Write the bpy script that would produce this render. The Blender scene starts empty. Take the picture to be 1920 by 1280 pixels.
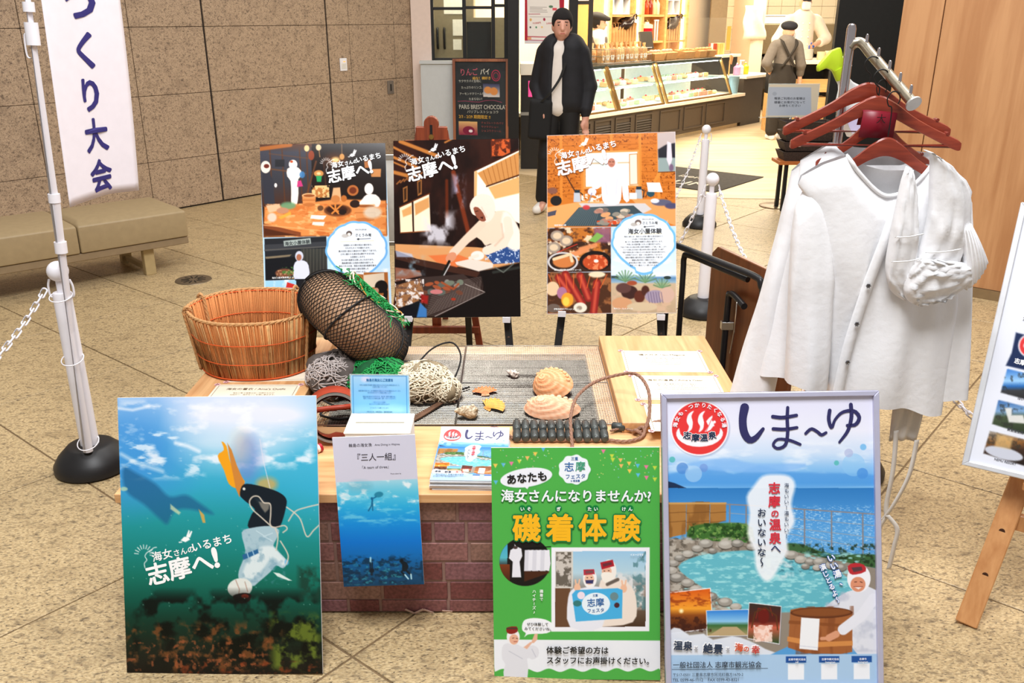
import bpy, bmesh, math, random
import numpy as np
from mathutils import Vector, Matrix, Euler
R = math.radians
random.seed(7)
scene = bpy.context.scene
COL = scene.collection
# ---------------------------------------------------------------- camera
cam_data = bpy.data.cameras.new('camera')
cam_data.sensor_width = 36.0
cam_data.lens = 36.0 * 1643.0 / 1920.0
cam_data.clip_end = 80
camera = bpy.data.objects.new('camera', cam_data)
COL.objects.link(camera)
camera.location = (0, 0, 1.65)
camera.rotation_euler = (R(90 - 20.43), 0, 0)
scene.camera = camera
# ---------------------------------------------------------------- light
scene.view_settings.view_transform = 'Standard'
scene.view_settings.look = 'None'
scene.view_settings.exposure = 0.0
scene.view_settings.gamma = 1.0
scene.view_settings.use_curve_mapping = False
world = bpy.data.worlds.new('hall_ambient')
scene.world = world
world.use_nodes = True
wb = world.node_tree.nodes['Background']
wb.inputs[0].default_value = (1.0, 0.95, 0.90, 1)
wb.inputs[1].default_value = 0.36
def area(name, loc, size, power, col=(1, 1, 1), target=None, shape='RECTANGLE', sy=None):
 d = bpy.data.lights.new(name, 'AREA')
 d.shape = shape
 d.size = size
 d.size_y = sy or size
 d.energy = power
 d.color = col
 o = bpy.data.objects.new(name, d)
 COL.objects.link(o)
 o.location = loc
 if target is not None:
  o.rotation_euler = (Vector(target) - Vector(loc)).to_track_quat('-Z', 'Y').to_euler()
 return o
# ceiling downlights of the hall, plus an added fill for the posters
area('hall_downlight', (-0.6, 4.6, 4.4), 1.6, 58, (1.0, 0.96, 0.92), (-0.5, 4.2, 0))
area('hall_downlight.001', (1.6, 3.9, 4.4), 1.2, 92, (0.97, 0.98, 1.0), (1.2, 3.4, 0))
area('poster_fill_light', (-0.2, 0.6, 5.0), 1.8, 290, (0.97, 0.98, 1.0), (0.0, 2.2, 0.5))  # added fill from the camera side, brightens the front-facing posters
area('hall_downlight.003', (-4.0, 5.0, 4.6), 1.4, 32, (1.0, 0.90, 0.80), (-3.6, 6.0, 0))
area('hall_downlight.004', (0.4, 7.6, 4.4), 1.6, 50, (1.0, 0.93, 0.84), (0.6, 7.4, 0))
area('hall_downlight.005', (4.2, 4.2, 4.2), 1.4, 42, (1.0, 0.93, 0.85), (3.0, 5.2, 1.0))
# warm lamps over the shop floor and its counters, plus an added window fill
area('shop_downlight', (3.6, 10.6, 3.2), 1.6, 240, (1.0, 0.84, 0.62), (3.4, 10.8, 0))
area('shop_downlight.001', (1.3, 13.2, 3.0), 2.0, 210, (1.0, 0.84, 0.60), (1.2, 13.4, 0))
area('shop_downlight.002', (4.4, 15.4, 3.0), 2.0, 190, (1.0, 0.86, 0.66), (4.4, 15.4, 0))
area('fridge_fill_light', (-0.55, 10.75, 2.7), .5, 30, (1.0, 0.86, 0.66), (-0.6, 11.2, 1.2))  # added fill behind the shop window so the refrigerator shows
# ---------------------------------------------------------------- helpers
def lin(c):
 if isinstance(c, str):
  c = tuple(int(c[i:i + 2], 16) for i in (0, 2, 4))
 out = []
 for x in c[:3]:
  x = x / 255.0
  out.append(x / 12.92 if x <= 0.04045 else ((x + 0.055) / 1.055) ** 2.4)
 return tuple(out)
MATS = {}
def mat(name, c=(200, 200, 200), rough=0.55, metal=0.0, var=0.06, scale=25.0, bump=0.0, bscale=150.0,
  emit=0.0, trans=0.0, alpha=1.0, coat=0.0, stretch=(1, 1, 1), sheen=0.0, ior=1.45):
 if name in MATS:
  return MATS[name]
 m = bpy.data.materials.new(name)
 m.use_nodes = True
 nt = m.node_tree
 b = nt.nodes['Principled BSDF']
 col = lin(c)
 tc = nt.nodes.new('ShaderNodeTexCoord')
 mp = nt.nodes.new('ShaderNodeMapping')
 mp.inputs['Scale'].default_value = stretch
 nt.links.new(tc.outputs['Object'], mp.inputs[0])
 nz = nt.nodes.new('ShaderNodeTexNoise')
 nz.inputs['Scale'].default_value = scale
 nz.inputs['Detail'].default_value = 3
 nt.links.new(mp.outputs[0], nz.inputs['Vector'])
 rp = nt.nodes.new('ShaderNodeValToRGB')
 rp.color_ramp.elements[0].position = 0.3
 rp.color_ramp.elements[1].position = 0.7
 rp.color_ramp.elements[0].color = tuple(max(0, x * (1 - var)) for x in col) + (1,)
 rp.color_ramp.elements[1].color = tuple(min(1, x * (1 + var)) for x in col) + (1,)
 nt.links.new(nz.outputs[0], rp.inputs[0])
 nt.links.new(rp.outputs[0], b.inputs['Base Color'])
 b.inputs['Roughness'].default_value = rough
 b.inputs['Metallic'].default_value = metal
 b.inputs['Transmission Weight'].default_value = trans
 b.inputs['Alpha'].default_value = alpha
 b.inputs['Coat Weight'].default_value = coat
 b.inputs['Sheen Weight'].default_value = sheen
 b.inputs['IOR'].default_value = ior
 if emit:
  nt.links.new(rp.outputs[0], b.inputs['Emission Color'])
  b.inputs['Emission Strength'].default_value = emit
 if bump:
  n2 = nt.nodes.new('ShaderNodeTexNoise')
  n2.inputs['Scale'].default_value = bscale
  n2.inputs['Detail'].default_value = 4
  nt.links.new(mp.outputs[0], n2.inputs['Vector'])
  bp = nt.nodes.new('ShaderNodeBump')
  bp.inputs['Strength'].default_value = bump
  bp.inputs['Distance'].default_value = 0.004
  nt.links.new(n2.outputs[0], bp.inputs['Height'])
  nt.links.new(bp.outputs[0], b.inputs['Normal'])
 MATS[name] = m
 return m
def granite(name, base, dark, light, fleck, s=1.0, rough=0.35, rot=50.5):
 """polished speckled stone, world-space so that slabs cut from it differ"""
 m = bpy.data.materials.new(name)
 m.use_nodes = True
 nt = m.node_tree
 L = nt.links.new
 b = nt.nodes['Principled BSDF']
 geo = nt.nodes.new('ShaderNodeNewGeometry')
 mp = nt.nodes.new('ShaderNodeMapping')
 mp.inputs['Rotation'].default_value = (0, 0, R(-rot))
 mp.inputs['Scale'].default_value = (s, s * 1.9, s * 1.9)
 L(geo.outputs['Position'], mp.inputs[0])
 def noise(sc, det, dist=0.0):
  n = nt.nodes.new('ShaderNodeTexNoise')
  n.inputs['Scale'].default_value = sc
  n.inputs['Detail'].default_value = det
  n.inputs['Distortion'].default_value = dist
  L(mp.outputs[0], n.inputs['Vector'])
  return n
 def ramp(src, p0, p1):
  r = nt.nodes.new('ShaderNodeMapRange')
  r.inputs[1].default_value = p0
  r.inputs[2].default_value = p1
  L(src.outputs[0], r.inputs[0])
  return r
 def mix(fac, a, c2):
  x = nt.nodes.new('ShaderNodeMix')
  x.data_type = 'RGBA'
  L(fac.outputs[0], x.inputs[0])
  if isinstance(a, tuple):
   x.inputs[6].default_value = a + (1,)
  else:
   L(a.outputs[2], x.inputs[6])
  x.inputs[7].default_value = c2 + (1,)
  return x
 a = mix(ramp(noise(95, 4), .40, .60), lin(base), lin(light))
 a = mix(ramp(noise(7, 3), .5, .9), a, tuple(.65 * x + .35 * y for x, y in zip(lin(base), lin(dark))))
 a = mix(ramp(noise(34, 5, .5), .52, .78), a, lin(dark))
 a = mix(ramp(noise(88, 4, .4), .55, .70), a, lin(dark))
 a = mix(ramp(noise(90, 2), .66, .74), a, lin(fleck))
 L(a.outputs[2], b.inputs['Base Color'])
 b.inputs['Roughness'].default_value = rough
 MATS[name] = m
 return m
def vcol_mat(name, rough=0.32):
 if name in MATS:
  return MATS[name]
 m = bpy.data.materials.new(name)
 m.use_nodes = True
 nt = m.node_tree
 b = nt.nodes['Principled BSDF']
 a = nt.nodes.new('ShaderNodeVertexColor')
 a.layer_name = 'print'
 nt.links.new(a.outputs[0], b.inputs['Base Color'])
 b.inputs['Roughness'].default_value = rough
 b.inputs['Specular IOR Level'].default_value = 0.25
 MATS[name] = m
 return m
def wood(name, light, dark, scale=1.0, axis=0, rough=0.45):
 if name in MATS:
  return MATS[name]
 m = bpy.data.materials.new(name)
 m.use_nodes = True
 nt = m.node_tree
 L = nt.links.new
 b = nt.nodes['Principled BSDF']
 tc = nt.nodes.new('ShaderNodeTexCoord')
 mp = nt.nodes.new('ShaderNodeMapping')
 st = [9.0, 9.0, 9.0]
 st[axis] = 0.7
 mp.inputs['Scale'].default_value = tuple(x * scale for x in st)
 L(tc.outputs['Object'], mp.inputs[0])
 n = nt.nodes.new('ShaderNodeTexNoise')
 n.inputs['Scale'].default_value = 2.0
 n.inputs['Detail'].default_value = 6
 n.inputs['Distortion'].default_value = 1.2
 L(mp.outputs[0], n.inputs['Vector'])
 w = nt.nodes.new('ShaderNodeTexNoise')
 w.inputs['Scale'].default_value = 11.0
 w.inputs['Detail'].default_value = 3
 L(mp.outputs[0], w.inputs['Vector'])
 ad = nt.nodes.new('ShaderNodeMath')
 ad.operation = 'MULTIPLY_ADD'
 L(w.outputs[0], ad.inputs[0])
 ad.inputs[1].default_value = 0.35
 L(n.outputs[0], ad.inputs[2])
 rp = nt.nodes.new('ShaderNodeValToRGB')
 rp.color_ramp.elements[0].position = 0.5
 rp.color_ramp.elements[1].position = 0.85
 rp.color_ramp.elements[0].color = lin(light) + (1,)
 rp.color_ramp.elements[1].color = lin(dark) + (1,)
 L(ad.outputs[0], rp.inputs[0])
 L(rp.outputs[0], b.inputs['Base Color'])
 b.inputs['Roughness'].default_value = rough
 MATS[name] = m
 return m
def tag(o, label=None, cat=None, group=None, kind=None):
 if label:
  o['label'] = label
 if cat:
  o['category'] = cat
 if group:
  o['group'] = group
 if kind:
  o['kind'] = kind
 return o
def thing(name, label, cat, loc=(0, 0, 0), rz=0.0, group=None, rot=None):
 o = bpy.data.objects.new(name, None)
 o.empty_display_size = 0.05
 COL.objects.link(o)
 o.location = loc
 o.rotation_euler = rot if rot is not None else (0, 0, rz)
 return tag(o, label, cat, group)
def copy_tree(o, parent=None):
 kids = list(o.children)
 c = o.copy()
 COL.objects.link(c)
 c.parent = parent
 for ch in kids:
  copy_tree(ch, c)
 return c
def frame_of(p0, p1):
 d = (Vector(p1) - Vector(p0))
 d.normalize()
 a = Vector((0, 0, 1)) if abs(d.z) < 0.9 else Vector((1, 0, 0))
 x = d.cross(a).normalized()
 return x, x.cross(d).normalized(), d
def smooth_path(pts, n=6, closed=False):
 P = [np.array(p, float) for p in pts]
 m = len(P)
 out = []
 rng = range(m) if closed else range(m - 1)
 for i in rng:
  if closed:
   a, b, c, d = P[(i - 1) % m], P[i], P[(i + 1) % m], P[(i + 2) % m]
  else:
   a, b, c, d = P[max(i - 1, 0)], P[i], P[i + 1], P[min(i + 2, m - 1)]
  for k in range(n):
   t = k / n
   out.append(0.5 * ((2 * b) + (c - a) * t + (2 * a - 5 * b + 4 * c - d) * t * t + (3 * b - a - 3 * c + d) * t ** 3))
 if not closed:
  out.append(P[-1])
 return out
class MB:
 """collects shapes; build() links them as ONE mesh object"""
 def __init__(s):
  s.v = []
  s.f = []
 def add(s, vs, fs, M=None):
  o = len(s.v)
  if M is not None:
   vs = [M @ Vector(v) for v in vs]
  s.v += [tuple(float(q) for q in v) for v in vs]
  s.f += [tuple(i + o for i in f) for f in fs]
  return s
 def box(s, c, d, rot=None):
  x, y, z = d[0] / 2, d[1] / 2, d[2] / 2
  vs = [(i, j, k) for i in (-x, x) for j in (-y, y) for k in (-z, z)]
  M = Matrix.Translation(c)
  if rot is not None:
   M = M @ Euler(rot).to_matrix().to_4x4()
  return s.add(vs, [(0, 1, 3, 2), (4, 6, 7, 5), (0, 4, 5, 1), (2, 3, 7, 6), (0, 2, 6, 4), (1, 5, 7, 3)], M)
 def b2(s, lo, hi):
  return s.box([(a + b) / 2 for a, b in zip(lo, hi)], [b - a for a, b in zip(lo, hi)])
 def bar(s, p0, p1, w, t, up=(0, 0, 1)):
  p0, p1 = Vector(p0), Vector(p1)
  d = (p1 - p0).normalized()
  x = d.cross(Vector(up)).normalized()
  y = x.cross(d)
  vs = []
  for p in (p0, p1):
   for a, b in ((-1, -1), (1, -1), (1, 1), (-1, 1)):
    vs.append(p + x * a * w / 2 + y * b * t / 2)
  return s.add(vs, [(3, 2, 1, 0), (4, 5, 6, 7), (0, 1, 5, 4), (1, 2, 6, 5), (2, 3, 7, 6), (3, 0, 4, 7)])
 def cyl(s, p0, p1, r0, r1=None, n=16, caps=True):
  r1 = r0 if r1 is None else r1
  x, y, d = frame_of(p0, p1)
  vs = []
  for p, r in ((Vector(p0), r0), (Vector(p1), r1)):
   for k in range(n):
    a = 2 * math.pi * k / n
    vs.append(p + x * r * math.cos(a) + y * r * math.sin(a))
  fs = [(k, (k + 1) % n, n + (k + 1) % n, n + k) for k in range(n)]
  if caps:
   fs += [tuple(range(n - 1, -1, -1)), tuple(range(n, 2 * n))]
  return s.add(vs, fs)
 def tube(s, pts, r, n=8, closed=False, caps=True):
  P = [Vector(p) for p in pts]
  m = len(P)
  rr = r if isinstance(r, (list, tuple)) else [r] * m
  vs = []
  prev = None
  for i in range(m):
   if closed:
    d = P[(i + 1) % m] - P[(i - 1) % m]
   else:
    d = P[min(i + 1, m - 1)] - P[max(i - 1, 0)]
   if d.length < 1e-9:
    d = Vector((0, 0, 1))
   d.normalize()
   if prev is None:
    x, y, _ = frame_of((0, 0, 0), d)
   else:
    x = prev - d * prev.dot(d)
    if x.length < 1e-6:
     x, y, _ = frame_of((0, 0, 0), d)
    x.normalize()
    y = d.cross(x)
   prev = x
   for k in range(n):
    a = 2 * math.pi * k / n
    vs.append(P[i] + (x * math.cos(a) + y * math.sin(a)) * rr[i])
  fs = []
  for i in range(m if closed else m - 1):
   j = (i + 1) % m
   fs += [(i * n + k, i * n + (k + 1) % n, j * n + (k + 1) % n, j * n + k) for k in range(n)]
  if not closed and caps:
   fs += [tuple(range(n - 1, -1, -1)), tuple((m - 1) * n + k for k in range(n))]
  return s.add(vs, fs)
 def lathe(s, prof, n=24, M=None, sx=1.0, sy=1.0):
  vs = []
  for r, z in prof:
   for k in range(n):
    a = 2 * math.pi * k / n
    vs.append((r * math.cos(a) * sx, r * math.sin(a) * sy, z))
  fs = []
  for i in range(len(prof) - 1):
   fs += [(i * n + k, i * n + (k + 1) % n, (i + 1) * n + (k + 1) % n, (i + 1) * n + k) for k in range(n)]
  fs += [tuple(range(n - 1, -1, -1)), tuple((len(prof) - 1) * n + k for k in range(n))]
  return s.add(vs, fs, M)
 def sphere(s, c, r, n=16, sc=(1, 1, 1)):
  prof = [(max(1e-4, r * math.sin(math.pi * i / n)), -r * math.cos(math.pi * i / n)) for i in range(n + 1)]
  return s.lathe(prof, n * 2, Matrix.Translation(c) @ Matrix.Diagonal((sc[0], sc[1], sc[2], 1)))
 def loft(s, rings, closed=True, caps=False):
  n = len(rings[0])
  vs = [v for r in rings for v in r]
  fs = []
  for i in range(len(rings) - 1):
   for k in range(n if closed else n - 1):
    l = (k + 1) % n
    fs.append((i * n + k, i * n + l, (i + 1) * n + l, (i + 1) * n + k))
  if caps:
   fs += [tuple(range(n - 1, -1, -1)), tuple((len(rings) - 1) * n + k for k in range(n))]
  return s.add(vs, fs)
 def prism(s, poly, y0, y1):
  """outline given in x,z, thickness along y"""
  n = len(poly)
  vs = [(p[0], y0, p[1]) for p in poly] + [(p[0], y1, p[1]) for p in poly]
  fs = [tuple(range(n)), tuple(range(2 * n - 1, n - 1, -1))]
  fs += [(k, n + k, n + (k + 1) % n, (k + 1) % n) for k in range(n)]
  return s.add(vs, fs)
 def mesh(s, name, bevel=0.0, seg=1, thick=0.0, weld=False):
  me = bpy.data.meshes.new(name)
  me.from_pydata(s.v, [], s.f)
  bm = bmesh.new()
  bm.from_mesh(me)
  if weld:
   bmesh.ops.remove_doubles(bm, verts=bm.verts, dist=1e-5)
  bmesh.ops.recalc_face_normals(bm, faces=bm.faces)
  if thick:
   bmesh.ops.solidify(bm, geom=bm.faces[:], thickness=thick)
  if bevel:
   es = [e for e in bm.edges if len(e.link_faces) == 2 and e.calc_face_angle(0) > 0.6]
   bmesh.ops.bevel(bm, geom=es, offset=bevel, segments=seg, profile=0.6, affect='EDGES', clamp_overlap=True)
  bm.to_mesh(me)
  bm.free()
  return me
 def build(s, name, m, parent=None, smooth=None, bevel=0.0, seg=1, thick=0.0, loc=None, rot=None, weld=False):
  me = s.mesh(name, bevel, seg, thick, weld)
  return link(name, me, m, parent, smooth, loc, rot)
def link(name, me, m, parent=None, smooth=None, loc=None, rot=None):
 me.materials.append(m)
 if smooth:
  me.polygons.foreach_set('use_smooth', [True] * len(me.polygons))
  if smooth is not True:
   me.set_sharp_from_angle(angle=R(smooth))
 o = bpy.data.objects.new(name, me)
 COL.objects.link(o)
 if parent is not None:
  o.parent = parent
 if loc is not None:
  o.location = loc
 if rot is not None:
  o.rotation_euler = rot
 return o
# ---- smooth solids from blended primitives (surface nets)
def blend_solid(prims, k=0.02, res=0.01):
 """prims: ('c', a, b, ra, rb) tapered capsule, ('e', centre, radii[, euler]) ellipsoid, ('b', centre, half, round[, euler])
 a leading '-' cuts away"""
 lo = np.array([1e9] * 3)
 hi = -lo
 for p in prims:
  t = p[0].lstrip('-')
  if p[0][0] == '-':
   continue
  if t == 'c':
   r = max(p[3], p[4])
   pts = [np.array(p[1]) - r, np.array(p[1]) + r, np.array(p[2]) - r, np.array(p[2]) + r]
  else:
   r = np.linalg.norm(p[2]) if len(p) > (4 if t == 'b' else 3) else np.array(p[2])
   pts = [np.array(p[1]) - r, np.array(p[1]) + r]
  for q in pts:
   lo = np.minimum(lo, q)
   hi = np.maximum(hi, q)
 lo -= 3 * res
 hi += 3 * res
 n = np.ceil((hi - lo) / res).astype(int) + 1
 ax = [lo[i] + res * np.arange(n[i]) for i in range(3)]
 D = np.full(tuple(n), 1.0, dtype=np.float32)
 for p in prims:
  t = p[0].lstrip('-')
  if t == 'c':
   r = max(p[3], p[4])
   a, b = np.array(p[1], float), np.array(p[2], float)
   bl, bh = np.minimum(a, b) - r, np.maximum(a, b) + r
  else:
   c = np.array(p[1], float)
   rr = np.array(p[2], float)
   has = len(p) > (4 if t == 'b' else 3)
   r = np.full(3, np.linalg.norm(rr)) if has else rr
   bl, bh = c - r, c + r
  mg = 2.5 * k + 3 * res
  i0 = np.maximum(np.floor((bl - mg - lo) / res).astype(int), 0)
  i1 = np.minimum(np.ceil((bh + mg - lo) / res).astype(int) + 1, n)
  if np.any(i1 <= i0):
   continue
  X, Y, Z = np.meshgrid(*[ax[i][i0[i]:i1[i]] for i in range(3)], indexing='ij', sparse=False)
  Q = np.stack([X, Y, Z], -1).astype(np.float32)
  if t == 'c':
   ba = b - a
   h = np.clip(((Q - a) @ ba) / max(ba @ ba, 1e-12), 0, 1)
   d = np.linalg.norm(Q - a - h[..., None] * ba, axis=-1) - (p[3] + (p[4] - p[3]) * h)
  else:
   q = Q - c
   if has:
    q = q @ np.array(Euler(p[-1]).to_matrix())
   if t == 'e':
    k0 = np.linalg.norm(q / rr, axis=-1)
    k1 = np.linalg.norm(q / (rr * rr), axis=-1)
    d = k0 * (k0 - 1.0) / np.maximum(k1, 1e-9)
   else:
    q = np.abs(q) - (rr - p[3])
    d = np.linalg.norm(np.maximum(q, 0), axis=-1) + np.minimum(q.max(-1), 0) - p[3]
  sl = tuple(slice(i0[i], i1[i]) for i in range(3))
  e = D[sl]
  if p[0][0] == '-':
   h = np.clip(0.5 - 0.5 * (e + d) / k, 0, 1)
   D[sl] = e * (1 - h) - d * h + k * h * (1 - h)
  else:
   h = np.clip(0.5 + 0.5 * (e - d) / k, 0, 1)
   D[sl] = e * (1 - h) + d * h - k * h * (1 - h)
 return nets(D, lo, res)
def nets(D, lo, res):
 S = D < 0
 n = D.shape
 m = [x - 1 for x in n]
 acc = np.zeros(tuple(m) + (3,), np.float32)
 cnt = np.zeros(tuple(m), np.float32)
 cor = [(i, j, k) for i in (0, 1) for j in (0, 1) for k in (0, 1)]
 def view(A, c):
  return A[c[0]:c[0] + m[0], c[1]:c[1] + m[1], c[2]:c[2] + m[2]]
 for a in cor:
  for d in range(3):
   if a[d]:
    continue
   b = list(a)
   b[d] = 1
   x = view(S, a) != view(S, b)
   da, db = view(D, a), view(D, b)
   t = np.where(x, da / np.where(x, da - db, 1), 0)
   for q in range(3):
    acc[..., q] += np.where(x, a[q] + (t if q == d else 0), 0)
   cnt += x
 cell = cnt > 0
 idx = -np.ones(tuple(m), int)
 idx[cell] = np.arange(cell.sum())
 base = np.stack(np.meshgrid(*[np.arange(q) for q in m], indexing='ij'), -1)[cell]
 V = lo + res * (base + acc[cell] / cnt[cell][:, None])
 F = []
 for d in range(3):
  e1, e2 = (d + 1) % 3, (d + 2) % 3
  sl0 = [slice(0, n[q]) for q in range(3)]
  sl1 = list(sl0)
  sl0[d] = slice(0, n[d] - 1)
  sl1[d] = slice(1, n[d])
  A, B = S[tuple(sl0)], S[tuple(sl1)]
  P = np.argwhere(A != B)
  P = P[(P[:, e1] > 0) & (P[:, e2] > 0) & (P[:, e1] < m[e1]) & (P[:, e2] < m[e2])]
  fl = A[tuple(P.T)]
  q = []
  for o1, o2 in ((0, 0), (1, 0), (1, 1), (0, 1)):
   T = P.copy()
   T[:, e1] -= o1
   T[:, e2] -= o2
   q.append(idx[tuple(T.T)])
  q = np.stack(q, 1)
  q[~fl] = q[~fl][:, ::-1]
  F.append(q)
 return V, np.concatenate(F)
def solid_obj(name, prims, m, parent=None, k=0.02, res=0.01, loc=None):
 V, F = blend_solid(prims, k, res)
 me = bpy.data.meshes.new(name)
 me.from_pydata(V.tolist(), [], F[:, ::-1].tolist())
 bm = bmesh.new()
 bm.from_mesh(me)
 bmesh.ops.recalc_face_normals(bm, faces=bm.faces)
 bm.to_mesh(me)
 bm.free()
 return link(name, me, m, parent, True, loc)
# ---- lettering: outlines from the built-in font turned into flat meshes
TXT = bpy.data.scenes.new('lettering_workshop')
TXC = bpy.data.curves.new('glyphs', 'FONT')
TXO = bpy.data.objects.new('glyphs', TXC)
TXT.collection.objects.link(TXO)
GLYPH = {}
def glyph(body):
 if body in GLYPH:
  return GLYPH[body]
 TXC.body = body
 TXC.resolution_u = 3
 vl = TXT.view_layers[0]
 vl.update()
 me = bpy.data.meshes.new_from_object(TXO.evaluated_get(vl.depsgraph))
 vs = [(v.co.x, v.co.y) for v in me.vertices]
 fs = [tuple(p.vertices) for p in me.polygons]
 bpy.data.meshes.remove(me)
 w = max([x for x, y in vs], default=0.5)
 GLYPH[body] = (vs, fs, w)
 return GLYPH[body]
def fatten(V, F, r):
 """heavier strokes: the outline printed again around itself"""
 n = 4 if r < .02 else 8
 off = [(0, 0)] + [(r * math.cos(2 * math.pi * k / n), r * math.sin(2 * math.pi * k / n)) for k in range(n)]
 W, G = [], []
 for k, (dx, dy) in enumerate(off):
  o = len(W)
  W += [(p[0] + dx, p[1] + dy, k) for p in V]
  G += [tuple(i + o for i in f) for f in F]
 return W, G
def text_geo(body, size, bold=0.0, align='L', vertical=False, sx=1.0, gap=1.08):
 """vertices (x right, y up) and faces of a line of lettering; y = 0 is the baseline (top for vertical)"""
 V, F = [], []
 if vertical:
  y = 0
  for ch in body:
   if ch == ' ':
    y -= size * 0.5
    continue
   vs, fs, w = glyph(ch)
   if bold:
    vs, fs = fatten(vs, fs, bold)
   o = len(V)
   vs = [tuple(q) + (0,) if len(q) == 2 else q for q in vs]
   xm = (min(q[0] for q in vs) + max(q[0] for q in vs)) / 2 if vs else 0
   if ch in 'ー～〜':
    V += [(-(yy - .38) * size * sx, y - size * (.5 + (xx - xm)), k) for xx, yy, k in vs]
   else:
    V += [((xx - xm) * size * sx, y - size * .86 + yy * size, k) for xx, yy, k in vs]
   F += [tuple(i + o for i in f) for f in fs]
   y -= size * gap
  return V, F
 vs, fs, w = glyph(body)
 if bold:
  vs, fs = fatten(vs, fs, bold)
 off = {'L': 0, 'C': -w / 2, 'R': -w}[align]
 return [((q[0] + off) * size * sx, q[1] * size, q[2] if len(q) > 2 else 0) for q in vs], list(fs)
# ---------------------------------------------------------------- setting
AX = R(39.5)                                   # the building's axes against the view
U = np.array((math.sin(AX), math.cos(AX)))
V_ = np.array((-math.cos(AX), math.sin(AX)))
RZ = R(90 - 39.5)
def uvw(a, b, z=0.0):
 p = U * a + V_ * b
 return (p[0], p[1], z)
M_FLOOR = granite('floor_granite', (174, 149, 108), (78, 65, 50), (203, 180, 138), (116, 82, 60), 1.0, 0.42)
M_WALL = granite('wall_granite', (168, 144, 118), (80, 64, 52), (188, 163, 136), (110, 70, 52), .8, 0.55)
M_GROUT = mat('grout', (120, 98, 70), .9, var=.15)
M_BLACK = mat('black_paint', (18, 17, 16), .5, var=.1)
M_WHITE = mat('white_plastic', (238, 238, 242), .4, var=.01)
M_CREAM = mat('cream_plaster', (238, 218, 190), .8, var=.03)
M_STEEL = mat('brushed_steel', (190, 188, 184), .3, metal=1.0, var=.05)
M_DARK = mat('dark_cabinet_paint', (72, 62, 52), .5, var=.05)
M_GLASS = mat('clear_glass', (250, 255, 255), .02, var=0, trans=1.0, ior=1.1)
M_RED = mat('red_print', (196, 22, 44), .5, var=.04)
M_KRAFT = mat('kraft_paper', (196, 146, 92), .8, var=.1)
M_SKIN = mat('skin', (226, 172, 140), .5, var=.04)
fl = MB()
fl.b2((-9, -2.5, -.05), (9, 19, -.004))
floor = tag(fl.build('floor', M_GROUT), kind='structure')
TU, TV = 0.695, 0.832
tile_me = MB().box((0, 0, -.01), (TU - .007, TV - .007, .02)).mesh('floor_tile', bevel=.0015)
tile_me.materials.append(M_FLOOR)
def on_screen(p, mg=1.25):
 d = Vector(p) - Vector((0, 0, 1.65))
 cp, sp = math.cos(R(20.43)), math.sin(R(20.43))
 dep = d.y * cp - d.z * sp
 up = d.y * sp + d.z * cp
 return dep > .3 and abs(d.x / dep) < .584 * mg and abs(up / dep) < .39 * mg
for i in range(-3, 22):
 for j in range(-9, 16):
  a, b = 1.228 + (i + .5) * TU, 1.58 + (j + .5) * TV
  p = uvw(a, b)
  if any(on_screen(uvw(a + x * TU / 2, b + y * TV / 2)) for x in (-1, 0, 1) for y in (-1, 0, 1)) and p[1] < 10.6 and p[1] > .3:
   if p[1] - 8.38 > -(p[0] - 1.9) * .9 + 1.2 and p[0] > -.2:
    continue
   o = bpy.data.objects.new('floor_tile', tile_me)
   COL.objects.link(o)
   o.location = p
   o.rotation_euler = (0, 0, RZ)
   o.parent = floor
M_SHOPFLOOR = wood('pale_shop_floor', (228, 206, 170), (196, 170, 130), .5, 0, .35)
sf = MB()
pl = [(0, 9.80), (1.6, 8.40), (2.9, 8.28), (7.5, 8.28), (7.5, 18.4), (-3, 18.4), (-3, 9.9)]
sf.add([(x, y, .005) for x, y in pl] + [(x, y, -.003) for x, y in pl],
  [tuple(range(7)), tuple(range(13, 6, -1))] + [(k, (k + 1) % 7, 7 + (k + 1) % 7, 7 + k) for k in range(7)])
tag(sf.build('floor', M_SHOPFLOOR), kind='structure')
# stone wall on the left, built of slabs
W0 = np.array((-2.727, 8.22))
def wl(s, z, d=0.0):
 p = W0 + U * s - V_ * d
 return (p[0], p[1], z)
wall = thing('wall_left', None, None, wl(0, 0), RZ)
tag(wall, kind='structure')
MB().b2((-4.2, .012, 0), (2.6, .2, 3.0)).build('backing', mat('joint_shadow', (44, 36, 30), .9), wall)
zs = [.012, .443, .999, 1.555, 2.11, 2.67]
ss = [-4.1, -3.2, -2.45, -1.55, -.69, .005, 1.381, 1.668, 2.292, 2.58]
for a, b in zip(ss, ss[1:]):
 g0 = .010 if a in (.005, 1.381) else .003
 g1 = .010 if b in (.005, 1.381) else .003
 for c, d in zip(zs, zs[1:]):
  MB().b2((a + g0, 0, c + .002), (b - g1, .03, d - .002)).build('stone_slab', M_WALL, wall, bevel=.002)
sw = thing('wall_switch', 'small white wall plate with an orange lamp on the stone wall', 'wall plate', wl(1.56, 1.11, .004), RZ)
MB().b2((-.045, -.008, 0), (.045, .004, .125)).build('plate', M_WHITE, sw, bevel=.003)
MB().b2((-.006, -.010, .088), (.022, -.007, .095)).build('pilot_lamp', mat('orange_lamp', (255, 140, 40), .4, emit=2.), sw)
MB().b2((-.032, -.0095, .02), (.032, -.0075, .075)).build('rocker', mat('off_white', (222, 220, 212), .5), sw, bevel=.001)
ks = thing('key_switch', 'grey metal plate with a black slot on the stone wall beside the shop', 'wall plate', wl(2.2, .84, .004), RZ)
MB().b2((-.045, -.008, 0), (.045, .004, .14)).build('plate', mat('grey_plate', (128, 118, 108), .5, metal=.4), ks, bevel=.003)
MB().b2((-.008, -.010, .035), (.008, -.007, .105)).build('slot', M_BLACK, ks)
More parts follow.
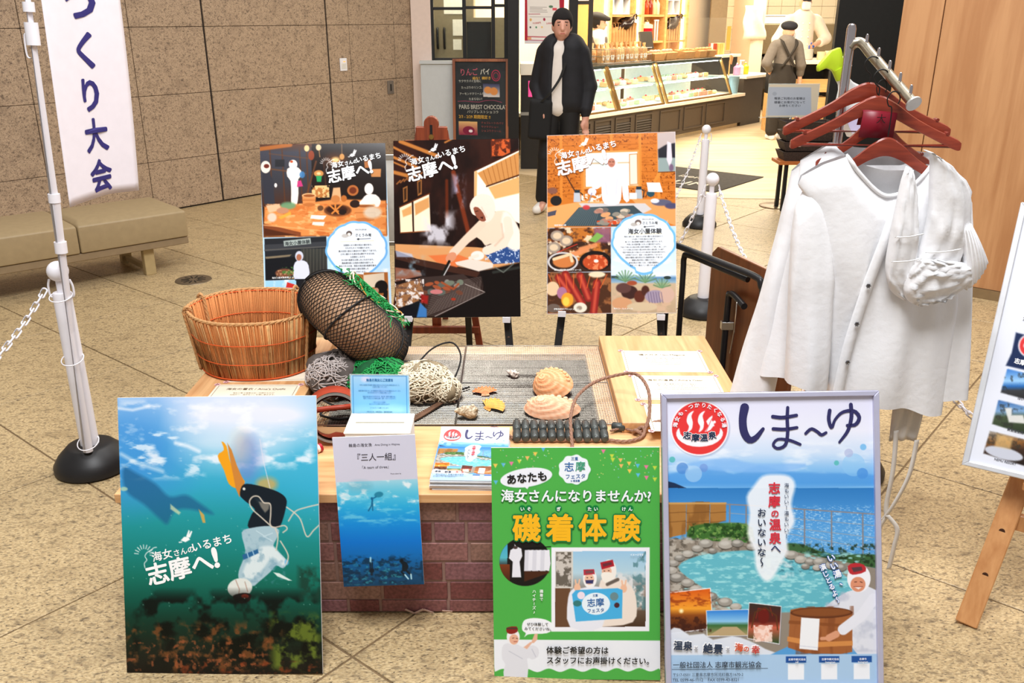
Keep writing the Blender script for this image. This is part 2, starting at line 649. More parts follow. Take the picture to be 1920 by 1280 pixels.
# end of the stone wall: plastered pier, shop window, low white panel, black post
pier = MB().b2((-1.10, 10.16, 0), (-.885, 10.5, 3.0)).build('wall_pier', mat('pale_pink_plaster', (226, 206, 194), .8, var=.03))
tag(pier, kind='structure')
win = thing('window_1', None, None, (-.885, 10.16, 0))
tag(win, kind='structure')
for x0, x1 in ((0, .03), (.345, .385), (.66, .70), (.80, .85)):
 MB().b2((x0, 0, 1.175), (x1, .06, 2.8)).build('mullion', M_BLACK, win, bevel=.003)
for x0, x1, z in ((.03, .345, 1.175), (.385, .66, 1.175), (.70, .80, 1.175), (.03, .345, 1.70), (.385, .66, 1.71), (.70, .80, 1.73), (.03, .345, 2.25), (.385, .66, 2.25)):
 MB().b2((x0, .008, z), (x1, .052, z + .03)).build('rail', M_BLACK, win, bevel=.003)
for x0, x1 in ((.03, .345), (.385, .66), (.70, .80)):
 for z0, z1 in ((1.205, 1.70), (1.73, 2.25)):
  MB().b2((x0, .028, z0), (x1, .034, z1)).build('pane', M_GLASS, win)
MB().b2((.388, .036, 1.205), (.657, .05, 1.58)).build('blanking_panel', mat('charcoal_panel', (38, 35, 32), .6), win)
low = MB().b2((-1.0, 10.02, 0), (-.045, 10.15, 1.165)).b2((-1.01, 10.0, 1.15), (-.045, 10.17, 1.18)).build('trim_1', mat('pale_grey_panel', (196, 200, 200), .6, var=.02))
tag(low, kind='structure')
post = MB().b2((-.045, 9.86, 0), (.075, 10.06, 3.0)).build('trim_2', M_BLACK)
tag(post, kind='structure')
# frames of the shop front beyond the post
p2 = MB().b2((.64, 10.5, 1.02), (.74, 10.62, 3.0)).build('trim_3', M_BLACK)
tag(p2, kind='structure')
p3 = thing('window_2', None, None, (.74, 10.55, 0))
tag(p3, kind='structure')
M_BRZ = mat('dark_bronze_frame', (62, 54, 44), .45, var=.05)
MB().b2((.125, 0, 1.05), (.175, .06, 2.8)).build('mullion', M_BRZ, p3)
MB().b2((0, 0, 1.76), (.125, .06, 1.80)).build('rail', M_BRZ, p3)
MB().b2((0, .02, 1.05), (.125, .03, 1.76)).build('pane', mat('amber_glass', (240, 214, 150), .05, var=.02, trans=.75, ior=1.1), p3)
# right: timber wall, black pier
TW = (2.36, 5.66)
rw = thing('wall_right', None, None, (TW[0], TW[1], 0), RZ - math.pi / 2)
tag(rw, kind='structure')
M_TIM = wood('timber_panel', (196, 146, 100), (176, 124, 80), .55, 2, .5)
MB().b2((.004, .02, .06), (3.2, .2, 2.9)).build('backing', mat('brown_joint', (70, 30, 18), .8), rw)
for a, b in ((0, .232), (.238, 1.15), (1.156, 2.1), (2.106, 3.1)):
 MB().b2((a, 0, .062), (b, .03, 2.9)).build('timber_panel', M_TIM, rw, bevel=.0015)
bs = MB().b2((0, -.012, 0), (3.2, .03, .06)).build('baseboard_right', mat('bronze_baseboard', (150, 128, 96), .4, metal=.5), loc=(TW[0], TW[1], 0), rot=(0, 0, RZ - math.pi / 2))
tag(bs, kind='structure')
bp = MB().prism([(2.79, 0), (2.79, 3.0), (4.3, 3.0), (4.3, 0)], 8.0, 8.06).build('wall_pier.001', mat('black_pier', (26, 25, 22), .6, var=.1))
tag(bp, kind='structure')
# shop rear
bw = MB().b2((-3, 0, 0), (5.6, .12, 3.2)).build('wall_back', M_CREAM, loc=(*(np.array((.18, 9.98)) + U * 3.6 + V_ * 2.3), 0), rot=(0, 0, RZ))
tag(bw, kind='structure')
M_TILE = mat('kitchen_tile', (218, 202, 172), .3, var=.03)
kw = thing('wall_kitchen', None, None, (4.0, 17.4, 0))
tag(kw, kind='structure')
MB().b2((-.3, .012, 0), (3.2, .1, 3.2)).build('backing', mat('tile_grout', (150, 134, 108), .9), kw)
tm = MB().b2((.0025, 0, .0025), (.2475, .012, .1975)).mesh('wall_tile', bevel=.002)
tm.materials.append(M_TILE)
for i in range(0, 9):
 for j in range(4, 13):
  o = bpy.data.objects.new('wall_tile', tm)
  COL.objects.link(o)
  o.parent = kw
  o.location = (i * .25, 0, j * .2)
cl = MB().b2((4.12, 16.0, 0), (4.34, 17.39, 3.2)).build('wall_pier.002', M_CREAM)
tag(cl, kind='structure')
# door mat of the shop, drain cover, floor plate
mt = thing('door_mat', 'charcoal door mat with pale lettering at the shop entrance', 'mat', (2.008, 8.628, .006), RZ)
MB().b2((0, 0, 0), (1.12, 1.1, .008)).build('mat_body', mat('charcoal_mat', (62, 58, 54), .95, var=.2, bump=.4, bscale=300), mt, bevel=.003)
M_MATTXT = mat('pale_mat_print', (206, 196, 180), .9)
for body, x, y, s in (('isen', .56, .74, .17), ('UN', .16, .62, .28)):
 g, f = text_geo(body, s, .01)
 MB().add([(x + py, y - px, .0086 + .0001 * k) for px, py, k in g], f).build('lettering', M_MATTXT, mt, rot=None)
dr = thing('floor_drain', 'round slotted metal drain cover set in the floor by the bench', 'drain cover', (-2.117, 5.60, .0))
MB().cyl((0, 0, 0), (0, 0, .004), .118, .115, 40).build('cover', mat('drain_metal', (118, 104, 84), .4, metal=.6, var=.1), dr, smooth=40)
for k in range(12):
 a = k * math.pi / 6
 MB().box((math.cos(a) * .055, math.sin(a) * .055, .0045), (.05, .009, .002), (0, 0, a)).build('slot', M_BLACK, dr)
# ---------------------------------------------------------------- printed pictures
def homography(src, dst):
 A = []
 for (x, y), (a, b) in zip(src, dst):
  A.append([x, y, 1, 0, 0, 0, -a * x, -a * y, -a])
  A.append([0, 0, 0, x, y, 1, -b * x, -b * y, -b])
 return np.linalg.svd(np.array(A, float))[2][-1].reshape(3, 3)
def lattice(ix, iy, seed):
 h = (ix.astype(np.int64) * 374761393 + iy.astype(np.int64) * 668265263 + seed * 1274126177) & 0x7fffffff
 h = ((h ^ (h >> 13)) * 1103515245) & 0x7fffffff
 return ((h ^ (h >> 16)) & 0xffff) / 65535.0
def vnoise(x, y, seed):
 ix, iy = np.floor(x), np.floor(y)
 fx, fy = x - ix, y - iy
 fx, fy = fx * fx * (3 - 2 * fx), fy * fy * (3 - 2 * fy)
 a, b = lattice(ix, iy, seed), lattice(ix + 1, iy, seed)
 c, d = lattice(ix, iy + 1, seed), lattice(ix + 1, iy + 1, seed)
 return (a * (1 - fx) + b * fx) * (1 - fy) + (c * (1 - fx) + d * fx) * fy
def fbm(x, y, seed, o=4):
 t = 0
 a = .5
 for k in range(o):
  t = t + a * vnoise(x, y, seed + k * 17)
  x, y, a = x * 2.03 + 11.3, y * 2.03 + 5.7, a * .5
 return t / (1 - .5 ** o)
def hexc(c):
 if isinstance(c, str):
  return np.array([int(c[i:i + 2], 16) for i in (0, 2, 4)], float)
 return np.array(c, float)
class Print:
 """a flat printed picture: a fine grid with a colour at every point; drawn in the sheet's own drawing units"""
 def __init__(s, w, h, quad, cell=0.002, rows=None):
  s.w, s.h = w, h
  s.nx, s.ny = max(4, int(w / cell)), max(4, int(h / cell))
  s.H = homography(quad, [(0, 0), (1, 0), (1, 1), (0, 1)])
  Hi = np.linalg.inv(s.H)
  a, b = np.meshgrid(np.linspace(0, 1, s.nx + 1), np.linspace(0, 1, s.ny + 1))
  q = np.einsum('ij,jab->iab', Hi, np.stack([a, b, np.ones_like(a)]))
  s.X, s.Y = q[0] / q[2], q[1] / q[2]
  s.C = np.full(a.shape + (3,), 255.0)
  s.px = (s.X.max() - s.X.min()) / s.nx
  s.txt = {}
 def win(s, x0, y0, x1, y1):
  m = (s.X >= x0) & (s.X <= x1) & (s.Y >= y0) & (s.Y <= y1)
  if not m.any():
   return None
  r, c = np.where(m.any(1))[0], np.where(m.any(0))[0]
  return slice(r[0], r[-1] + 1), slice(c[0], c[-1] + 1)
 def blend(s, w, a, col):
  s.C[w] += a[..., None] * (hexc(col) - s.C[w])
 def fill(s, col):
  s.C[:] = hexc(col)
  return s
 def grad(s, box, stops, horiz=False, a=1.0, clip=None):
  w = s.win(*box)
  if w is None:
   return s
  t = s.X[w] if horiz else s.Y[w]
  p = [q[0] for q in stops]
  cs = np.array([hexc(q[1]) for q in stops])
  col = np.stack([np.interp(t, p, cs[:, k]) for k in range(3)], -1)
  m = ((s.X[w] >= box[0]) & (s.X[w] <= box[2]) & (s.Y[w] >= box[1]) & (s.Y[w] <= box[3])) * float(a)
  if clip is not None:
   m = m * s.cov(clip, w, 1.)
  s.C[w] += m[..., None] * (col - s.C[w])
  return s
 def cov(s, pts, w, soft):
  P = np.array(pts, float)
  x, y = s.X[w], s.Y[w]
  d = np.full(x.shape, 1e9)
  ins = np.zeros(x.shape, bool)
  n = len(P)
  for i in range(n):
   a, b = P[i], P[(i + 1) % n]
   e = b - a
   l = e @ e
   if l < 1e-12:
    continue
   t = np.clip(((x - a[0]) * e[0] + (y - a[1]) * e[1]) / l, 0, 1)
   d = np.minimum(d, np.hypot(x - a[0] - t * e[0], y - a[1] - t * e[1]))
   cr = (a[1] > y) != (b[1] > y)
   if a[1] != b[1]:
    ins ^= cr & (x < e[0] * (y - a[1]) / (b[1] - a[1]) + a[0])
  sd = np.where(ins, d, -d)
  sf = max(soft, s.px * .7)
  return np.clip(.5 + sd / (2 * sf), 0, 1)
 def poly(s, pts, col, a=1.0, soft=.6, sm=0):
  if sm:
   pts = [tuple(p[:2]) for p in smooth_path([(q[0], q[1], 0) for q in pts], sm, True)]
  xs, ys = [p[0] for p in pts], [p[1] for p in pts]
  m = soft * 2 + 2 * s.px
  w = s.win(min(xs) - m, min(ys) - m, max(xs) + m, max(ys) + m)
  if w is not None:
   s.blend(w, a * s.cov(pts, w, soft), col)
  return s
 def rect(s, x0, y0, x1, y1, col, a=1.0, soft=.6):
  return s.poly([(x0, y0), (x1, y0), (x1, y1), (x0, y1)], col, a, soft)
 def ell(s, cx, cy, rx, ry, col, a=1.0, soft=.6, rot=0.0):
  r = max(rx, ry) + 2 * soft + 2 * s.px
  w = s.win(cx - r, cy - r, cx + r, cy + r)
  if w is None:
   return s
  c, q = math.cos(R(rot)), math.sin(R(rot))
  x, y = s.X[w] - cx, s.Y[w] - cy
  x, y = x * c + y * q, -x * q + y * c
  k0 = np.hypot(x / rx, y / ry)
  k1 = np.hypot(x / rx ** 2, y / ry ** 2) + 1e-9
  sd = -k0 * (k0 - 1) / k1
  sf = max(soft, s.px * .7)
  s.blend(w, a * np.clip(.5 + sd / (2 * sf), 0, 1), col)
  return s
 def line(s, pts, wd, col, a=1.0, soft=.6, sm=0, closed=False):
  if sm:
   pts = [tuple(p[:2]) for p in smooth_path([(q[0], q[1], 0) for q in pts], sm, closed)]
  if closed:
   pts = list(pts) + [pts[0]]
  xs, ys = [p[0] for p in pts], [p[1] for p in pts]
  m = wd + soft * 2 + 2 * s.px
  w = s.win(min(xs) - m, min(ys) - m, max(xs) + m, max(ys) + m)
  if w is None:
   return s
  x, y = s.X[w], s.Y[w]
  d = np.full(x.shape, 1e9)
  for p, q in zip(pts, pts[1:]):
   e = np.array(q, float) - np.array(p, float)
   l = max(e @ e, 1e-9)
   t = np.clip(((x - p[0]) * e[0] + (y - p[1]) * e[1]) / l, 0, 1)
   d = np.minimum(d, np.hypot(x - p[0] - t * e[0], y - p[1] - t * e[1]))
  sf = max(soft, s.px * .7)
  s.blend(w, a * np.clip(.5 + (wd / 2 - d) / (2 * sf), 0, 1), col)
  return s
 def cloud(s, box, sc, col, lo=.5, hi=.7, a=1.0, seed=1, o=4, sy=1.0, fade=0, clip=None):
  """irregular blotches: sc = size of a blotch"""
  w = s.win(*box)
  if w is None:
   return s
  x, y = s.X[w], s.Y[w]
  n = np.clip((fbm(x / sc, y / (sc * sy), seed, o) - lo) / (hi - lo), 0, 1) * a
  if fade:
   n = n * np.clip(np.minimum(np.minimum(x - box[0], box[2] - x), np.minimum(y - box[1], box[3] - y)) / fade, 0, 1)
  else:
   n = n * ((x >= box[0]) & (x <= box[2]) & (y >= box[1]) & (y <= box[3]))
  if clip is not None:
   n = n * s.cov(clip, w, 1.)
  s.blend(w, n, col)
  return s
 def text(s, body, x, y, size, col, bold=0.0, rot=0.0, align='L', vertical=False, sx=1.0, gap=1.08):
  """x, y: baseline start (top centre of a vertical line) in drawing units; size: em height in drawing units"""
  V, F = text_geo(body, size, bold, align, vertical, sx, gap)
  c, q = math.cos(R(rot)), math.sin(R(rot))
  pts = [(x + a * c + b * q, y + a * q - b * c, k) for a, b, k in V]
  L = s.txt.setdefault(col, ([], []))
  o = len(L[0])
  L[0].extend(pts)
  L[1].extend(tuple(i + o for i in f) for f in F)
  return s
 def stroke(s, pts, widths, col, sm=8):
  """a brush stroke as flat lettering"""
  n = len(pts)
  if isinstance(widths, (int, float)):
   widths = [widths] * n
  P = smooth_path([(p[0], p[1], w) for p, w in zip(pts, widths)], sm)
  L = s.txt.setdefault(col, ([], []))
  for i, p in enumerate(P):
   if i + 1 == len(P):
    break
   q = P[i + 1]
   d = np.array([q[0] - p[0], q[1] - p[1]])
   l = np.hypot(*d)
   if l < 1e-6:
    continue
   nn = np.array([-d[1], d[0]]) / l
   o = len(L[0])
   L[0].extend([tuple(np.array(p[:2]) + nn * p[2] / 2) + (0,), tuple(np.array(p[:2]) - nn * p[2] / 2) + (0,),
       tuple(np.array(q[:2]) - nn * q[2] / 2) + (0,), tuple(np.array(q[:2]) + nn * q[2] / 2) + (0,)])
   L[1].append((o, o + 1, o + 2, o + 3))
  for j, p in enumerate(P[::3] + [P[-1]]):
   o = len(L[0])
   L[0].extend([(p[0] + p[2] / 2 * math.cos(t * math.pi / 6), p[1] + p[2] / 2 * math.sin(t * math.pi / 6), 1 + j % 4) for t in range(12)])
   L[1].append(tuple(range(o, o + 12)))
  return s
 def place(s, pts, y):
  A = np.array(pts, float)
  q = s.H @ np.vstack([A[:, 0], A[:, 1], np.ones(len(pts))])
  u, v = q[0] / q[2], q[1] / q[2]
  return np.stack([(u - .5) * s.w, y - A[:, 2] * .00005, (1 - v) * s.h], -1)
 def build(s, name, parent, rough=.32, y=0.0, gain=1.0, loc=None, bend=None):
  nx, ny = s.nx + 1, s.ny + 1
  u, v = np.meshgrid(np.linspace(0, 1, nx), np.linspace(0, 1, ny))
  co = np.stack([(u - .5) * s.w, np.full(u.shape, y), (1 - v) * s.h], -1).reshape(-1, 3)
  if bend:
   co = bend(co)
  i = np.arange(ny - 1)[:, None] * nx + np.arange(nx - 1)[None]
  q = np.stack([i, i + nx, i + nx + 1, i + 1], -1).reshape(-1, 4)
  me = bpy.data.meshes.new(name)
  me.vertices.add(len(co))
  me.vertices.foreach_set('co', co.astype(np.float32).ravel())
  me.loops.add(q.size)
  me.loops.foreach_set('vertex_index', q.astype(np.int32).ravel())
  me.polygons.add(len(q))
  me.polygons.foreach_set('loop_start', np.arange(0, q.size, 4, dtype=np.int32))
  me.update(calc_edges=True)
  at = me.color_attributes.new('print', 'FLOAT_COLOR', 'POINT')
  c = np.clip(s.C, 0, 255) / 255
  c = np.where(c <= .04045, c / 12.92, ((c + .055) / 1.055) ** 2.4) * gain
  rgba = np.ones((len(co), 4), np.float32)
  rgba[:, :3] = c.reshape(-1, 3)
  at.data.foreach_set('color', rgba.ravel())
  o = link(name, me, vcol_mat('print_r%d' % int(rough * 100), rough), parent, loc=loc)
  AV, AF, AM, ms = [], [], [], []
  for n, (col, (P, F)) in enumerate(s.txt.items()):
   if not P:
    continue
   P3 = s.place(P, y - .0006 - .0005 * n)
   if bend:
    P3 = bend(P3)
   k = len(AV)
   AV += P3.tolist()
   AF += [tuple(i + k for i in f) for f in F]
   AM += [len(ms)] * len(F)
   ms.append(mat('ink_%02x%02x%02x' % tuple(int(x) for x in hexc(col)), tuple(hexc(col)), .4, var=.01))
  if AV:
   me = bpy.data.meshes.new('lettering')
   me.from_pydata(AV, [], AF)
   lo = link('lettering', me, ms[0], parent, loc=loc)
   for m in ms[1:]:
    me.materials.append(m)
   me.polygons.foreach_set('material_index', AM)
  return o
def town_logo(p, M, col='ffffff', shadow=None):
 """the lettering block of the four town posters; M maps the block's own units to the sheet"""
 def T(x, y):
  return (M[0] + (x * M[2] - y * M[3]) , M[1] + (x * M[3] + y * M[2]))
 k = math.hypot(M[2], M[3])
 rot = math.degrees(math.atan2(M[3], M[2]))
 for dx, dy, c in (((2.2, 2.2, shadow),) if shadow else ()) + ((0, 0, col),):
  for body, x, y, sz, b in (('海女', 64, 0, 46, .018), ('さんの', 158, 0, 32, .018), ('いるまち', 242, -1, 46, .018), ('志摩へ', 22, 94, 100, .026), ('!', 318, 88, 118, .045)):
   q = T(x + dx, y + dy)
   p.text(body, q[0], q[1], sz * k, c, b, rot)
 # rising sun and cliff line
 for a in range(0, 181, 20):
  r0, r1 = 26, 42
  c, sn = math.cos(R(180 - a - 20)), math.sin(R(180 - a - 20))
  p.line([T(34 + r0 * c, -38 - r0 * sn), T(34 + r1 * c, -38 - r1 * sn)], 3 * k, col)
 p.line([T(*q) for q in ((24, 20), (26, 0), (40, -12), (36, -30), (50, -44), (66, -46), (80, -56), (94, -56))], 3 * k, col, sm=4)
 # little diver
 for pts in (((196, -40), (214, -52), (232, -46), (236, -34), (214, -28)), ((228, -48), (250, -70), (254, -66), (238, -42)), ((222, -50), (240, -76), (244, -72), (232, -46)), ((186, -36), (200, -34), (200, -30), (186, -31))):
  p.poly([T(q[0] + 8, q[1] - 20) for q in pts], col)
# ---------------------------------------------------------------- posters, part one: at the front
M_BOARD = mat('white_foam_board', (236, 236, 238), .6, var=.01)
def poster_thing(name, label, loc, rot, w, h, cat='poster', thick=.007, board=M_BOARD, group=None):
 t = thing(name, label, cat, loc, rot=tuple(R(a) for a in rot), group=group)
 MB().b2((-w / 2, .0006, 0), (w / 2, thick, h)).build('board', board, t)
 return t
def strut(t, h, lean, w=.03, z=.55):
 """folding card leg behind a standing board; its foot reaches the floor"""
 a = R(lean)
 zt = h * z
 top = Vector((0, .008, zt))
 H = zt * math.cos(a)
 back = .22
 Yw, Zw = .205, 0.002
 # floor point in the board's own axes (rotation about x by -lean)
 y = Yw * math.cos(a) - Zw * math.sin(a)
 zz = Yw * math.sin(a) + Zw * math.cos(a)
 MB().bar(top, (0, y, zz), .16, .004, up=(0, 1, 0)).build('support_leg', mat('grey_card', (150, 150, 150), .8), t)
def paint_diver():
 p = Print(.5265, .744, [(23, 35), (889, 26), (919, 1238), (65, 1243)], .00155)
 p.grad((-9, -9, 999, 1300), [(30, 'bcd6fa'), (130, '9ccdf2'), (260, '5fbde2'), (420, '35aacb'), (560, '21989f'), (700, '18857f'), (820, '12705f'), (920, '0d5444'), (1000, '123a2b'), (1100, '17251a'), (1243, '150f0b')])
 p.ell(60, 260, 260, 220, '3f8fdc', .75, 120).ell(880, 300, 170, 260, '3cb4d8', .5, 110)
 p.ell(600, 110, 300, 110, 'eef0ff', .95, 95).ell(520, 230, 200, 80, 'dcecfa', .6, 80)
 p.cloud((20, 30, 900, 360), 95, 'f4f8ff', .52, .72, .85, 3, 5, .45, 40)
 p.cloud((20, 150, 420, 400), 70, 'eaf6ff', .56, .7, .8, 9, 5, .4, 40)
 p.line([(25, 80), (90, 88), (160, 72)], 10, 'f0f6ff', .8, 6).line([(278, 232), (330, 245), (380, 268)], 16, 'e8f4ff', .8, 6).line([(40, 280), (110, 320), (220, 355)], 14, 'd8ecfa', .7, 8)
 # distant diver
 p.poly([(50, 340), (110, 365), (190, 410), (250, 465), (320, 458), (370, 485), (442, 542), (350, 522), (290, 522), (262, 545), (240, 585), (205, 560), (140, 500), (60, 440)], '1d5c8a', .72, 9, 4)
 p.poly([(255, 498), (300, 535), (292, 545), (255, 520)], 'c8d8b0', .8, 3).poly([(378, 520), (402, 545), (408, 580), (396, 580)], 'd8a850', .9, 2).ell(52, 432, 16, 9, 'b8d8b8', .8, 3)
 # fins, float and light
 p.ell(590, 300, 58, 105, '6f86cc', .6, 30).ell(675, 412, 45, 30, 'e8a848', .7, 14).ell(560, 250, 40, 70, 'f0d8b0', .35, 30)
 p.poly([(478, 226), (500, 246), (522, 330), (580, 400), (545, 428), (510, 410), (488, 350), (461, 288), (488, 262)], 'f3a41c', 1, 2, 3)
 p.poly([(503, 232), (522, 262), (545, 330), (578, 405), (556, 468), (540, 430), (520, 330)], 'cf8638', 1, 2)
 p.line([(645, 215), (660, 310), (690, 432)], 3, 'e8e4f0', .8, 1.5)
 # trousers
 p.poly([(575, 412), (640, 418), (722, 444), (760, 476), (757, 522), (736, 590), (712, 604), (598, 604), (608, 545), (622, 520), (575, 480), (558, 455)], '141d26', 1, 2, 4)
 p.ell(576, 432, 6, 6, 'e8e8e0')
 p.poly([(620, 470), (655, 475), (690, 500), (664, 535)], '24303a', .8, 5)
 p.poly([(640, 488), (688, 494), (684, 520), (668, 536), (650, 512)], '8a8478', .8, 3)
 # white blouse, turned head down
 p.poly([(566, 622), (610, 602), (690, 594), (728, 612), (720, 645), (704, 680), (724, 704), (764, 748), (746, 778), (716, 766), (690, 795), (640, 838), (612, 856), (558, 832), (553, 792), (572, 742), (582, 700)], 'a9c6d2', 1, 2, 3)
 p.poly([(640, 690), (700, 682), (730, 712), (760, 750), (742, 766), (700, 730), (660, 780), (600, 830), (570, 810), (590, 750)], 'e0ecee', .9, 6, 3)
 p.cloud((560, 600, 760, 850), 26, '7ba4b8', .55, .75, .6, 5, 3, 1, 12)
 p.poly([(568, 720), (636, 694), (640, 712), (574, 742)], '2a6496', 1, 2).line([(590, 712), (596, 732)], 4, 'a8d0e8').line([(614, 704), (620, 722)], 4, 'a8d0e8')
 p.line([(630, 615), (700, 660), (660, 640), (700, 625)], 3, 'dceef4', .7, 1.5)
 p.ell(558, 864, 54, 42, 'e2e6e0', 1, 2, -10).line([(540, 830), (556, 870), (552, 900)], 4, 'b08878', .8).line([(580, 838), (592, 880)], 4, 'b08878', .8)
 p.poly([(528, 898), (570, 886), (606, 892), (600, 920), (566, 932), (540, 922)], '2a1a18', 1, 2, 3).ell(580, 900, 16, 9, 'c83a28', 1, 2)
 p.poly([(704, 796), (730, 800), (785, 832), (770, 832), (722, 814)], 'dcebe6', 1, 1.5).ell(762, 752, 9, 12, '6ab8e8', .9, 3)
 for pts in ([(700, 600), (650, 555), (612, 520), (600, 488), (615, 466), (640, 466), (662, 492), (690, 498), (692, 545), (690, 585), (708, 600), (750, 592), (764, 606), (746, 622)], [(712, 605), (724, 640), (716, 700)], [(762, 512), (800, 540), (824, 570), (850, 640), (880, 612), (906, 588)], [(770, 572), (800, 530), (850, 512), (902, 500)], [(735, 660), (768, 720), (760, 760)]):
  p.line(pts, 5.5, 'd9cdbb', .95, 1, 5)
 # sea bed
 p.cloud((40, 860, 930, 1250), 80, '0b0f0a', .42, .58, .9, 12, 4, 1, 60)
 p.cloud((40, 1000, 760, 1250), 34, '7d4a26', .52, .72, .8, 21, 4, 1, 40)
 p.cloud((40, 1060, 700, 1250), 20, 'a85a34', .6, .75, .7, 31, 3, 1, 40)
 p.cloud((680, 960, 930, 1240), 40, '6b7c2a', .5, .7, .85, 41, 4, 1, 40)
 p.cloud((800, 760, 930, 930), 40, '173d30', .4, .6, .9, 51, 4, 1, 30)
 p.cloud((300, 1180, 930, 1245), 24, '8a3a1c', .55, .75, .7, 61, 3, 1, 10)
 for a in range(60):
  q = random.Random(a)
  p.ell(q.uniform(60, 900), q.uniform(500, 960), 1.8, 1.8, 'a8dccc', .6)
 town_logo(p, (115.8, 763, .972, -.235))
 return p
DV = poster_thing('diver_poster', 'large poster of a white-clad diver under water standing at left front', (-.768, 1.884, 0), (-17.74, -1.1, -.84), .5265, .744)
paint_diver().build('picture', DV, .15)
strut(DV, .744, 17.7)
def paint_three():
 p = Print(.225, .43, [(111, 381), (591, 372), (630, 1222), (173, 1230)], .0015)
 p.fill('d4d3e4')
 box = (100, 622, 700, 1300)
 ph = [(133, 640), (607, 627), (640, 1240), (160, 1240)]
 p.grad(box, [(630, 'a4daec'), (700, '62c8e6'), (780, '2fb0e4'), (880, '178fdf'), (980, '0d76d2'), (1060, '0d6cb8'), (1110, '0b5c98'), (1160, '0a4c7a'), (1225, '0b3e60')], clip=ph)
 p.cloud((120, 628, 620, 800), 60, 'f0f8fc', .50, .68, .9, 4, 5, .55, 0, ph)
 p.cloud((120, 690, 620, 900), 70, '86dcf2', .52, .7, .6, 8, 5, .3, 40, ph)
 p.ell(270, 665, 70, 30, '70b8d0', .6, 18)
 p.ell(378, 713, 26, 16, '2a88a8', 1, 3, -8)
 p.line([(340, 760), (343, 735), (362, 726)], 7, '1a6a98').line([(340, 745), (336, 775), (318, 804)], 8, '1a6a98').line([(342, 765), (342, 802)], 7, '1a6a98').ell(338, 735, 7, 8, '1a6a98')
 p.cloud((150, 1050, 640, 1230), 30, '062c44', .45, .62, .8, 14, 4, .6, 25, ph)
 p.cloud((150, 1090, 520, 1230), 18, '3aa0b0', .58, .75, .6, 19, 3, .6, 20, ph)
 p.line([(327, 1070), (326, 1095)], 9, 'b8ecff', .9, 3).line([(324, 1098), (325, 1130)], 8, '0c2434').line([(336, 1098), (335, 1130)], 8, '0c2434').ell(333, 1142, 14, 14, '0c2030').ell(333, 1162, 8, 8, '10283a')
 p.ell(504, 1090, 11, 11, '08161f').poly([(500, 1100), (520, 1092), (536, 1105), (542, 1128), (522, 1150), (506, 1140), (506, 1112)], '0a1c28', 1, 1.5, 3)
 p.line([(512, 1140), (502, 1152), (520, 1168)], 10, '0a1c28').line([(528, 1142), (545, 1160), (556, 1166)], 10, '0a1c28').line([(522, 1168), (540, 1190)], 8, 'b8e4f4').line([(556, 1166), (558, 1190)], 8, 'b8e4f4')
 ink = '3a3640'
 p.text('輪島の海女漁', 207, 437, 22.5, ink, 0, -1).text('Ama Diving in Wajima', 358, 432, 16, ink, 0, -.6)
 p.text('『三人一組』', 354, 514, 46, ink, .004, -1, 'C').text('『A team of three』', 354, 563, 21, ink, 0, -1, 'C').text('Photo taken by', 447, 598, 10, ink, 0, -1)
 return p
TH = poster_thing('three_divers_panel', 'narrow white and blue panel of three divers hanging at the table front', (-.357, 2.052, .160), (-11.0, -2.6, -.6), .225, .43, thick=.004)
paint_three().build('picture', TH, .2)
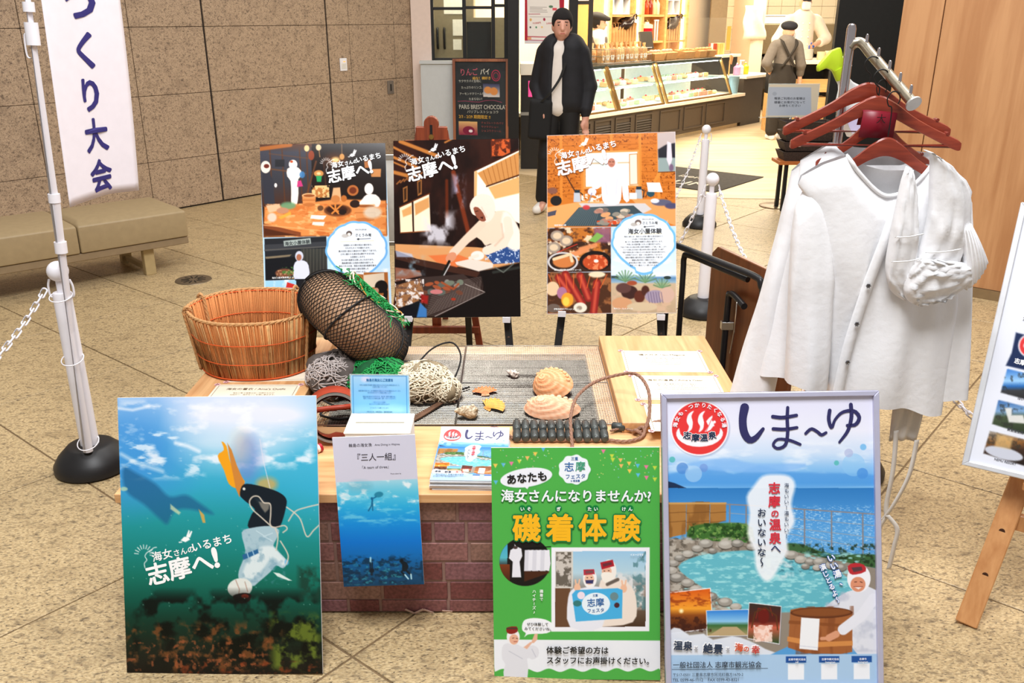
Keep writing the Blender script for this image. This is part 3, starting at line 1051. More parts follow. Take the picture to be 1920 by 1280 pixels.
# furigana poster, green
def paint_green():
 p = Print(.4386, .62, [(28, 48), (907, 43), (917, 1268), (43, 1253)], .0013)
 G_, D_ = '4fae4b', '0f7a3a'
 p.fill(G_)
 # bunting
 for q, (xa, ya, xb, yb) in enumerate(((30, 140, 320, 40), (30, 212, 120, 190), (590, 50, 905, 150), (640, 90, 905, 212), (250, 180, 300, 60))):
  if q == 4:
   continue
  n = max(2, int(math.hypot(xb - xa, yb - ya) / 42))
  for k in range(n):
   t = (k + .5) / n
   x, y = xa + (xb - xa) * t, ya + (yb - ya) * t + 26 * math.sin(math.pi * t)
   c = ('f0c85a', '5cb8dc', 'e87aa0', 'c8d84a', 'f0b86a')[(k + q) % 5]
   p.poly([(x - 12, y - 8), (x + 12, y - 8), (x, y + 14)], c)
 for k in range(70):
  r = random.Random(k + 900)
  x = r.choice((r.uniform(40, 370), r.uniform(560, 900)))
  p.ell(x, r.uniform(55, 200), 2.2, 2.2, r.choice(('f8e080', '8ad0f0', 'f0a8b8', 'ffffff')), .9)
 # emblem
 for c, d, a in (('2f8a3c', 4, .6), ('eef4fb', 0, 1)):
  pts = [(462 + d + (82 + 3.5 * math.cos(9 * t)) * math.cos(t), 160 + d + (76 + 3.5 * math.cos(9 * t)) * math.sin(t)) for t in np.linspace(0, 2 * math.pi, 72, endpoint=False)]
  p.poly(pts, c, a, 1)
 p.text('三重', 462, 110, 19, '2b67a8', .01, 0, 'C').text('志', 408, 165, 52, '2b67a8', .012).text('摩', 466, 163, 54, '3aa27a', .012)
 p.text('フェスタ', 466, 205, 27, '2b67a8', .012, -2, 'C').text('in 名古屋', 466, 222, 12, '2b67a8', .02, 0, 'C')
 # speech bubble
 p.ell(212, 205, 137, 50, '2f8a3c', .6, 3, -8).ell(211, 202, 136, 49, 'eef0f8', 1, 1, -8).poly([(190, 240), (232, 238), (216, 262)], 'eef0f8')
 p.text('あなたも', 213, 222, 54, '181818', .03, -6, 'C')
 p.text('海女さんになりませんか?', 470, 323, 68, '2f8a3c', .06, 0, 'C', sx=1.02).text('海女さんになりませんか?', 470, 321, 68, 'f2f4fa', .025, 0, 'C', sx=1.02)
 for x, t in ((190, 'い'), (224, 'そ'), (379, 'ぎ'), (540, 'た'), (573, 'い'), (720, 'け'), (754, 'ん')):
  p.ell(x, 363, 18, 18, D_)
  p.text(t, x, 372, 23, 'f4f8f4', .03, 0, 'C')
 for x, t in ((210, '磯'), (382, '着'), (555, '体'), (732, '験')):
  p.text(t, x, 518, 150, '157a3c', .075, 0, 'C').text(t, x, 518, 150, 'f6b81a', .028, 0, 'C')
 # round picture of robes on a rail
 cir = [(205 + 134 * math.cos(t), 640 + 128 * math.sin(t)) for t in np.linspace(0, 2 * math.pi, 60, endpoint=False)]
 cir = [(min(x, 341), max(y, 516)) for x, y in cir]
 p.poly(cir, '1d1a17')
 p.grad((60, 510, 112, 660), [(510, '3a9ad0'), (620, '58b8c8'), (660, '3a3a38')], clip=cir)
 p.grad((60, 655, 125, 780), [(655, '7a3a1c'), (770, '3a2016')], clip=cir)
 p.poly([(150, 548), (158, 560), (185, 572), (190, 610), (176, 640), (184, 722), (136, 722), (140, 640), (120, 622), (128, 580), (150, 566)], 'e6e6ee', 1, 1)
 p.ell(154, 566, 12, 8, '4a3a38')
 p.line([(196, 572), (338, 562)], 5, '0c0c0c')
 for k in range(6):
  x = 215 + k * 21
  p.poly([(x - 12, 580), (x + 12, 578), (x + 18, 650), (x + 20 - k * 2, 690), (x - 16, 690 - 6 * (k % 2))], ('d8d8e2', 'eaeaf2')[k % 2], 1, 1)
 p.poly([(200, 690), (330, 690), (330, 700), (200, 745)], '5a2e18', .7, 3)
 # speech column and bubble
 p.text('磯着で', 290, 783, 19, 'f2f6f2', .02, 0, vertical=True).text('ハイチーズ♪', 252, 783, 20, 'f2f6f2', .02, 0, vertical=True)
 # framed photograph
 p.rect(342, 566, 858, 1008, 'f2f2f8')
 bx = (362, 586, 838, 984)
 p.grad(bx, [(586, '9cc8e6'), (700, 'b6d4e2'), (800, '8a7a6c'), (984, '4a3424')])
 p.rect(362, 586, 455, 780, 'd8d4cc').rect(366, 590, 446, 772, '6a6258').cloud((366, 590, 446, 772), 22, 'd8d0c8', .45, .6, .9, 3)
 p.rect(362, 780, 440, 984, '6a4a34').cloud((670, 690, 838, 900), 40, 'e2e2e2', .45, .6, .9, 8, 3, 1, 20).cloud((770, 586, 838, 900), 30, '4a7a80', .45, .6, .7, 18, 3)
 p.poly([(600, 740), (690, 728), (760, 770), (790, 850), (770, 960), (600, 984), (560, 984)], 'eee0d4', 1, 3, 3)      # adult
 p.poly([(500, 780), (560, 770), (620, 800), (610, 984), (440, 984), (430, 830), (460, 780)], 'e8eaf4', 1, 3, 3)
 p.ell(645, 690, 38, 60, 'f2ece6', 1, 1.5).ell(632, 692, 26, 28, 'e8b49a').poly([(606, 700), (660, 700), (660, 740), (632, 752), (610, 738)], 'f4eee4', 1, 1.5, 3)
 p.poly([(598, 645), (664, 630), (672, 664), (606, 682)], 'b02430', 1, 1).poly([(610, 652), (656, 642), (660, 656), (614, 668)], '6a3038')
 p.ell(544, 730, 36, 50, 'f4f2f2', 1, 1.5).ell(541, 732, 25, 30, 'f0c0a4').poly([(510, 682), (566, 680), (570, 706), (512, 712)], 'b83040', 1, 1).poly([(520, 688), (560, 686), (562, 700), (522, 704)], '7a4a50')
 p.poly([(520, 738), (564, 736), (560, 756), (524, 756)], '3a3a68', 1, 1).ell(530, 725, 4, 2.4, '2a1a18').ell(552, 724, 4, 2.4, '2a1a18').ell(620, 690, 4, 2.2, '2a1a18').ell(643, 688, 4, 2.2, '2a1a18')
 p.line([(636, 760), (690, 735)], 18, '5a5048', .9, 3)
 for x, y in ((478, 765), (722, 770)):
  p.ell(x, y + 12, 17, 22, 'eebc9c').line([(x - 6, y), (x - 10, y - 28)], 8, 'eebc9c').line([(x + 6, y), (x + 12, y - 30)], 8, 'eebc9c')
 p.poly([(450, 812), (470, 790), (690, 780), (716, 790), (714, 940), (470, 956)], '4ab0e4', 1, 1)
 p.ell(576, 862, 74, 58, 'e8f4fc').ell(498, 818, 20, 20, 'f0e0ec').ell(672, 824, 22, 22, '6a8a90').ell(686, 870, 14, 14, '4a2a30').ell(478, 860, 22, 16, '3a7a78')
 p.text('三重', 572, 823, 14, '2b67a8', .01, -3, 'C').text('志摩', 574, 872, 46, '2b67a8', .012, -3, 'C').text('フェスタ', 574, 905, 23, '2b67a8', .012, -3, 'C')
 p.text('イメージです', 754, 606, 12, 'fafafa', .02)
 # lower band
 wav = [(40, 1048), (918, 1058), (920, 1218)] + [(x, 1212 + 9 * math.sin(x / 19)) for x in range(910, 40, -6)] + [(42, 1190)]
 p.poly(wav, 'eceff6')
 p.poly([(190, 968), (205, 945), (250, 936), (310, 944), (350, 968), (352, 992), (318, 1016), (240, 1020), (216, 1024), (200, 1036), (208, 1016), (190, 1000)], 'f4f6fb', 1, 1, 3)
 p.text('ぜひ体験して', 213, 974, 19, '181818', .004, 1).text('みてくださいね。', 200, 997, 19, '181818', .004, 1)
 p.text('体験ご希望の方は', 315, 1116, 41, '141414', .022, .6).text('スタッフにお声掛けください。', 315, 1169, 40.5, '141414', .022, .8)
 # staff member in white
 p.poly([(84, 1090), (110, 1068), (165, 1075), (190, 1088), (246, 1080), (275, 1100), (272, 1140), (240, 1155), (214, 1150), (216, 1256), (94, 1256), (100, 1180), (84, 1150)], 'dfe0e8', 1, 1.5, 2)
 p.ell(142, 1035, 34, 42, 'f0eef0').ell(146, 1048, 24, 27, 'e6b094').poly([(106, 1000), (112, 984), (160, 980), (164, 1008), (134, 1020), (112, 1014)], '8a2820', 1, 1.5, 2)
 p.line([(110, 990), (160, 990)], 8, '4a3a34').line([(138, 1042), (146, 1040)], 3, '3a2018').line([(158, 1042), (164, 1044)], 3, '3a2018').line([(146, 1060), (162, 1060)], 3, 'a04038')
 p.poly([(196, 1090), (232, 1062), (242, 1066), (214, 1100)], 'e6b49a', 1, 1).poly([(236, 1066), (254, 1020), (270, 1018), (268, 1050), (250, 1068)], 'e6b49a', 1, 1)
 p.line([(120, 1110), (190, 1150)], 4, 'b8bac8', .7, 2).line([(240, 1100), (260, 1140)], 4, 'b8bac8', .7, 2)
 return p
GR = poster_thing('green_poster', 'bright green poster with yellow lettering standing at the front centre', (.172, 1.865, 0), (-16.8, -1.6, -2.7), .4386, .62)
paint_green().build('picture', GR, .2)
strut(GR, .62, 16.8)
# hot spring poster in an aluminium frame
def paint_spring(w, h, quad, cell, detail=True):
 p = Print(w, h, quad, cell)
 p.grad((-50, -50, 1100, 1500), [(40, 'dcdcf2'), (200, 'e6e8f6'), (300, 'c8dcf4'), (360, '8cc0ee'), (430, '58a6e6'), (446, '9ad0f4'), (455, '3a86c8'), (520, '3a86cc'), (640, '4a92d4'), (1300, '5aa0d8')])
 p.cloud((30, 230, 950, 400), 120, 'f2f6fc', .5, .75, .6, 5, 5, .3, 30)
 p.poly([(40, 400), (150, 370), (260, 360), (330, 390), (440, 355), (560, 380), (700, 385), (940, 395), (940, 446), (40, 446)], '4f97de', .75, 6, 3).poly([(130, 350), (290, 320), (420, 345), (640, 345), (560, 380), (300, 380)], '84b8f0', .8, 6, 3)
 p.poly([(43, 420), (80, 430), (130, 452), (43, 454)], '1c3050', 1, 2)
 p.grad((40, 452, 945, 790), [(452, '2f7abf'), (500, '3a84c8'), (560, '4a94d6'), (660, '5aa2de'), (790, '4a90cc')])
 p.cloud((480, 520, 945, 760), 9, 'b8dcf4', .56, .74, .7, 7, 3, .4, 20)
 # fence
 for i, (x0, x1) in enumerate(((47, 130), (132, 230), (232, 300))):
  p.poly([(x0, 522 - 8 * (i == 1)), (x1, 518 - 6 * (i == 1)), (x1, 650 - 30 * i), (x0, 668 - 26 * i)], 'a8763c')
  p.cloud((x0, 510, x1, 668), 30, '7a4e22', .5, .7, .6, 3 + i, 3, 3)
  p.line([(x0, 560), (x1, 555)], 2, '6a4420').line([(x0, 600), (x1, 594)], 2, '6a4420')
 p.rect(47, 514, 302, 522, 'c89a5a')
 # railing
 p.line([(300, 522), (420, 528), (640, 545), (944, 566)], 5, '8a8486').line([(310, 560), (640, 588), (944, 616)], 2.5, '9aa0a8').line([(310, 600), (640, 632), (944, 668)], 2.5, '9aa0a8').line([(520, 640), (944, 722)], 2.5, '9aa0a8')
 for x, y0, y1 in ((316, 522, 600), (386, 526, 615), (636, 545, 700), (752, 553, 716), (886, 562, 736)):
  p.line([(x, y0), (x, y1)], 6, '848084')
 # hedges, rocks, pool
 p.poly([(150, 620), (250, 604), (390, 608), (420, 660), (400, 690), (160, 676)], '3d6b2e', 1, 4, 3).cloud((140, 600, 420, 695), 16, '1d3a16', .45, .65, .8, 3, 3, 1, 6).cloud((140, 600, 420, 695), 12, '7aa050', .58, .72, .8, 13, 3, 1, 6)
 p.poly([(565, 690), (640, 700), (760, 740), (944, 740), (944, 800), (700, 760), (560, 720)], '3c6238', 1, 4, 2).cloud((560, 690, 944, 800), 14, '1c301a', .45, .65, .8, 23, 3, 1, 6)
 p.poly([(48, 668), (160, 676), (420, 690), (560, 720), (944, 800), (944, 960), (500, 1160), (50, 1160)], '8f8578', 1, 2)
 p.cloud((48, 660, 420, 1000), 34, 'b8b0a4', .45, .62, .9, 33, 3, .8, 10).cloud((48, 660, 420, 1000), 22, '5a5248', .55, .7, .8, 35, 3, .8, 10)
 pool = [(100, 790), (180, 745), (330, 724), (470, 722), (600, 745), (760, 800), (830, 850), (900, 920), (820, 960), (600, 985), (420, 980), (330, 960), (260, 910), (160, 850)]
 p.poly(pool, '62b4c4', 1, 3, 3)
 p.cloud((100, 720, 900, 990), 26, 'a4e0e4', .5, .7, .8, 43, 4, .35, 20).cloud((440, 720, 760, 830), 20, '3a7a8a', .5, .7, .8, 53, 4, .35, 20)
 rk = random.Random(3)
 for k, (x, y, r) in enumerate([(215, 690, 30), (300, 695, 32), (350, 690, 26), (180, 712, 24), (140, 735, 24), (105, 752, 22), (80, 775, 22), (70, 805, 26), (95, 835, 32), (140, 858, 28), (175, 885, 26), (240, 915, 26), (300, 940, 30), (345, 960, 24), (245, 722, 18), (580, 740, 30), (620, 760, 26), (660, 770, 24), (700, 770, 28), (750, 785, 26), (790, 795, 26), (850, 800, 26), (690, 795, 20), (640, 790, 18), (410, 705, 22)]):
  p.ell(x, y + 4, r, r * .62, '4a443c', .9, 3).ell(x, y, r, r * .6, ('9a958c', 'b0aaa0', '86827a')[k % 3], 1, 2).ell(x - 4, y - 5, r * .6, r * .3, 'c8c4bc', .8, 4)
 # steam bubble
 p.poly([(455, 400), (510, 392), (570, 400), (596, 440), (580, 520), (594, 600), (560, 660), (566, 720), (540, 770), (500, 840), (465, 850), (430, 800), (420, 720), (392, 650), (400, 560), (388, 490), (420, 440)], 'eef2f8', .92, 8, 3)
 p.cloud((380, 740, 640, 860), 30, 'e8f2f4', .5, .7, .7, 63, 3, 1, 30)
 # emblem
 p.ell(188, 194, 126, 122, '8a96b8', .6, 5).ell(184, 190, 125, 121, 'f4f2f8').ell(184, 190, 119, 115, 'e23a3a')
 W = 'f4f2f8'
 for x in (128, 176):
  p.poly([(x, 152), (x + 8, 128), (x + 30, 114), (x + 20, 136), (x + 26, 164), (x + 22, 194), (x + 4, 208), (x + 10, 184), (x + 2, 168)], W, 1, .8, 3)
 p.poly([(206, 206), (222, 180), (212, 160), (238, 134), (236, 156), (246, 170), (230, 198)], W, 1, .8, 2).line([(212, 204), (236, 148)], 2.5, 'e23a3a')
 p.ell(247, 163, 6, 6, W).ell(243, 178, 4, 4, W)
 p.poly([(96, 190), (84, 210), (92, 238), (130, 264), (184, 272), (240, 262), (276, 236), (284, 208), (272, 190), (268, 214), (236, 240), (184, 248), (132, 240), (102, 216)], W, 1, .8, 2)
 for k, t in enumerate('志摩温泉'):
  x = 128 + k * 37
  y = 236 + (10 if k in (1, 2) else 0)
  rr = (8, 2, -2, -8)[k]
  p.text(t, x, y - 1, 35, 'ffffff', .09, rr, 'C').text(t, x, y - 1, 35, '1c2c4a', .035, rr, 'C')
 for k, t in enumerate('海女も、つかりたくなる湯'):
  a = R(-172 + k * 14.9)
  if detail:
   p.text(t, 184 + 98 * math.cos(a), 190 + 94 * math.sin(a), 22, W, .03, math.degrees(a) + 90, 'C')
 # brushed title
 N = '2d2c5e'
 p.stroke([(376, 98), (368, 150), (374, 205), (396, 240), (424, 232), (456, 192)], [38, 34, 34, 30, 24, 14], N)
 p.stroke([(498, 138), (540, 142), (600, 132)], [16, 16, 14], N)
 p.stroke([(500, 192), (550, 194), (602, 186)], [15, 15, 13], N)
 p.stroke([(562, 98), (560, 150), (562, 210), (552, 262), (520, 278), (500, 262), (520, 238), (570, 242), (616, 260)], [14, 15, 15, 15, 13, 12, 12, 13, 12], N)
 p.stroke([(640, 212), (664, 192), (690, 204), (708, 218), (728, 208)], [13, 14, 14, 14, 12], N)
 p.stroke([(744, 110), (740, 150), (752, 186), (768, 150), (800, 118), (848, 112), (872, 140), (856, 172), (820, 176)], [16, 16, 14, 12, 14, 16, 17, 16, 13], N)
 p.stroke([(836, 84), (838, 140), (822, 200), (786, 250)], [17, 17, 15, 11], N)
 for x, y, r, c, a in ((112, 366, 25, '4a84d0', .7), (68, 328, 13, '58b8b8', .9), (203, 364, 18, '6a88d0', .5), (160, 390, 36, 'b8d8f4', .5), (848, 350, 50, '8cc4f0', .55), (886, 388, 24, '4a90dc', .8), (890, 272, 14, '6ab4ea', .8), (827, 298, 19, 'a8b0d8', .6), (774, 342, 11, '58b8b8', .9)):
  p.ell(x, y, r, r, c, a)
 # vertical slogans
 p.text('志摩', 505, 426, 52, 'd23040', .03, vertical=True, gap=1.12).text('の', 508, 544, 36, 'd23040', .03, vertical=True).text('温泉', 509, 584, 52, 'd23040', .03, vertical=True, gap=1.12).text('へ', 512, 690, 46, '24386a', .015, vertical=True)
 p.text('おいないな〜', 452, 538, 40, '1e2c48', .018, vertical=True, gap=1.06)
 if detail:
  p.text('海もいい！湯もいい！', 557, 428, 21, '283a5a', .01, vertical=True, gap=1.16)
  p.text('いい湯、', 742, 736, 34, '2a66b8', .10, -20, vertical=True).text('いい湯、', 742, 736, 34, 'f4f8ff', .03, -20, vertical=True)
  p.text('演じとるよ〜', 706, 780, 28, '2a66b8', .10, -24, vertical=True).text('演じとるよ〜', 706, 780, 28, 'f4f8ff', .03, -24, vertical=True)
 # bather and tub
 p.poly([(720, 968), (790, 915), (850, 890), (945, 895), (948, 1165), (860, 1165), (800, 1075), (740, 1000)], 'dde0ea', 1, 2, 2).cloud((720, 890, 948, 1160), 40, 'b4bacc', .5, .7, .6, 7, 3, 1, 10)
 tub = [(576, 975), (620, 966), (840, 985), (838, 1155), (790, 1164), (640, 1160), (566, 1135)]
 p.poly(tub, 'a06034', 1, 2).cloud((566, 960, 845, 1165), 30, '7a4222', .5, .7, .6, 9, 3, 4).ell(708, 988, 132, 24, '5f321a').ell(708, 986, 124, 18, '8a5028', .9, 4)
 p.poly([(564, 1088), (700, 1112), (840, 1108), (840, 1128), (690, 1134), (562, 1108)], 'd08a4a').poly([(570, 1020), (840, 1040), (840, 1052), (568, 1034)], '844a24', .8)
 p.poly([(622, 1008), (700, 1014), (692, 1148), (614, 1140)], 'eef0f4', 1, 1).line([(616, 1128), (692, 1136)], 3, 'd0d4e0')
 p.ell(868, 842, 50, 60, 'f0f0f6').ell(864, 868, 32, 32, 'd89070', 1, 1).poly([(820, 790), (850, 776), (890, 784), (898, 812), (856, 826), (830, 822)], 'b82c34', 1, 1, 2).poly([(836, 796), (880, 792), (884, 808), (846, 816)], '5a3a40', 1, 1)
 p.line([(850, 858), (858, 857)], 3, '3a1c18').line([(874, 857), (882, 860)], 3, '3a1c18').poly([(850, 880), (880, 880), (866, 890)], 'f0e4e0').line([(846, 878), (884, 878)], 2, '8a3a30')
 p.line([(800, 1060), (880, 1000), (930, 930)], 46, 'e4e6f0', 1, 2).line([(740, 1095), (770, 1080)], 30, 'd89a78', 1, 2).line([(708, 1098), (740, 1096)], 14, 'd89a78', 1, 2)
 # photos and caption
 for q, cs in (([(57, 903), (235, 884), (248, 1050), (64, 1072)], ('d86018', 'f0a030', '8a4818', '3c1c14')), ([(222, 978), (398, 974), (396, 1082), (226, 1084)], ('3a86d8', '8ac4ec', '3a6a38', 'b0986a')), ([(402, 946), (536, 962), (528, 1118), (396, 1094)], ('3a2c24', '5a2018', 'c86048', '2a4a28'))):
  p.poly([(x + 4, y + 5) for x, y in q], '6a7088', .5, 4)
  cx, cy = sum(a[0] for a in q) / 4, sum(a[1] for a in q) / 4
  p.poly([(cx + (x - cx) * 1.03, cy + (y - cy) * 1.04) for x, y in q], 'f4f4f8')
  y0, y1 = min(a[1] for a in q), max(a[1] for a in q)
  p.grad((q[0][0] - 20, y0, q[1][0] + 20, y1), [(y0 + (y1 - y0) * t, c) for t, c in zip((.05, .45, .6, 1), cs)], clip=q)
 p.ell(115, 978, 8, 8, 'fff4c0', 1, 5).cloud((60, 1000, 245, 1070), 20, '3a1a10', .45, .6, .7, 3, 3, 1, 4).cloud((60, 890, 245, 960), 24, '8a3010', .5, .7, .7, 4, 3, .5, 4)
 p.poly([(290, 1046), (350, 1046), (390, 1080), (232, 1082)], 'b8a078', 1, 1)
 p.ell(456, 1074, 34, 34, 'eab8a4', 1, 3).cloud((420, 1040, 500, 1110), 14, 'f8dcd0', .45, .6, .9, 5).ell(462, 1000, 24, 34, '6a1c14', 1, 4).line([(430, 1010), (440, 968), (470, 975)], 3, '8a2a1c').line([(500, 1000), (490, 965)], 3, '8a2a1c').line([(412, 1050), (426, 985), (470, 966), (516, 1000), (522, 1060)], 5, '5a3418')
 p.poly([(66, 1060), (110, 1052), (150, 1080), (210, 1074), (250, 1100), (330, 1085), (400, 1104), (470, 1140), (490, 1166), (66, 1166)], 'dfe6f2', .95, 3, 2)
 for t, x, y, s, c in (('温泉', 82, 1134, 40, '27364e'), ('×', 168, 1142, 30, 'a8aab4'), ('絶景', 206, 1148, 42, '27364e'), ('×', 302, 1146, 28, 'a8aab4'), ('海', 338, 1142, 36, 'd2502c'), ('の', 374, 1145, 26, 'd2502c'), ('幸', 408, 1152, 36, 'c23a34')):
  p.text(t, x, y, s, 'ffffff', .09, 3).text(t, x, y, s, c, .03, 3)
 p.rect(40, 1164, 960, 1320, 'a9c9e8')
 p.line([(80, 1224), (480, 1222)], 2, '3a4250')
 p.text('一般社団法人 志摩市観光協会', 80, 1211, 28, '28303e', .012).text('〒517-0501 三重県志摩市阿児町鵜方1670-2', 80, 1247, 15.6, '28303e', .006).text('TEL 0599-46-1112    FAX 0599-43-8321', 80, 1269, 17, '28303e', .006)
 for x, a, b in ((600, '志摩市観光協会', 'HP'), (740, '志摩市観光協会', 'Instagram'), (878, '志摩市', 'Instagram')):
  p.rect(x - 43, 1172, x + 43, 1199, '24549c')
  if detail:
   p.text(a, x, 1184, 10.5, 'f4f6fa', .01, 0, 'C').text(b, x, 1196, 11, 'f4f6fa', .01, 0, 'C')
  p.rect(x - 34, 1204, x + 34, 1270, 'eef2f8')
 return p
SPW, SPH = .552, .766
SP = thing('spring_poster', 'hot spring poster with brushed title in a silver frame at right front', 'poster', (.670, 1.786, .03), rot=(R(-20.4), R(-1.3), R(-.8)))
MB().b2((-SPW / 2, .004, 0), (SPW / 2, .016, SPH)).build('backing_board', mat('grey_backing', (120, 120, 126), .7), SP)
paint_spring(SPW, SPH, [(15, 38), (955, 20), (966, 1318), (54, 1318)], .0013).build('picture', SP, .12, y=.003)
M_ALU = mat('silver_frame', (196, 196, 220), .35, metal=.35, var=.03)
for pts in ([(-SPW / 2, 0), (SPW / 2, 0), (SPW / 2 - .014, .014), (-SPW / 2 + .014, .014)], [(-SPW / 2, SPH), (-SPW / 2 + .014, SPH - .014), (SPW / 2 - .014, SPH - .014), (SPW / 2, SPH)],
   [(-SPW / 2, 0), (-SPW / 2 + .014, .014), (-SPW / 2 + .014, SPH - .014), (-SPW / 2, SPH)], [(SPW / 2, 0), (SPW / 2, SPH), (SPW / 2 - .014, SPH - .014), (SPW / 2 - .014, .014)]):
 MB().prism(pts, -.008, .016).build('frame_rail', M_ALU, SP, bevel=.002)
for x in (-.2, .2):
 MB().bar((x, .02, .6), (x, .27, .055), .02, .008, up=(0, 1, 0)).build('support_leg', M_STEEL, SP)
 MB().b2((x - .015, -.012, -.032), (x + .015, .05, .004)).build('foot', M_STEEL, SP)
# ---------------------------------------------------------------- posters, part two: on easels behind the table
def ama(p, x, y, k, body='e8e8f0', face='d89a7c', shade='b8bccc'):
 """a woman in white hood and blouse, standing"""
 p.poly([(x - 22 * k, y + 30 * k), (x + 22 * k, y + 30 * k), (x + 44 * k, y + 55 * k), (x + 46 * k, y + 120 * k), (x + 34 * k, y + 190 * k), (x - 34 * k, y + 190 * k), (x - 46 * k, y + 120 * k), (x - 44 * k, y + 55 * k)], body, 1, 1.5, 3)
 p.line([(x - 30 * k, y + 80 * k), (x - 20 * k, y + 150 * k)], 5 * k, shade, .7, 3).line([(x + 26 * k, y + 80 * k), (x + 20 * k, y + 150 * k)], 5 * k, shade, .7, 3)
 p.ell(x, y, 27 * k, 34 * k, body, 1, 1.2).ell(x, y + 4 * k, 17 * k, 21 * k, face, 1, 1)
 p.line([(x - 11 * k, y), (x - 4 * k, y)], 2.4 * k, '3a2018').line([(x + 4 * k, y), (x + 11 * k, y)], 2.4 * k, '3a2018').line([(x - 6 * k, y + 14 * k), (x + 6 * k, y + 14 * k)], 2.4 * k, '9a4a3c')
def shell_card(p, cx, cy, rx, ry, big):
 """white scallop-edged text cloud with a blue rim"""
 for g, c in ((14, '6fb2ec'), (0, 'eaf2fb')):
  pts = []
  for t in np.linspace(0, 2 * math.pi, 160, endpoint=False):
   b = 1 + .035 * abs(math.sin(6.5 * t + .4)) * (1 if math.sin(t) < .35 else .2)
   yy = ry * math.sin(t)
   taper = 1 - .30 * max(0, math.sin(t)) ** 1.5
   pts.append((cx + (rx * b * taper + g) * math.cos(t), cy + (yy * b + g * math.sin(t)) * (1.12 if math.sin(t) > .93 else 1)))
  p.poly(pts, c, 1, 2)
 for k in range(-3, 4):
  p.line([(cx + k * 10, cy + ry * .95), (cx + k * rx * .27, cy - ry * .85)], 2, 'd8e4f4', .7, 2)
def three_easel(x, y, rz, zp, lean, label, top=1.06):
 t = thing('display_easel', label, 'easel', (x, y, 0), R(rz), 'black display easels behind the table')
 tl = math.tan(R(lean))
 f0, yt = -.10, (top - zp) * tl + .02
 ym = f0 + (yt - f0) * zp / top
 for s in (-1, 1):
  leg = MB().bar((s * .25, f0, .01), (s * .15, yt, top), .032, .018, up=(0, -1, 0)).build('leg', M_BLACK, t, bevel=.002)
  xz = s * (.25 - .10 * zp / top)
  xz2 = s * (.25 - .10 * (zp - .09) / top)
  MB().b2((xz - .016, -.022, zp - .014), (xz + .016, ym, zp - .003)).b2((xz - .016, -.024, zp - .014), (xz + .016, -.019, zp + .010)).build('ledge_peg', M_WHITE, t)
  MB().cyl((xz2, f0 + (yt - f0) * (zp - .09) / top - .012, zp - .09), (xz2, f0 + (yt - f0) * (zp - .09) / top - .006, zp - .09), .005, n=10).build('screw', M_STEEL, leg)
 MB().bar((0, yt + .03, top), (0, yt + .36, .01), .03, .018, up=(0, -1, 0)).build('leg', M_BLACK, t, bevel=.002)
 MB().b2((-.17, yt - .004, top - .03), (.17, yt + .045, top + .02)).build('hinge_block', M_BLACK, t, bevel=.003)
 return t
PW, PH = .5356, .757
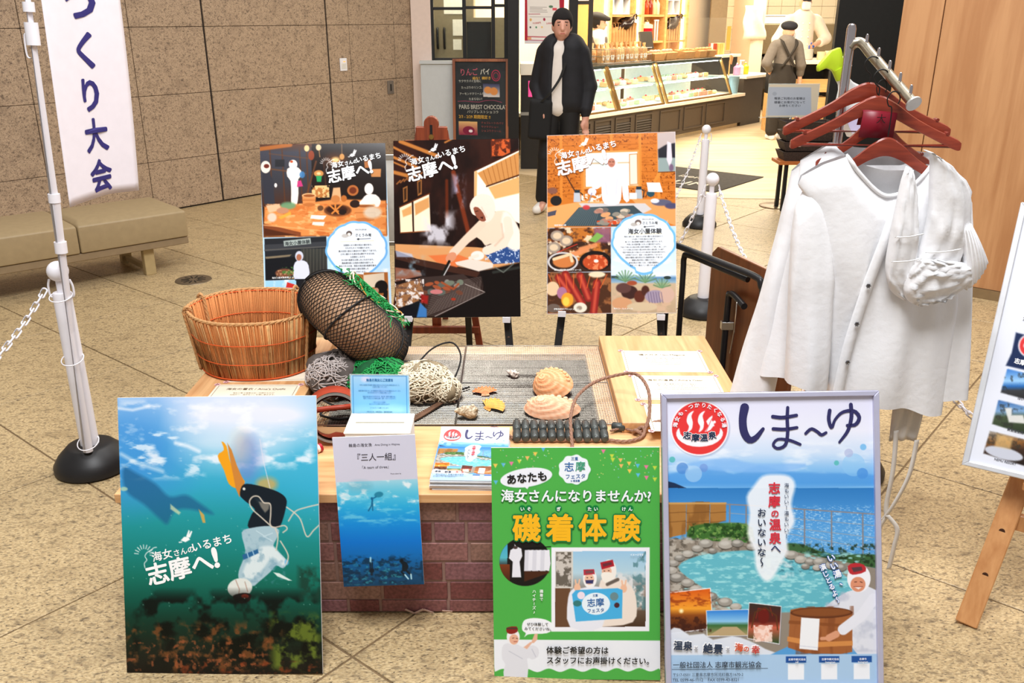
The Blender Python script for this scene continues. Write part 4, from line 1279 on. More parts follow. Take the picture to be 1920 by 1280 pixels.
def paint_hut():
 p = Print(PW, PH, [(60, 110), (892, 96), (946, 1252), (96, 1266)], .0021)
 p.fill('bfe0f8')
 top = [(55, 105), (895, 92), (910, 712), (85, 722)]
 p.poly(top, '1c120e')
 p.grad((55, 90, 400, 520), [(100, '5a3018'), (160, '40404a'), (350, '38383e'), (520, '4a2c20')], clip=top)
 for x in (125, 205, 320, 365):
  p.line([(x, 140), (x + 20, 500)], 9, '5a3520', .8, 2)
 p.line([(60, 140), (260, 112)], 26, 'b0652a', .9, 4).line([(120, 270), (360, 300)], 10, '6a4630', .8, 3).line([(120, 170), (380, 200)], 8, '6a4630', .6, 3)
 p.ell(560, 215, 70, 45, '8a4a1c', .5, 30).ell(560, 210, 26, 18, 'ffd890', .9, 10)
 p.ell(368, 134, 17, 21, 'e8c890').line([(368, 115), (368, 100)], 3, 'a87848').ell(446, 128, 18, 20, 'e0c49a').line([(450, 150), (455, 190)], 4, 'c89860').ell(602, 188, 16, 20, 'c89050').line([(600, 108), (602, 170)], 3, 'b08858').ell(398, 180, 20, 32, '8a3c20')
 p.rect(160, 208, 222, 256, '28282c').poly([(750, 210), (795, 205), (800, 260), (755, 262)], 'b06a34').poly([(790, 270), (865, 268), (862, 322), (800, 322)], 'c08048')
 # wet suit and white costume
 p.poly([(78, 290), (120, 285), (140, 330), (160, 372), (150, 400), (160, 505), (90, 500), (84, 400)], '34343c', 1, 2).ell(98, 258, 32, 40, 'ece0d0').ell(104, 252, 18, 14, '6a2a20').ell(164, 378, 9, 14, 'f0e8e0')
 p.poly([(240, 270), (290, 252), (330, 280), (334, 318), (312, 338), (314, 430), (300, 520), (268, 510), (266, 440), (262, 350), (240, 320)], 'f4ece0', 1, 2, 2).ell(278, 240, 28, 30, 'f4ece4').ell(268, 222, 10, 8, 'c0502c')
 p.ell(338, 308, 18, 22, '3f7ab0', .9, 3).poly([(308, 350), (330, 345), (344, 384), (304, 390)], 'c83a78')
 p.ell(448, 300, 32, 22, 'c88848', 1, 3).poly([(430, 315), (468, 315), (464, 355), (436, 355)], '2a9a58').ell(448, 300, 14, 9, 'f0d8a0', .8, 3)
 p.line([(430, 220), (370, 440)], 12, '6a3c20', .8, 3).line([(480, 230), (500, 420)], 8, '4a2a18', .8, 3)
 # hearth room
 p.poly([(90, 520), (330, 500), (560, 470), (900, 480), (908, 712), (86, 718)], 'e08a48', 1, 6)
 p.cloud((88, 500, 908, 720), 60, 'c4662c', .5, .7, .7, 3, 4, .5).cloud((88, 500, 908, 720), 40, 'f4b878', .56, .74, .8, 13, 4, .5)
 p.ell(460, 420, 58, 40, 'b8743a', 1, 4).cloud((402, 380, 518, 460), 16, 'f0c888', .45, .6, .9, 23, 3)
 p.poly([(545, 395), (590, 392), (600, 480), (530, 480)], 'dca878', 1, 3).ell(676, 412, 38, 36, 'b06430').ell(676, 412, 24, 22, '6a2c14').ell(560, 470, 30, 26, 'c47a40', 1, 4).ell(616, 466, 20, 22, 'b8682c', 1, 3)
 for x, y, rx, h in ((384, 445, 46, 62), (760, 515, 68, 92)):
  p.poly([(x - rx, y), (x + rx, y), (x + rx - 6, y + h), (x - rx + 6, y + h)], 'd98a4c', 1, 2).ell(x, y + h, rx - 6, 12, 'c07038').ell(x, y, rx, 15, 'f0b880').ell(x, y + 2, rx - 8, 10, '9a5428').line([(x - rx, y + h * .5), (x + rx, y + h * .5)], 4, 'a85c28')
 p.ell(690, 502, 34, 26, '2c1a14', 1, 2)
 p.ell(575, 545, 92, 40, '6a3c22', 1, 6).ell(570, 540, 70, 28, '3a1c10', 1, 6)
 for a in range(6):
  p.line([(560, 545), (515 + a * 22, 505 + (a % 2) * 60)], 11, 'd8843c', 1, 2)
 p.ell(608, 556, 26, 18, '241612', 1, 2).ell(460, 530, 20, 18, '6a4428', 1, 3)
 p.poly([(740, 470), (770, 440), (830, 440), (864, 480), (850, 520), (826, 520), (820, 505), (720, 505)], 'f0e6de', 1, 3, 2).ell(784, 402, 30, 38, 'f2e8e0').ell(810, 560, 60, 40, 'd8d0c0', .8, 12)
 p.poly([(400, 575), (500, 580), (480, 606), (392, 598)], 'f0ece4').poly([(410, 620), (490, 622), (480, 648), (404, 640)], 'ece4d8')
 p.poly([(100, 510), (190, 500), (200, 540), (120, 560)], 'e8b890', 1, 4).ell(246, 512, 50, 24, '6a9a70', .9, 8).ell(210, 545, 40, 20, 'c08868', 1, 4).ell(140, 590, 30, 30, 'e8d0c0', .9, 6).poly([(180, 590), (262, 550), (266, 570), (200, 602)], 'f0a840', .9, 3)
 p.poly([(86, 630), (330, 690), (330, 716), (86, 700)], '7a3c20', .9, 3).poly([(88, 660), (300, 708), (86, 716)], '4a2414', .9, 4).ell(465, 690, 30, 20, 'c86a30', .9, 5)
 p.line([(86, 640), (560, 690)], 8, 'f4b070', .7, 3)
 # entrance photo
 lf = [(90, 730), (500, 718), (510, 1000), (98, 1008)]
 p.poly(lf, '24262a').grad((330, 800, 515, 1002), [(800, '3a3c38'), (1000, '2c2a28')], clip=lf)
 for x in range(350, 510, 22):
  p.line([(x, 800), (x, 990)], 4, '5a564c', .8, 1.5)
 p.poly([(90, 770), (498, 752), (500, 790), (92, 815)], '3a3c40').line([(92, 806), (496, 786)], 7, '5a5854').poly([(216, 746), (394, 728), (398, 766), (220, 782)], 'a8b4ae')
 p.poly([(96, 850), (270, 836), (255, 850), (100, 866)], '8a7a60', .9, 2).poly([(96, 864), (300, 852), (300, 1000), (98, 1004)], '15161a', 1, 3)
 p.text('海女小屋体験', 308, 768, 28, '1e2c2c', .02, -5, 'C')
 p.poly([(292, 890), (320, 876), (356, 880), (382, 910), (382, 1000), (290, 1002), (280, 940)], 'd8dcf0', 1, 2, 2).poly([(292, 1000), (376, 1000), (376, 1060), (300, 1062)], '1a1a1e').ell(320, 848, 27, 34, 'ccd0e0').ell(318, 856, 17, 22, 'a86a50')
 p.ell(222, 960, 60, 30, '7a4a34', 1, 5).cloud((170, 920, 285, 1000), 18, '4a7a38', .5, .65, .9, 33, 3).cloud((170, 940, 285, 1000), 14, 'c89a70', .55, .7, .8, 37, 3)
 p.text('海女小屋体験風景(イメージ)', 140, 996, 14, 'f0f0f0', .01, -1)
 p.rect(98, 1010, 300, 1066, '9cd0ee').cloud((98, 1005, 300, 1066), 40, 'f0f4f8', .5, .7, .8, 3).poly([(240, 1020), (290, 1036), (286, 1060), (232, 1056)], 'c83028')
 # card
 p.cloud((505, 900, 940, 1020), 50, 'f4f8fc', .5, .7, .9, 5)
 shell_card(p, 704, 812, 192, 178, 1)
 p.ell(652, 700, 20, 18, '4a3a34', .9, 2).ell(652, 706, 12, 11, 'f0e8e0').ell(625, 715, 24, 14, 'b8b0a8', .8, 4)
 p.text('さとうみ庵', 692, 718, 22, '2a2a2c', .006).text('海女文化資料館', 692, 678, 11, '2a2a2c').line([(706, 738), (796, 734)], 3, '2a2a2c').ell(714, 738, 7, 6, '2a2a2c').line([(594, 754), (818, 750)], 3, 'e8d8a0')
 for k, t in enumerate(('当施設には３棟の海女小屋があり、', 'それぞれタイプが異なります。', '最大収容人数は３棟合わせて最大７７名です。', 'どの小屋からも海を見る事ができるため、', 'お食事をしながら', '冬の海や風景をお楽しみいただけます。', '施設資料館には海女の歴史を紹介した', '展示パネルの他、現役の海女達の風景写真や', '実際の海女小屋を再現した', 'コーナーがあります。')):
  p.text(t, 710, 781 + k * 20, 12.6, '38383c', .012, -.6, 'C')
 # girl at a desk
 rt = [(752, 962), (915, 962), (930, 1258), (740, 1258), (750, 1100)]
 p.poly(rt, 'a8622c').poly([(752, 980), (890, 966), (895, 1060), (752, 1066)], 'e0d2bc', .9, 3).poly([(560, 960), (750, 975), (750, 1258), (560, 1258)], 'a0602e')
 p.ell(640, 1010, 20, 26, 'd8c8a8', .9, 3).poly([(770, 1100), (826, 1090), (826, 1130), (780, 1150)], 'f0ece8')
 p.poly([(822, 1150), (880, 1120), (918, 1150), (928, 1258), (800, 1258), (806, 1180)], '283a5c', 1, 2).ell(872, 1060, 44, 44, '16100e').poly([(890, 1060), (916, 1090), (912, 1190), (884, 1160)], '16100e').ell(838, 1086, 18, 20, 'c89070', .9, 3)
 town_logo(p, (473, 278, .93, -.20), shadow='1c120e')
 return p
def paint_grill():
 p = Print(PW, PH, [(38, 141), (794, 125), (803, 1194), (51, 1203)], .0021)
 p.fill('1d0f0c')
 p.cloud((30, 130, 810, 780), 120, '3a1c14', .45, .7, .8, 3, 4, 2)
 for a, b, w in (((80, 145), (300, 230), 22), ((40, 180), (200, 260), 14), ((40, 240), (180, 300), 16), ((42, 330), (120, 350), 22), ((40, 270), (110, 300), 10), ((350, 150), (390, 130), 10)):
  p.line([a, b], w, 'c07838', .95, 4)
 for k in range(7):
  p.line([(60 + k * 22, 400 - k * 8), (80 + k * 22, 380 - k * 8)], 8, 'b87038', .8, 3)
 p.poly([(625, 135), (742, 122), (748, 190), (628, 240)], '5a2414').cloud((630, 128, 745, 235), 22, 'd8602c', .45, .6, .9, 9, 3, 1, 6)
 p.line([(400, 330), (490, 690)], 26, '7a3016', .9, 5).line([(360, 380), (362, 600)], 18, '62260f', .9, 5)
 # windows
 p.poly([(526, 320), (800, 190), (802, 640), (640, 560), (526, 560)], 'fff2dc', 1, 3)
 p.poly([(545, 335), (800, 205), (800, 345), (600, 412)], 'c88a4c', 1, 3).poly([(610, 420), (800, 355), (800, 455), (650, 490)], 'e0a868', 1, 4)
 for k in range(9):
  p.line([(580 + k * 27, 318 - k * 13), (610 + k * 25, 405 - k * 6)], 4, '9a5c28', .8, 2)
 p.line([(526, 320), (800, 190)], 12, '3a1a10', 1, 2).line([(536, 330), (530, 560)], 16, 'e0a060', .9, 4).line([(600, 415), (800, 345)], 9, '4a2412', 1, 2)
 p.poly([(76, 540), (150, 510), (156, 688), (82, 694)], 'ffe6c0', 1, 3).poly([(160, 500), (254, 460), (264, 680), (164, 690)], 'ffe8c8', 1, 3).poly([(166, 520), (252, 480), (256, 540), (172, 590)], 'd09050', .9, 4).poly([(90, 560), (148, 530), (150, 580), (98, 600)], 'd89a58', .9, 4)
 p.line([(76, 540), (256, 458)], 7, '6a3418').line([(154, 510), (160, 690)], 8, '2c120a').line([(82, 694), (268, 682)], 6, '8a4a20')
 for x, y in ((96, 425), (182, 385)):
  p.poly([(x, y), (x + 28, y - 14), (x + 28, y + 76), (x + 4, y + 88)], 'a86c38', .9).poly([(x + 6, y + 6), (x + 22, y - 4), (x + 22, y + 66), (x + 8, y + 76)], '3c2414')
 # counter top
 p.poly([(50, 760), (300, 770), (540, 780), (800, 805), (800, 900), (560, 920), (180, 850), (50, 800)], 'd99a62', 1, 3).poly([(50, 800), (180, 850), (420, 900), (560, 930), (540, 960), (240, 900), (52, 850)], '40241a', 1, 3)
 p.poly([(52, 800), (150, 820), (160, 840), (60, 838)], 'b8c8e8', .7, 4).poly([(250, 830), (420, 820), (500, 850), (420, 900), (300, 870)], 'e0703a', .9, 4)
 p.poly([(50, 900), (200, 920), (210, 950), (52, 985)], '9a6048', .9, 4)
 p.poly([(410, 870), (500, 850), (640, 875), (636, 905), (552, 925), (420, 885)], 'e2d6c8', 1, 2).line([(420, 888), (552, 924), (638, 902)], 3, '8a7a70')
 # woman
 p.poly([(600, 780), (800, 770), (800, 870), (640, 880), (580, 810)], '2c4a84', 1, 3)
 p.cloud((590, 770, 800, 880), 10, 'c8d8f0', .6, .7, .9, 15, 2)
 p.poly([(500, 700), (560, 630), (620, 600), (640, 570), (700, 560), (745, 580), (790, 660), (800, 690), (800, 790), (700, 770), (620, 760), (590, 770), (540, 720), (440, 800), (400, 830), (410, 800)], 'e8d0b8', 1, 3, 2)
 p.poly([(700, 570), (745, 585), (800, 690), (800, 790), (735, 790), (690, 680)], 'f4e8dc', .9, 8, 2)
 p.line([(570, 640), (480, 730), (400, 815)], 50, 'e6ccb4', 1, 3).line([(600, 800), (700, 760), (735, 690), (725, 620)], 52, 'eed8c4', 1, 3).line([(690, 640), (700, 720), (650, 770)], 8, 'c8a88c', .7, 6)
 p.ell(386, 840, 36, 26, 'd8906c', 1, 2, -40).ell(545, 830, 40, 28, 'f0e4dc', 1, 3).line([(500, 845), (545, 830)], 20, 'ecdccc', 1, 3)
 p.poly([(505, 560), (500, 520), (530, 475), (580, 460), (630, 480), (652, 540), (640, 600), (600, 632), (560, 600), (520, 585)], 'eedccc', 1, 2, 3).poly([(520, 545), (548, 540), (580, 575), (596, 618), (570, 625), (540, 600)], '8a4c38', 1, 2, 2).line([(570, 540), (600, 600)], 5, 'd0b8a4', .8, 4)
 p.line([(534, 566), (548, 562)], 4, '2a120c').poly([(560, 600), (580, 596), (576, 612)], '3a140e')
 p.line([(375, 865), (318, 975)], 16, '18140f', 1, 2).line([(380, 880), (330, 972)], 6, 'c8c8c8')
 # grill
 p.poly([(200, 960), (460, 940), (590, 1050), (300, 1194), (240, 1194)], '3a2c28', 1, 3)
 for k in range(16):
  p.line([(230 + k * 4, 1190 - k * 12), (560 + k * 1, 1060 - k * 7)], 1.8, '9a8c84', .7, .8)
  p.line([(240 + k * 22, 1185 - k * 8), (310 + k * 18, 1090 - k * 8)], 1.5, '8a7c74', .6, .8)
 p.line([(470, 1000), (590, 1048), (290, 1192)], 3, 'c8bcb4')
 r = random.Random(5)
 for k in range(16):
  p.ell(r.uniform(220, 450), r.uniform(980, 1055), r.uniform(16, 32), r.uniform(10, 18), r.choice(('5a6058', '8a8880', 'a05030', '707868', '6a4030')), 1, 3, r.uniform(-30, 30))
 p.ell(298, 1046, 38, 14, 'c87878', 1, 2).line([(330, 990), (400, 1030), (430, 1000)], 12, 'a84a24', .9, 4).ell(400, 1090, 14, 8, 'b03018', .9, 3)
 p.poly([(50, 1010), (200, 965), (220, 1040), (190, 1100), (60, 1150)], '9a6a44', 1, 3).cloud((50, 970, 222, 1150), 22, 'e8e0dc', .48, .6, .95, 7, 3).cloud((50, 970, 222, 1150), 16, '5a4038', .58, .7, .8, 17, 3)
 p.poly([(55, 1150), (200, 1100), (195, 1195), (55, 1203)], '16161c', 1, 3).poly([(200, 1110), (240, 1150), (240, 1198), (180, 1198)], '3f78b8', 1, 4).poly([(205, 1060), (250, 1070), (245, 1120), (205, 1110)], 'b01c18', .8, 6)
 p.poly([(560, 925), (800, 870), (803, 1194), (300, 1200), (590, 1050)], '120b09', 1, 6).line([(640, 930), (800, 900)], 16, '2a2c28', 1, 4).line([(650, 900), (700, 930), (760, 880)], 7, '6a7068', .9, 3)
 # steam
 p.cloud((190, 550, 430, 790), 55, 'd8d4dc', .34, .60, .9, 27, 4, 1.4, 60).cloud((380, 330, 485, 560), 45, 'a8a4c0', .36, .62, .85, 29, 4, 1.6, 40).cloud((50, 820, 240, 960), 50, '9ac8e0', .42, .7, .7, 39, 4, 1, 40)
 town_logo(p, (85, 303, .925, -.24))
 return p
def paint_seafood():
 p = Print(PW, PH, [(45, 45), (826, 22), (826, 1107), (51, 1114)], .0021)
 p.fill('bcd6f0')
 top = [(45, 45), (826, 22), (828, 590), (48, 602)]
 p.poly(top, 'c87228')
 for k in range(9):
  p.line([(45, 70 + k * 42), (826, 50 + k * 42)], 3, '9a4c14', .8, 1.5)
 p.cloud((45, 25, 826, 430), 26, 'a85818', .55, .72, .6, 3, 3, .4).cloud((45, 25, 826, 430), 9, '6a2c0c', .68, .76, .8, 13, 2)
 for x in (130, 260, 436, 610, 720):
  p.line([(x, 40), (x + 4, 430)], 18, 'd88434', .9, 2)
 p.line([(100, 180), (215, 380)], 8, '4a2818', .9, 2).line([(700, 320), (730, 270)], 18, 'd88838')
 # window
 p.poly([(280, 150), (598, 140), (602, 350), (282, 360)], 'f6f2ec', 1, 2).line([(272, 148), (600, 138), (604, 352), (274, 362)], 12, 'd89048', 1, 2, closed=True).poly([(300, 200), (590, 190), (590, 260), (300, 270)], 'd8e4e0', .9, 8).line([(300, 215), (590, 208)], 8, 'c8a070', .8, 3).poly([(546, 160), (594, 156), (596, 340), (548, 344)], 'e8d8c4').line([(546, 160), (594, 156), (596, 340), (548, 344)], 5, 'b87838', closed=True)
 # framed photo
 p.poly([(716, 30), (826, 22), (828, 262), (720, 268)], 'b8a8a4').poly([(720, 130), (770, 100), (826, 90), (826, 200), (722, 190)], '24222a', 1, 4).poly([(722, 180), (826, 180), (826, 260), (722, 266)], '8a9a98', 1, 4).poly([(776, 80), (800, 90), (806, 190), (790, 240), (772, 190)], 'd8ccd4', 1, 3).ell(800, 240, 14, 22, '6a4a68', .8, 4).line([(720, 268), (828, 264)], 5, '5a3418')
 # tables
 p.poly([(48, 480), (280, 440), (400, 445), (140, 600), (48, 602)], 'e8a060', 1, 3).poly([(560, 430), (700, 430), (828, 490), (828, 590), (640, 520)], 'e0985a', 1, 3).poly([(240, 455), (640, 455), (680, 490), (620, 520), (260, 480)], 'c8c4c4', 1, 3)
 p.poly([(240, 480), (570, 468), (632, 520), (560, 592), (140, 592)], '3c4a50', 1, 2)
 for k in range(14):
  p.line([(150 + k * 14, 588), (250 + k * 9, 482)], 2, '7a8a8c', .7, 1)
 r = random.Random(8)
 for k in range(26):
  x = r.uniform(345, 565)
  p.ell(x, r.uniform(492, 575), 24, 13, r.choice(('8a8478', 'b09a80', '6a6460', 'd89a6a', 'a87868', 'c8b8a4')), 1, 2, r.uniform(-20, 20))
 p.cloud((340, 560, 500, 595), 20, 'c83a14', .5, .65, .9, 5).ell(285, 480, 22, 14, 'c8383c', .9, 4)
 for x, y, c in ((232, 412, 'b8bcc4'), (605, 392, 'a8b0b8')):
  p.poly([(x - 22, y - 22), (x + 14, y - 22), (x + 20, y + 36), (x - 24, y + 36)], c, 1, 2).rect(x - 18, y - 38, x + 14, y - 20, '24303a').line([(x + 18, y - 20), (x + 30, y - 10), (x + 24, y + 26)], 6, '1c242c')
 p.ell(102, 440, 34, 30, '22201f', 1, 2).ell(674, 396, 24, 20, '2a4a58', 1, 2).ell(740, 450, 60, 20, '5a5a70', 1, 5).ell(700, 440, 26, 14, 'e0e4f0', .9, 3).ell(800, 470, 40, 18, '4a4868', 1, 5).poly([(650, 330), (730, 330), (748, 388), (660, 386)], 'ece8e8').rect(545, 392, 590, 430, 'e8e4e0').ell(80, 380, 30, 20, '7a5048', .9, 5).poly([(52, 510), (106, 496), (98, 526), (52, 536)], '4a4a58')
 p.cloud((250, 395, 385, 450), 16, 'e8ece8', .45, .6, .9, 6, 3, 1, 8)
 ama(p, 438, 205, 1.32, 'ece8f4', 'b87862')
 p.poly([(320, 360), (330, 330), (380, 270), (420, 262), (410, 320), (350, 370)], 'e8e4f0', 1, 2, 2).poly([(500, 262), (530, 300), (544, 440), (510, 430), (500, 330)], 'e4e0ee', 1, 2, 2).ell(320, 385, 26, 22, 'e0d8ec', 1, 2).line([(318, 395), (300, 450)], 6, '8a8a94')
 p.text('相差海女小屋', 92, 592, 12, 'f4f0ec', .01, -1)
 # food photos
 a = [(50, 606), (432, 600), (434, 862), (52, 868)]
 p.poly(a, '3a241a')
 p.cloud((50, 600, 434, 800), 44, 'c8762e', .42, .6, .9, 3, 3).cloud((50, 600, 434, 780), 30, 'e8d0b0', .55, .68, .9, 9, 3).cloud((50, 600, 434, 800), 22, '5a2c1c', .58, .7, .9, 19, 3)
 p.poly([(330, 606), (432, 600), (432, 690), (340, 690)], '8a5a70', .9, 8).poly([(300, 680), (350, 630), (390, 650), (340, 690)], '7aa850', 1, 3)
 for x, y in ((90, 720), (165, 680), (110, 650)):
  p.ell(x, y, 40, 32, '9a8a7c', 1, 3).ell(x, y, 26, 20, 'd8c0a0', 1, 4)
 for x, y in ((260, 745), (310, 715), (220, 760)):
  p.line([(x - 60, y + 15), (x + 30, y - 10)], 26, 'd88a58', .95, 5)
 p.ell(145, 805, 92, 58, 'c8c4c4', 1, 2).ell(145, 805, 80, 48, '2a1c18', 1, 2).ell(150, 805, 66, 36, 'c87840', 1, 5).line([(90, 790), (190, 760), (200, 800)], 18, 'e8c8a0', 1, 3).line([(110, 750), (230, 700)], 4, 'd83c2c')
 p.ell(340, 800, 96, 60, '1c1614', 1, 2).ell(340, 808, 76, 46, 'b84824', 1, 4).cloud((270, 765, 415, 850), 20, 'f0885a', .5, .62, .9, 12, 3).ell(345, 800, 14, 10, 'f8e8dc', 1, 3)
 b = [(52, 870), (434, 866), (436, 1108), (52, 1114)]
 p.poly(b, '4a2c1c').cloud((52, 866, 436, 1112), 40, '9a6038', .5, .65, .9, 15, 3)
 for x0, y0, x1, y1 in ((160, 880, 260, 1050), (250, 890, 300, 1020), (350, 930, 330, 1100), (120, 900, 180, 980)):
  p.line([(x0, y0), (x1, y1)], 46, '8a2420', 1, 4).line([(x0, y0), (x1, y1)], 18, 'c8503c', .9, 6)
 for k in range(8):
  p.line([(90 + k * 40, 960), (60 + k * 50, 880)], 5, 'd8602c', .9, 2)
 p.ell(84, 965, 40, 42, 'e0c098', 1, 3).ell(140, 990, 30, 36, 'a87090', 1, 3).ell(172, 1030, 36, 42, 'e89a30', 1, 4).ell(165, 1040, 20, 26, 'f8c850', 1, 4).ell(250, 1076, 40, 30, 'e4dcc8', 1, 3).ell(245, 1078, 16, 12, '9a8a78', 1, 4).ell(90, 1080, 40, 26, '6a5a50', 1, 3).ell(350, 880, 50, 18, 'e0d0b0', 1, 5)
 # beach photo and card
 p.grad((436, 600, 830, 1112), [(600, 'b4d2f2'), (880, 'd4e2ee'), (900, '5a86b0'), (925, '8aa8bc'), (935, 'c0aa8c'), (1112, 'b09a7c')])
 p.cloud((436, 620, 830, 890), 70, 'f0f4fa', .5, .7, .7, 6, 4, .6).rect(436, 888, 480, 902, '3a4a48').ell(772, 898, 22, 10, '2c3a38')
 for x, y, s in ((520, 900, 60), (640, 905, 66), (740, 940, 50)):
  for k in range(9):
   an = R(-170 + k * 20)
   p.line([(x, y + 20), (x + s * math.cos(an), y + 10 + s * .9 * math.sin(an))], 8, ('5a8058', '7aa078')[k % 2], .9, 3)
 p.cloud((440, 960, 826, 1110), 30, 'c8a88c', .45, .62, .9, 25, 3)
 for x, y, rx, ry, c in ((545, 985, 50, 40, '3c2420'), (605, 1010, 32, 36, '5a2c20'), (640, 975, 24, 30, '4a2820'), (700, 1010, 62, 38, '9a8ca0'), (510, 960, 46, 30, '5a3c38'), (500, 1050, 60, 36, 'c8946c'), (620, 1070, 90, 26, 'c8b494'), (770, 1000, 44, 46, 'c8a898'), (560, 930, 30, 14, '9a4a30')):
  p.ell(x, y, rx, ry, c, 1, 4)
 for k in range(6):
  p.line([(655 + k * 16, 985), (665 + k * 16, 1045)], 5, '6a5c78', .8, 3)
 shell_card(p, 632, 690, 178, 158, 1)
 p.ell(598, 570, 20, 17, '5a4a44', .9, 2).ell(598, 576, 12, 10, 'f0e8e0').ell(572, 582, 20, 12, 'a8a098', .8, 4)
 p.text('さとうみ庵', 622, 580, 19, '2a2a2c', .006, -1).text('海女文化資料館', 622, 554, 10, '2a2a2c').line([(634, 596), (696, 592)], 3, '2a2a2c').ell(638, 596, 6, 5, '2a2a2c')
 p.text('海女小屋体験', 638, 634, 34, '1c1c20', .02, -1, 'C').line([(536, 642), (740, 636)], 2.5, 'e8d8a0')
 for k, t in enumerate(('海女小屋とは、海女さんが海で獲れた魚を始めたり、', '火を焚いて体を温める小屋です。', '漁へ行く為の準備や着替えも海女小屋で行います。', '中央にある囲炉裏に火を入れ暖を取りながら、', '午前と午後に出る漁の合間に食事や睡眠をとって楽しく過ごします。', 'さとうみ庵にある海女小屋は本来の海女小屋を模した小屋で、', '現役や現役を退いた海女さんから海女漁や海の話を聞きながら', 'お食事ができます。夜食・夕食は要予約してあります。', '真珠の養殖小屋を見ながら海産物を焼いて食べる', '素敵な海の幸をご堪能ください。', '食材は炭火で焼くため、小屋の醍醐味と', '相まって一番おいしく感じられます。')):
  p.text(t, 632, 657 + k * 15.6, 10.2 if len(t) < 25 else 9.2, '38383c', .012, -.8, 'C')
 p.text('海女小屋体験プラン(イメージ)', 92, 858, 12, 'f4f4f0', .01).text('伊勢海老付プラン(イメージ)', 92, 1090, 12, 'f4f4f0', .01).text('旬のコース(イメージ)', 450, 1086, 12, 'f4f4f0', .01)
 p.line([(45, 45), (826, 22), (826, 1107), (51, 1114)], 3, 'e8e4ec', .9, 1, closed=True)
 town_logo(p, (68, 203, .95, -.22), shadow='8a4818')
 return p
for fn, nm, lb, el, pos, rot in (
  (paint_hut, 'hut_poster', 'poster of a hearth room with a blue-rimmed text cloud behind the basket', 'black easel holding the hearth room poster behind the basket', (-.786, 3.567, .433), (-23.84, .39, 7.56)),
  (paint_grill, 'grill_poster', 'dark poster of a hooded woman grilling shellfish behind the wire mesh', 'black easel holding the dark grilling poster', (-.231, 3.53, .4446), (-20.67, -1.36, -1.79)),
  (paint_seafood, 'seafood_poster', 'poster of a woman in white above seafood pictures, rightmost behind the table', 'black easel holding the orange-toned seafood poster', (.413, 3.458, .486), (-22.77, -2.41, -5.96))):
 t = poster_thing(nm, lb, pos, rot, PW, PH)
 fn().build('picture', t, .12)
 three_easel(pos[0], pos[1], rot[2], pos[2], -rot[0], el)
# brown wooden easel with a small framed board turned away
M_BRN = wood('red_brown_wood', (146, 66, 34), (104, 42, 22), 1.2, 2, .4)
we = thing('wooden_easel', 'red-brown wooden easel standing behind the dark grilling poster', 'easel', (-.385, 4.18, 0))
ap = 1.13
for s in (-1, 1):
 MB().bar((s * .235, -.06, .005), (s * .06, .12, ap), .034, .02, up=(0, -1, 0)).build('leg', M_BRN, we, bevel=.002)
MB().bar((0, .16, ap), (0, .62, .005), .034, .02, up=(0, -1, 0)).build('leg', M_BRN, we, bevel=.002)
MB().b2((-.22, -.055, .155), (.22, -.03, .19)).build('crossbar', M_BRN, we, bevel=.002)
MB().b2((-.015, -.03, .15), (.03, -.01, .62)).build('lower_mast', M_BRN, we, bevel=.002)
hd = MB().prism([(-.075, 1.07), (.075, 1.07), (.075, 1.15), (.035, 1.15), (.035, 1.165)] + [(.035 * math.cos(a), 1.165 + .035 * math.sin(a)) for a in np.linspace(.3, math.pi - .3, 8)] + [(-.035, 1.165), (-.035, 1.15), (-.075, 1.15)], .085, .125).build('top_clamp', M_BRN, we, bevel=.003)
MB().b2((-.006, .082, 1.10), (.006, .087, 1.16)).build('slot', M_BLACK, hd)
MB().cyl((0, .075, 1.105), (0, .088, 1.105), .012, n=14).build('thumb_screw', mat('brass', (186, 150, 86), .3, metal=1.), hd, smooth=40)
MB().b2((-.13, .09, 1.055), (.13, .12, 1.085)).build('crossbar', wood('light_orange_wood', (196, 112, 60), (160, 84, 44), 1.2, 0, .4), we, bevel=.002)
fb = thing('framed_board', 'pale grey framed board seen between the two left easel posters', 'sign', (-.385, 4.07, .62), rot=(R(-9), 0, 0))
MB().b2((-.212, .004, .02), (.212, .012, .40)).build('board', mat('pale_board', (198, 194, 186), .6), fb)
for x0, z0, x1, z1 in ((-.225, 0, .225, .02), (-.225, .40, .225, .425), (-.225, .02, -.212, .40), (.212, .02, .225, .40)):
 MB().b2((x0, 0, z0), (x1, .016, z1)).build('frame_rail', M_STEEL, fb, bevel=.002)
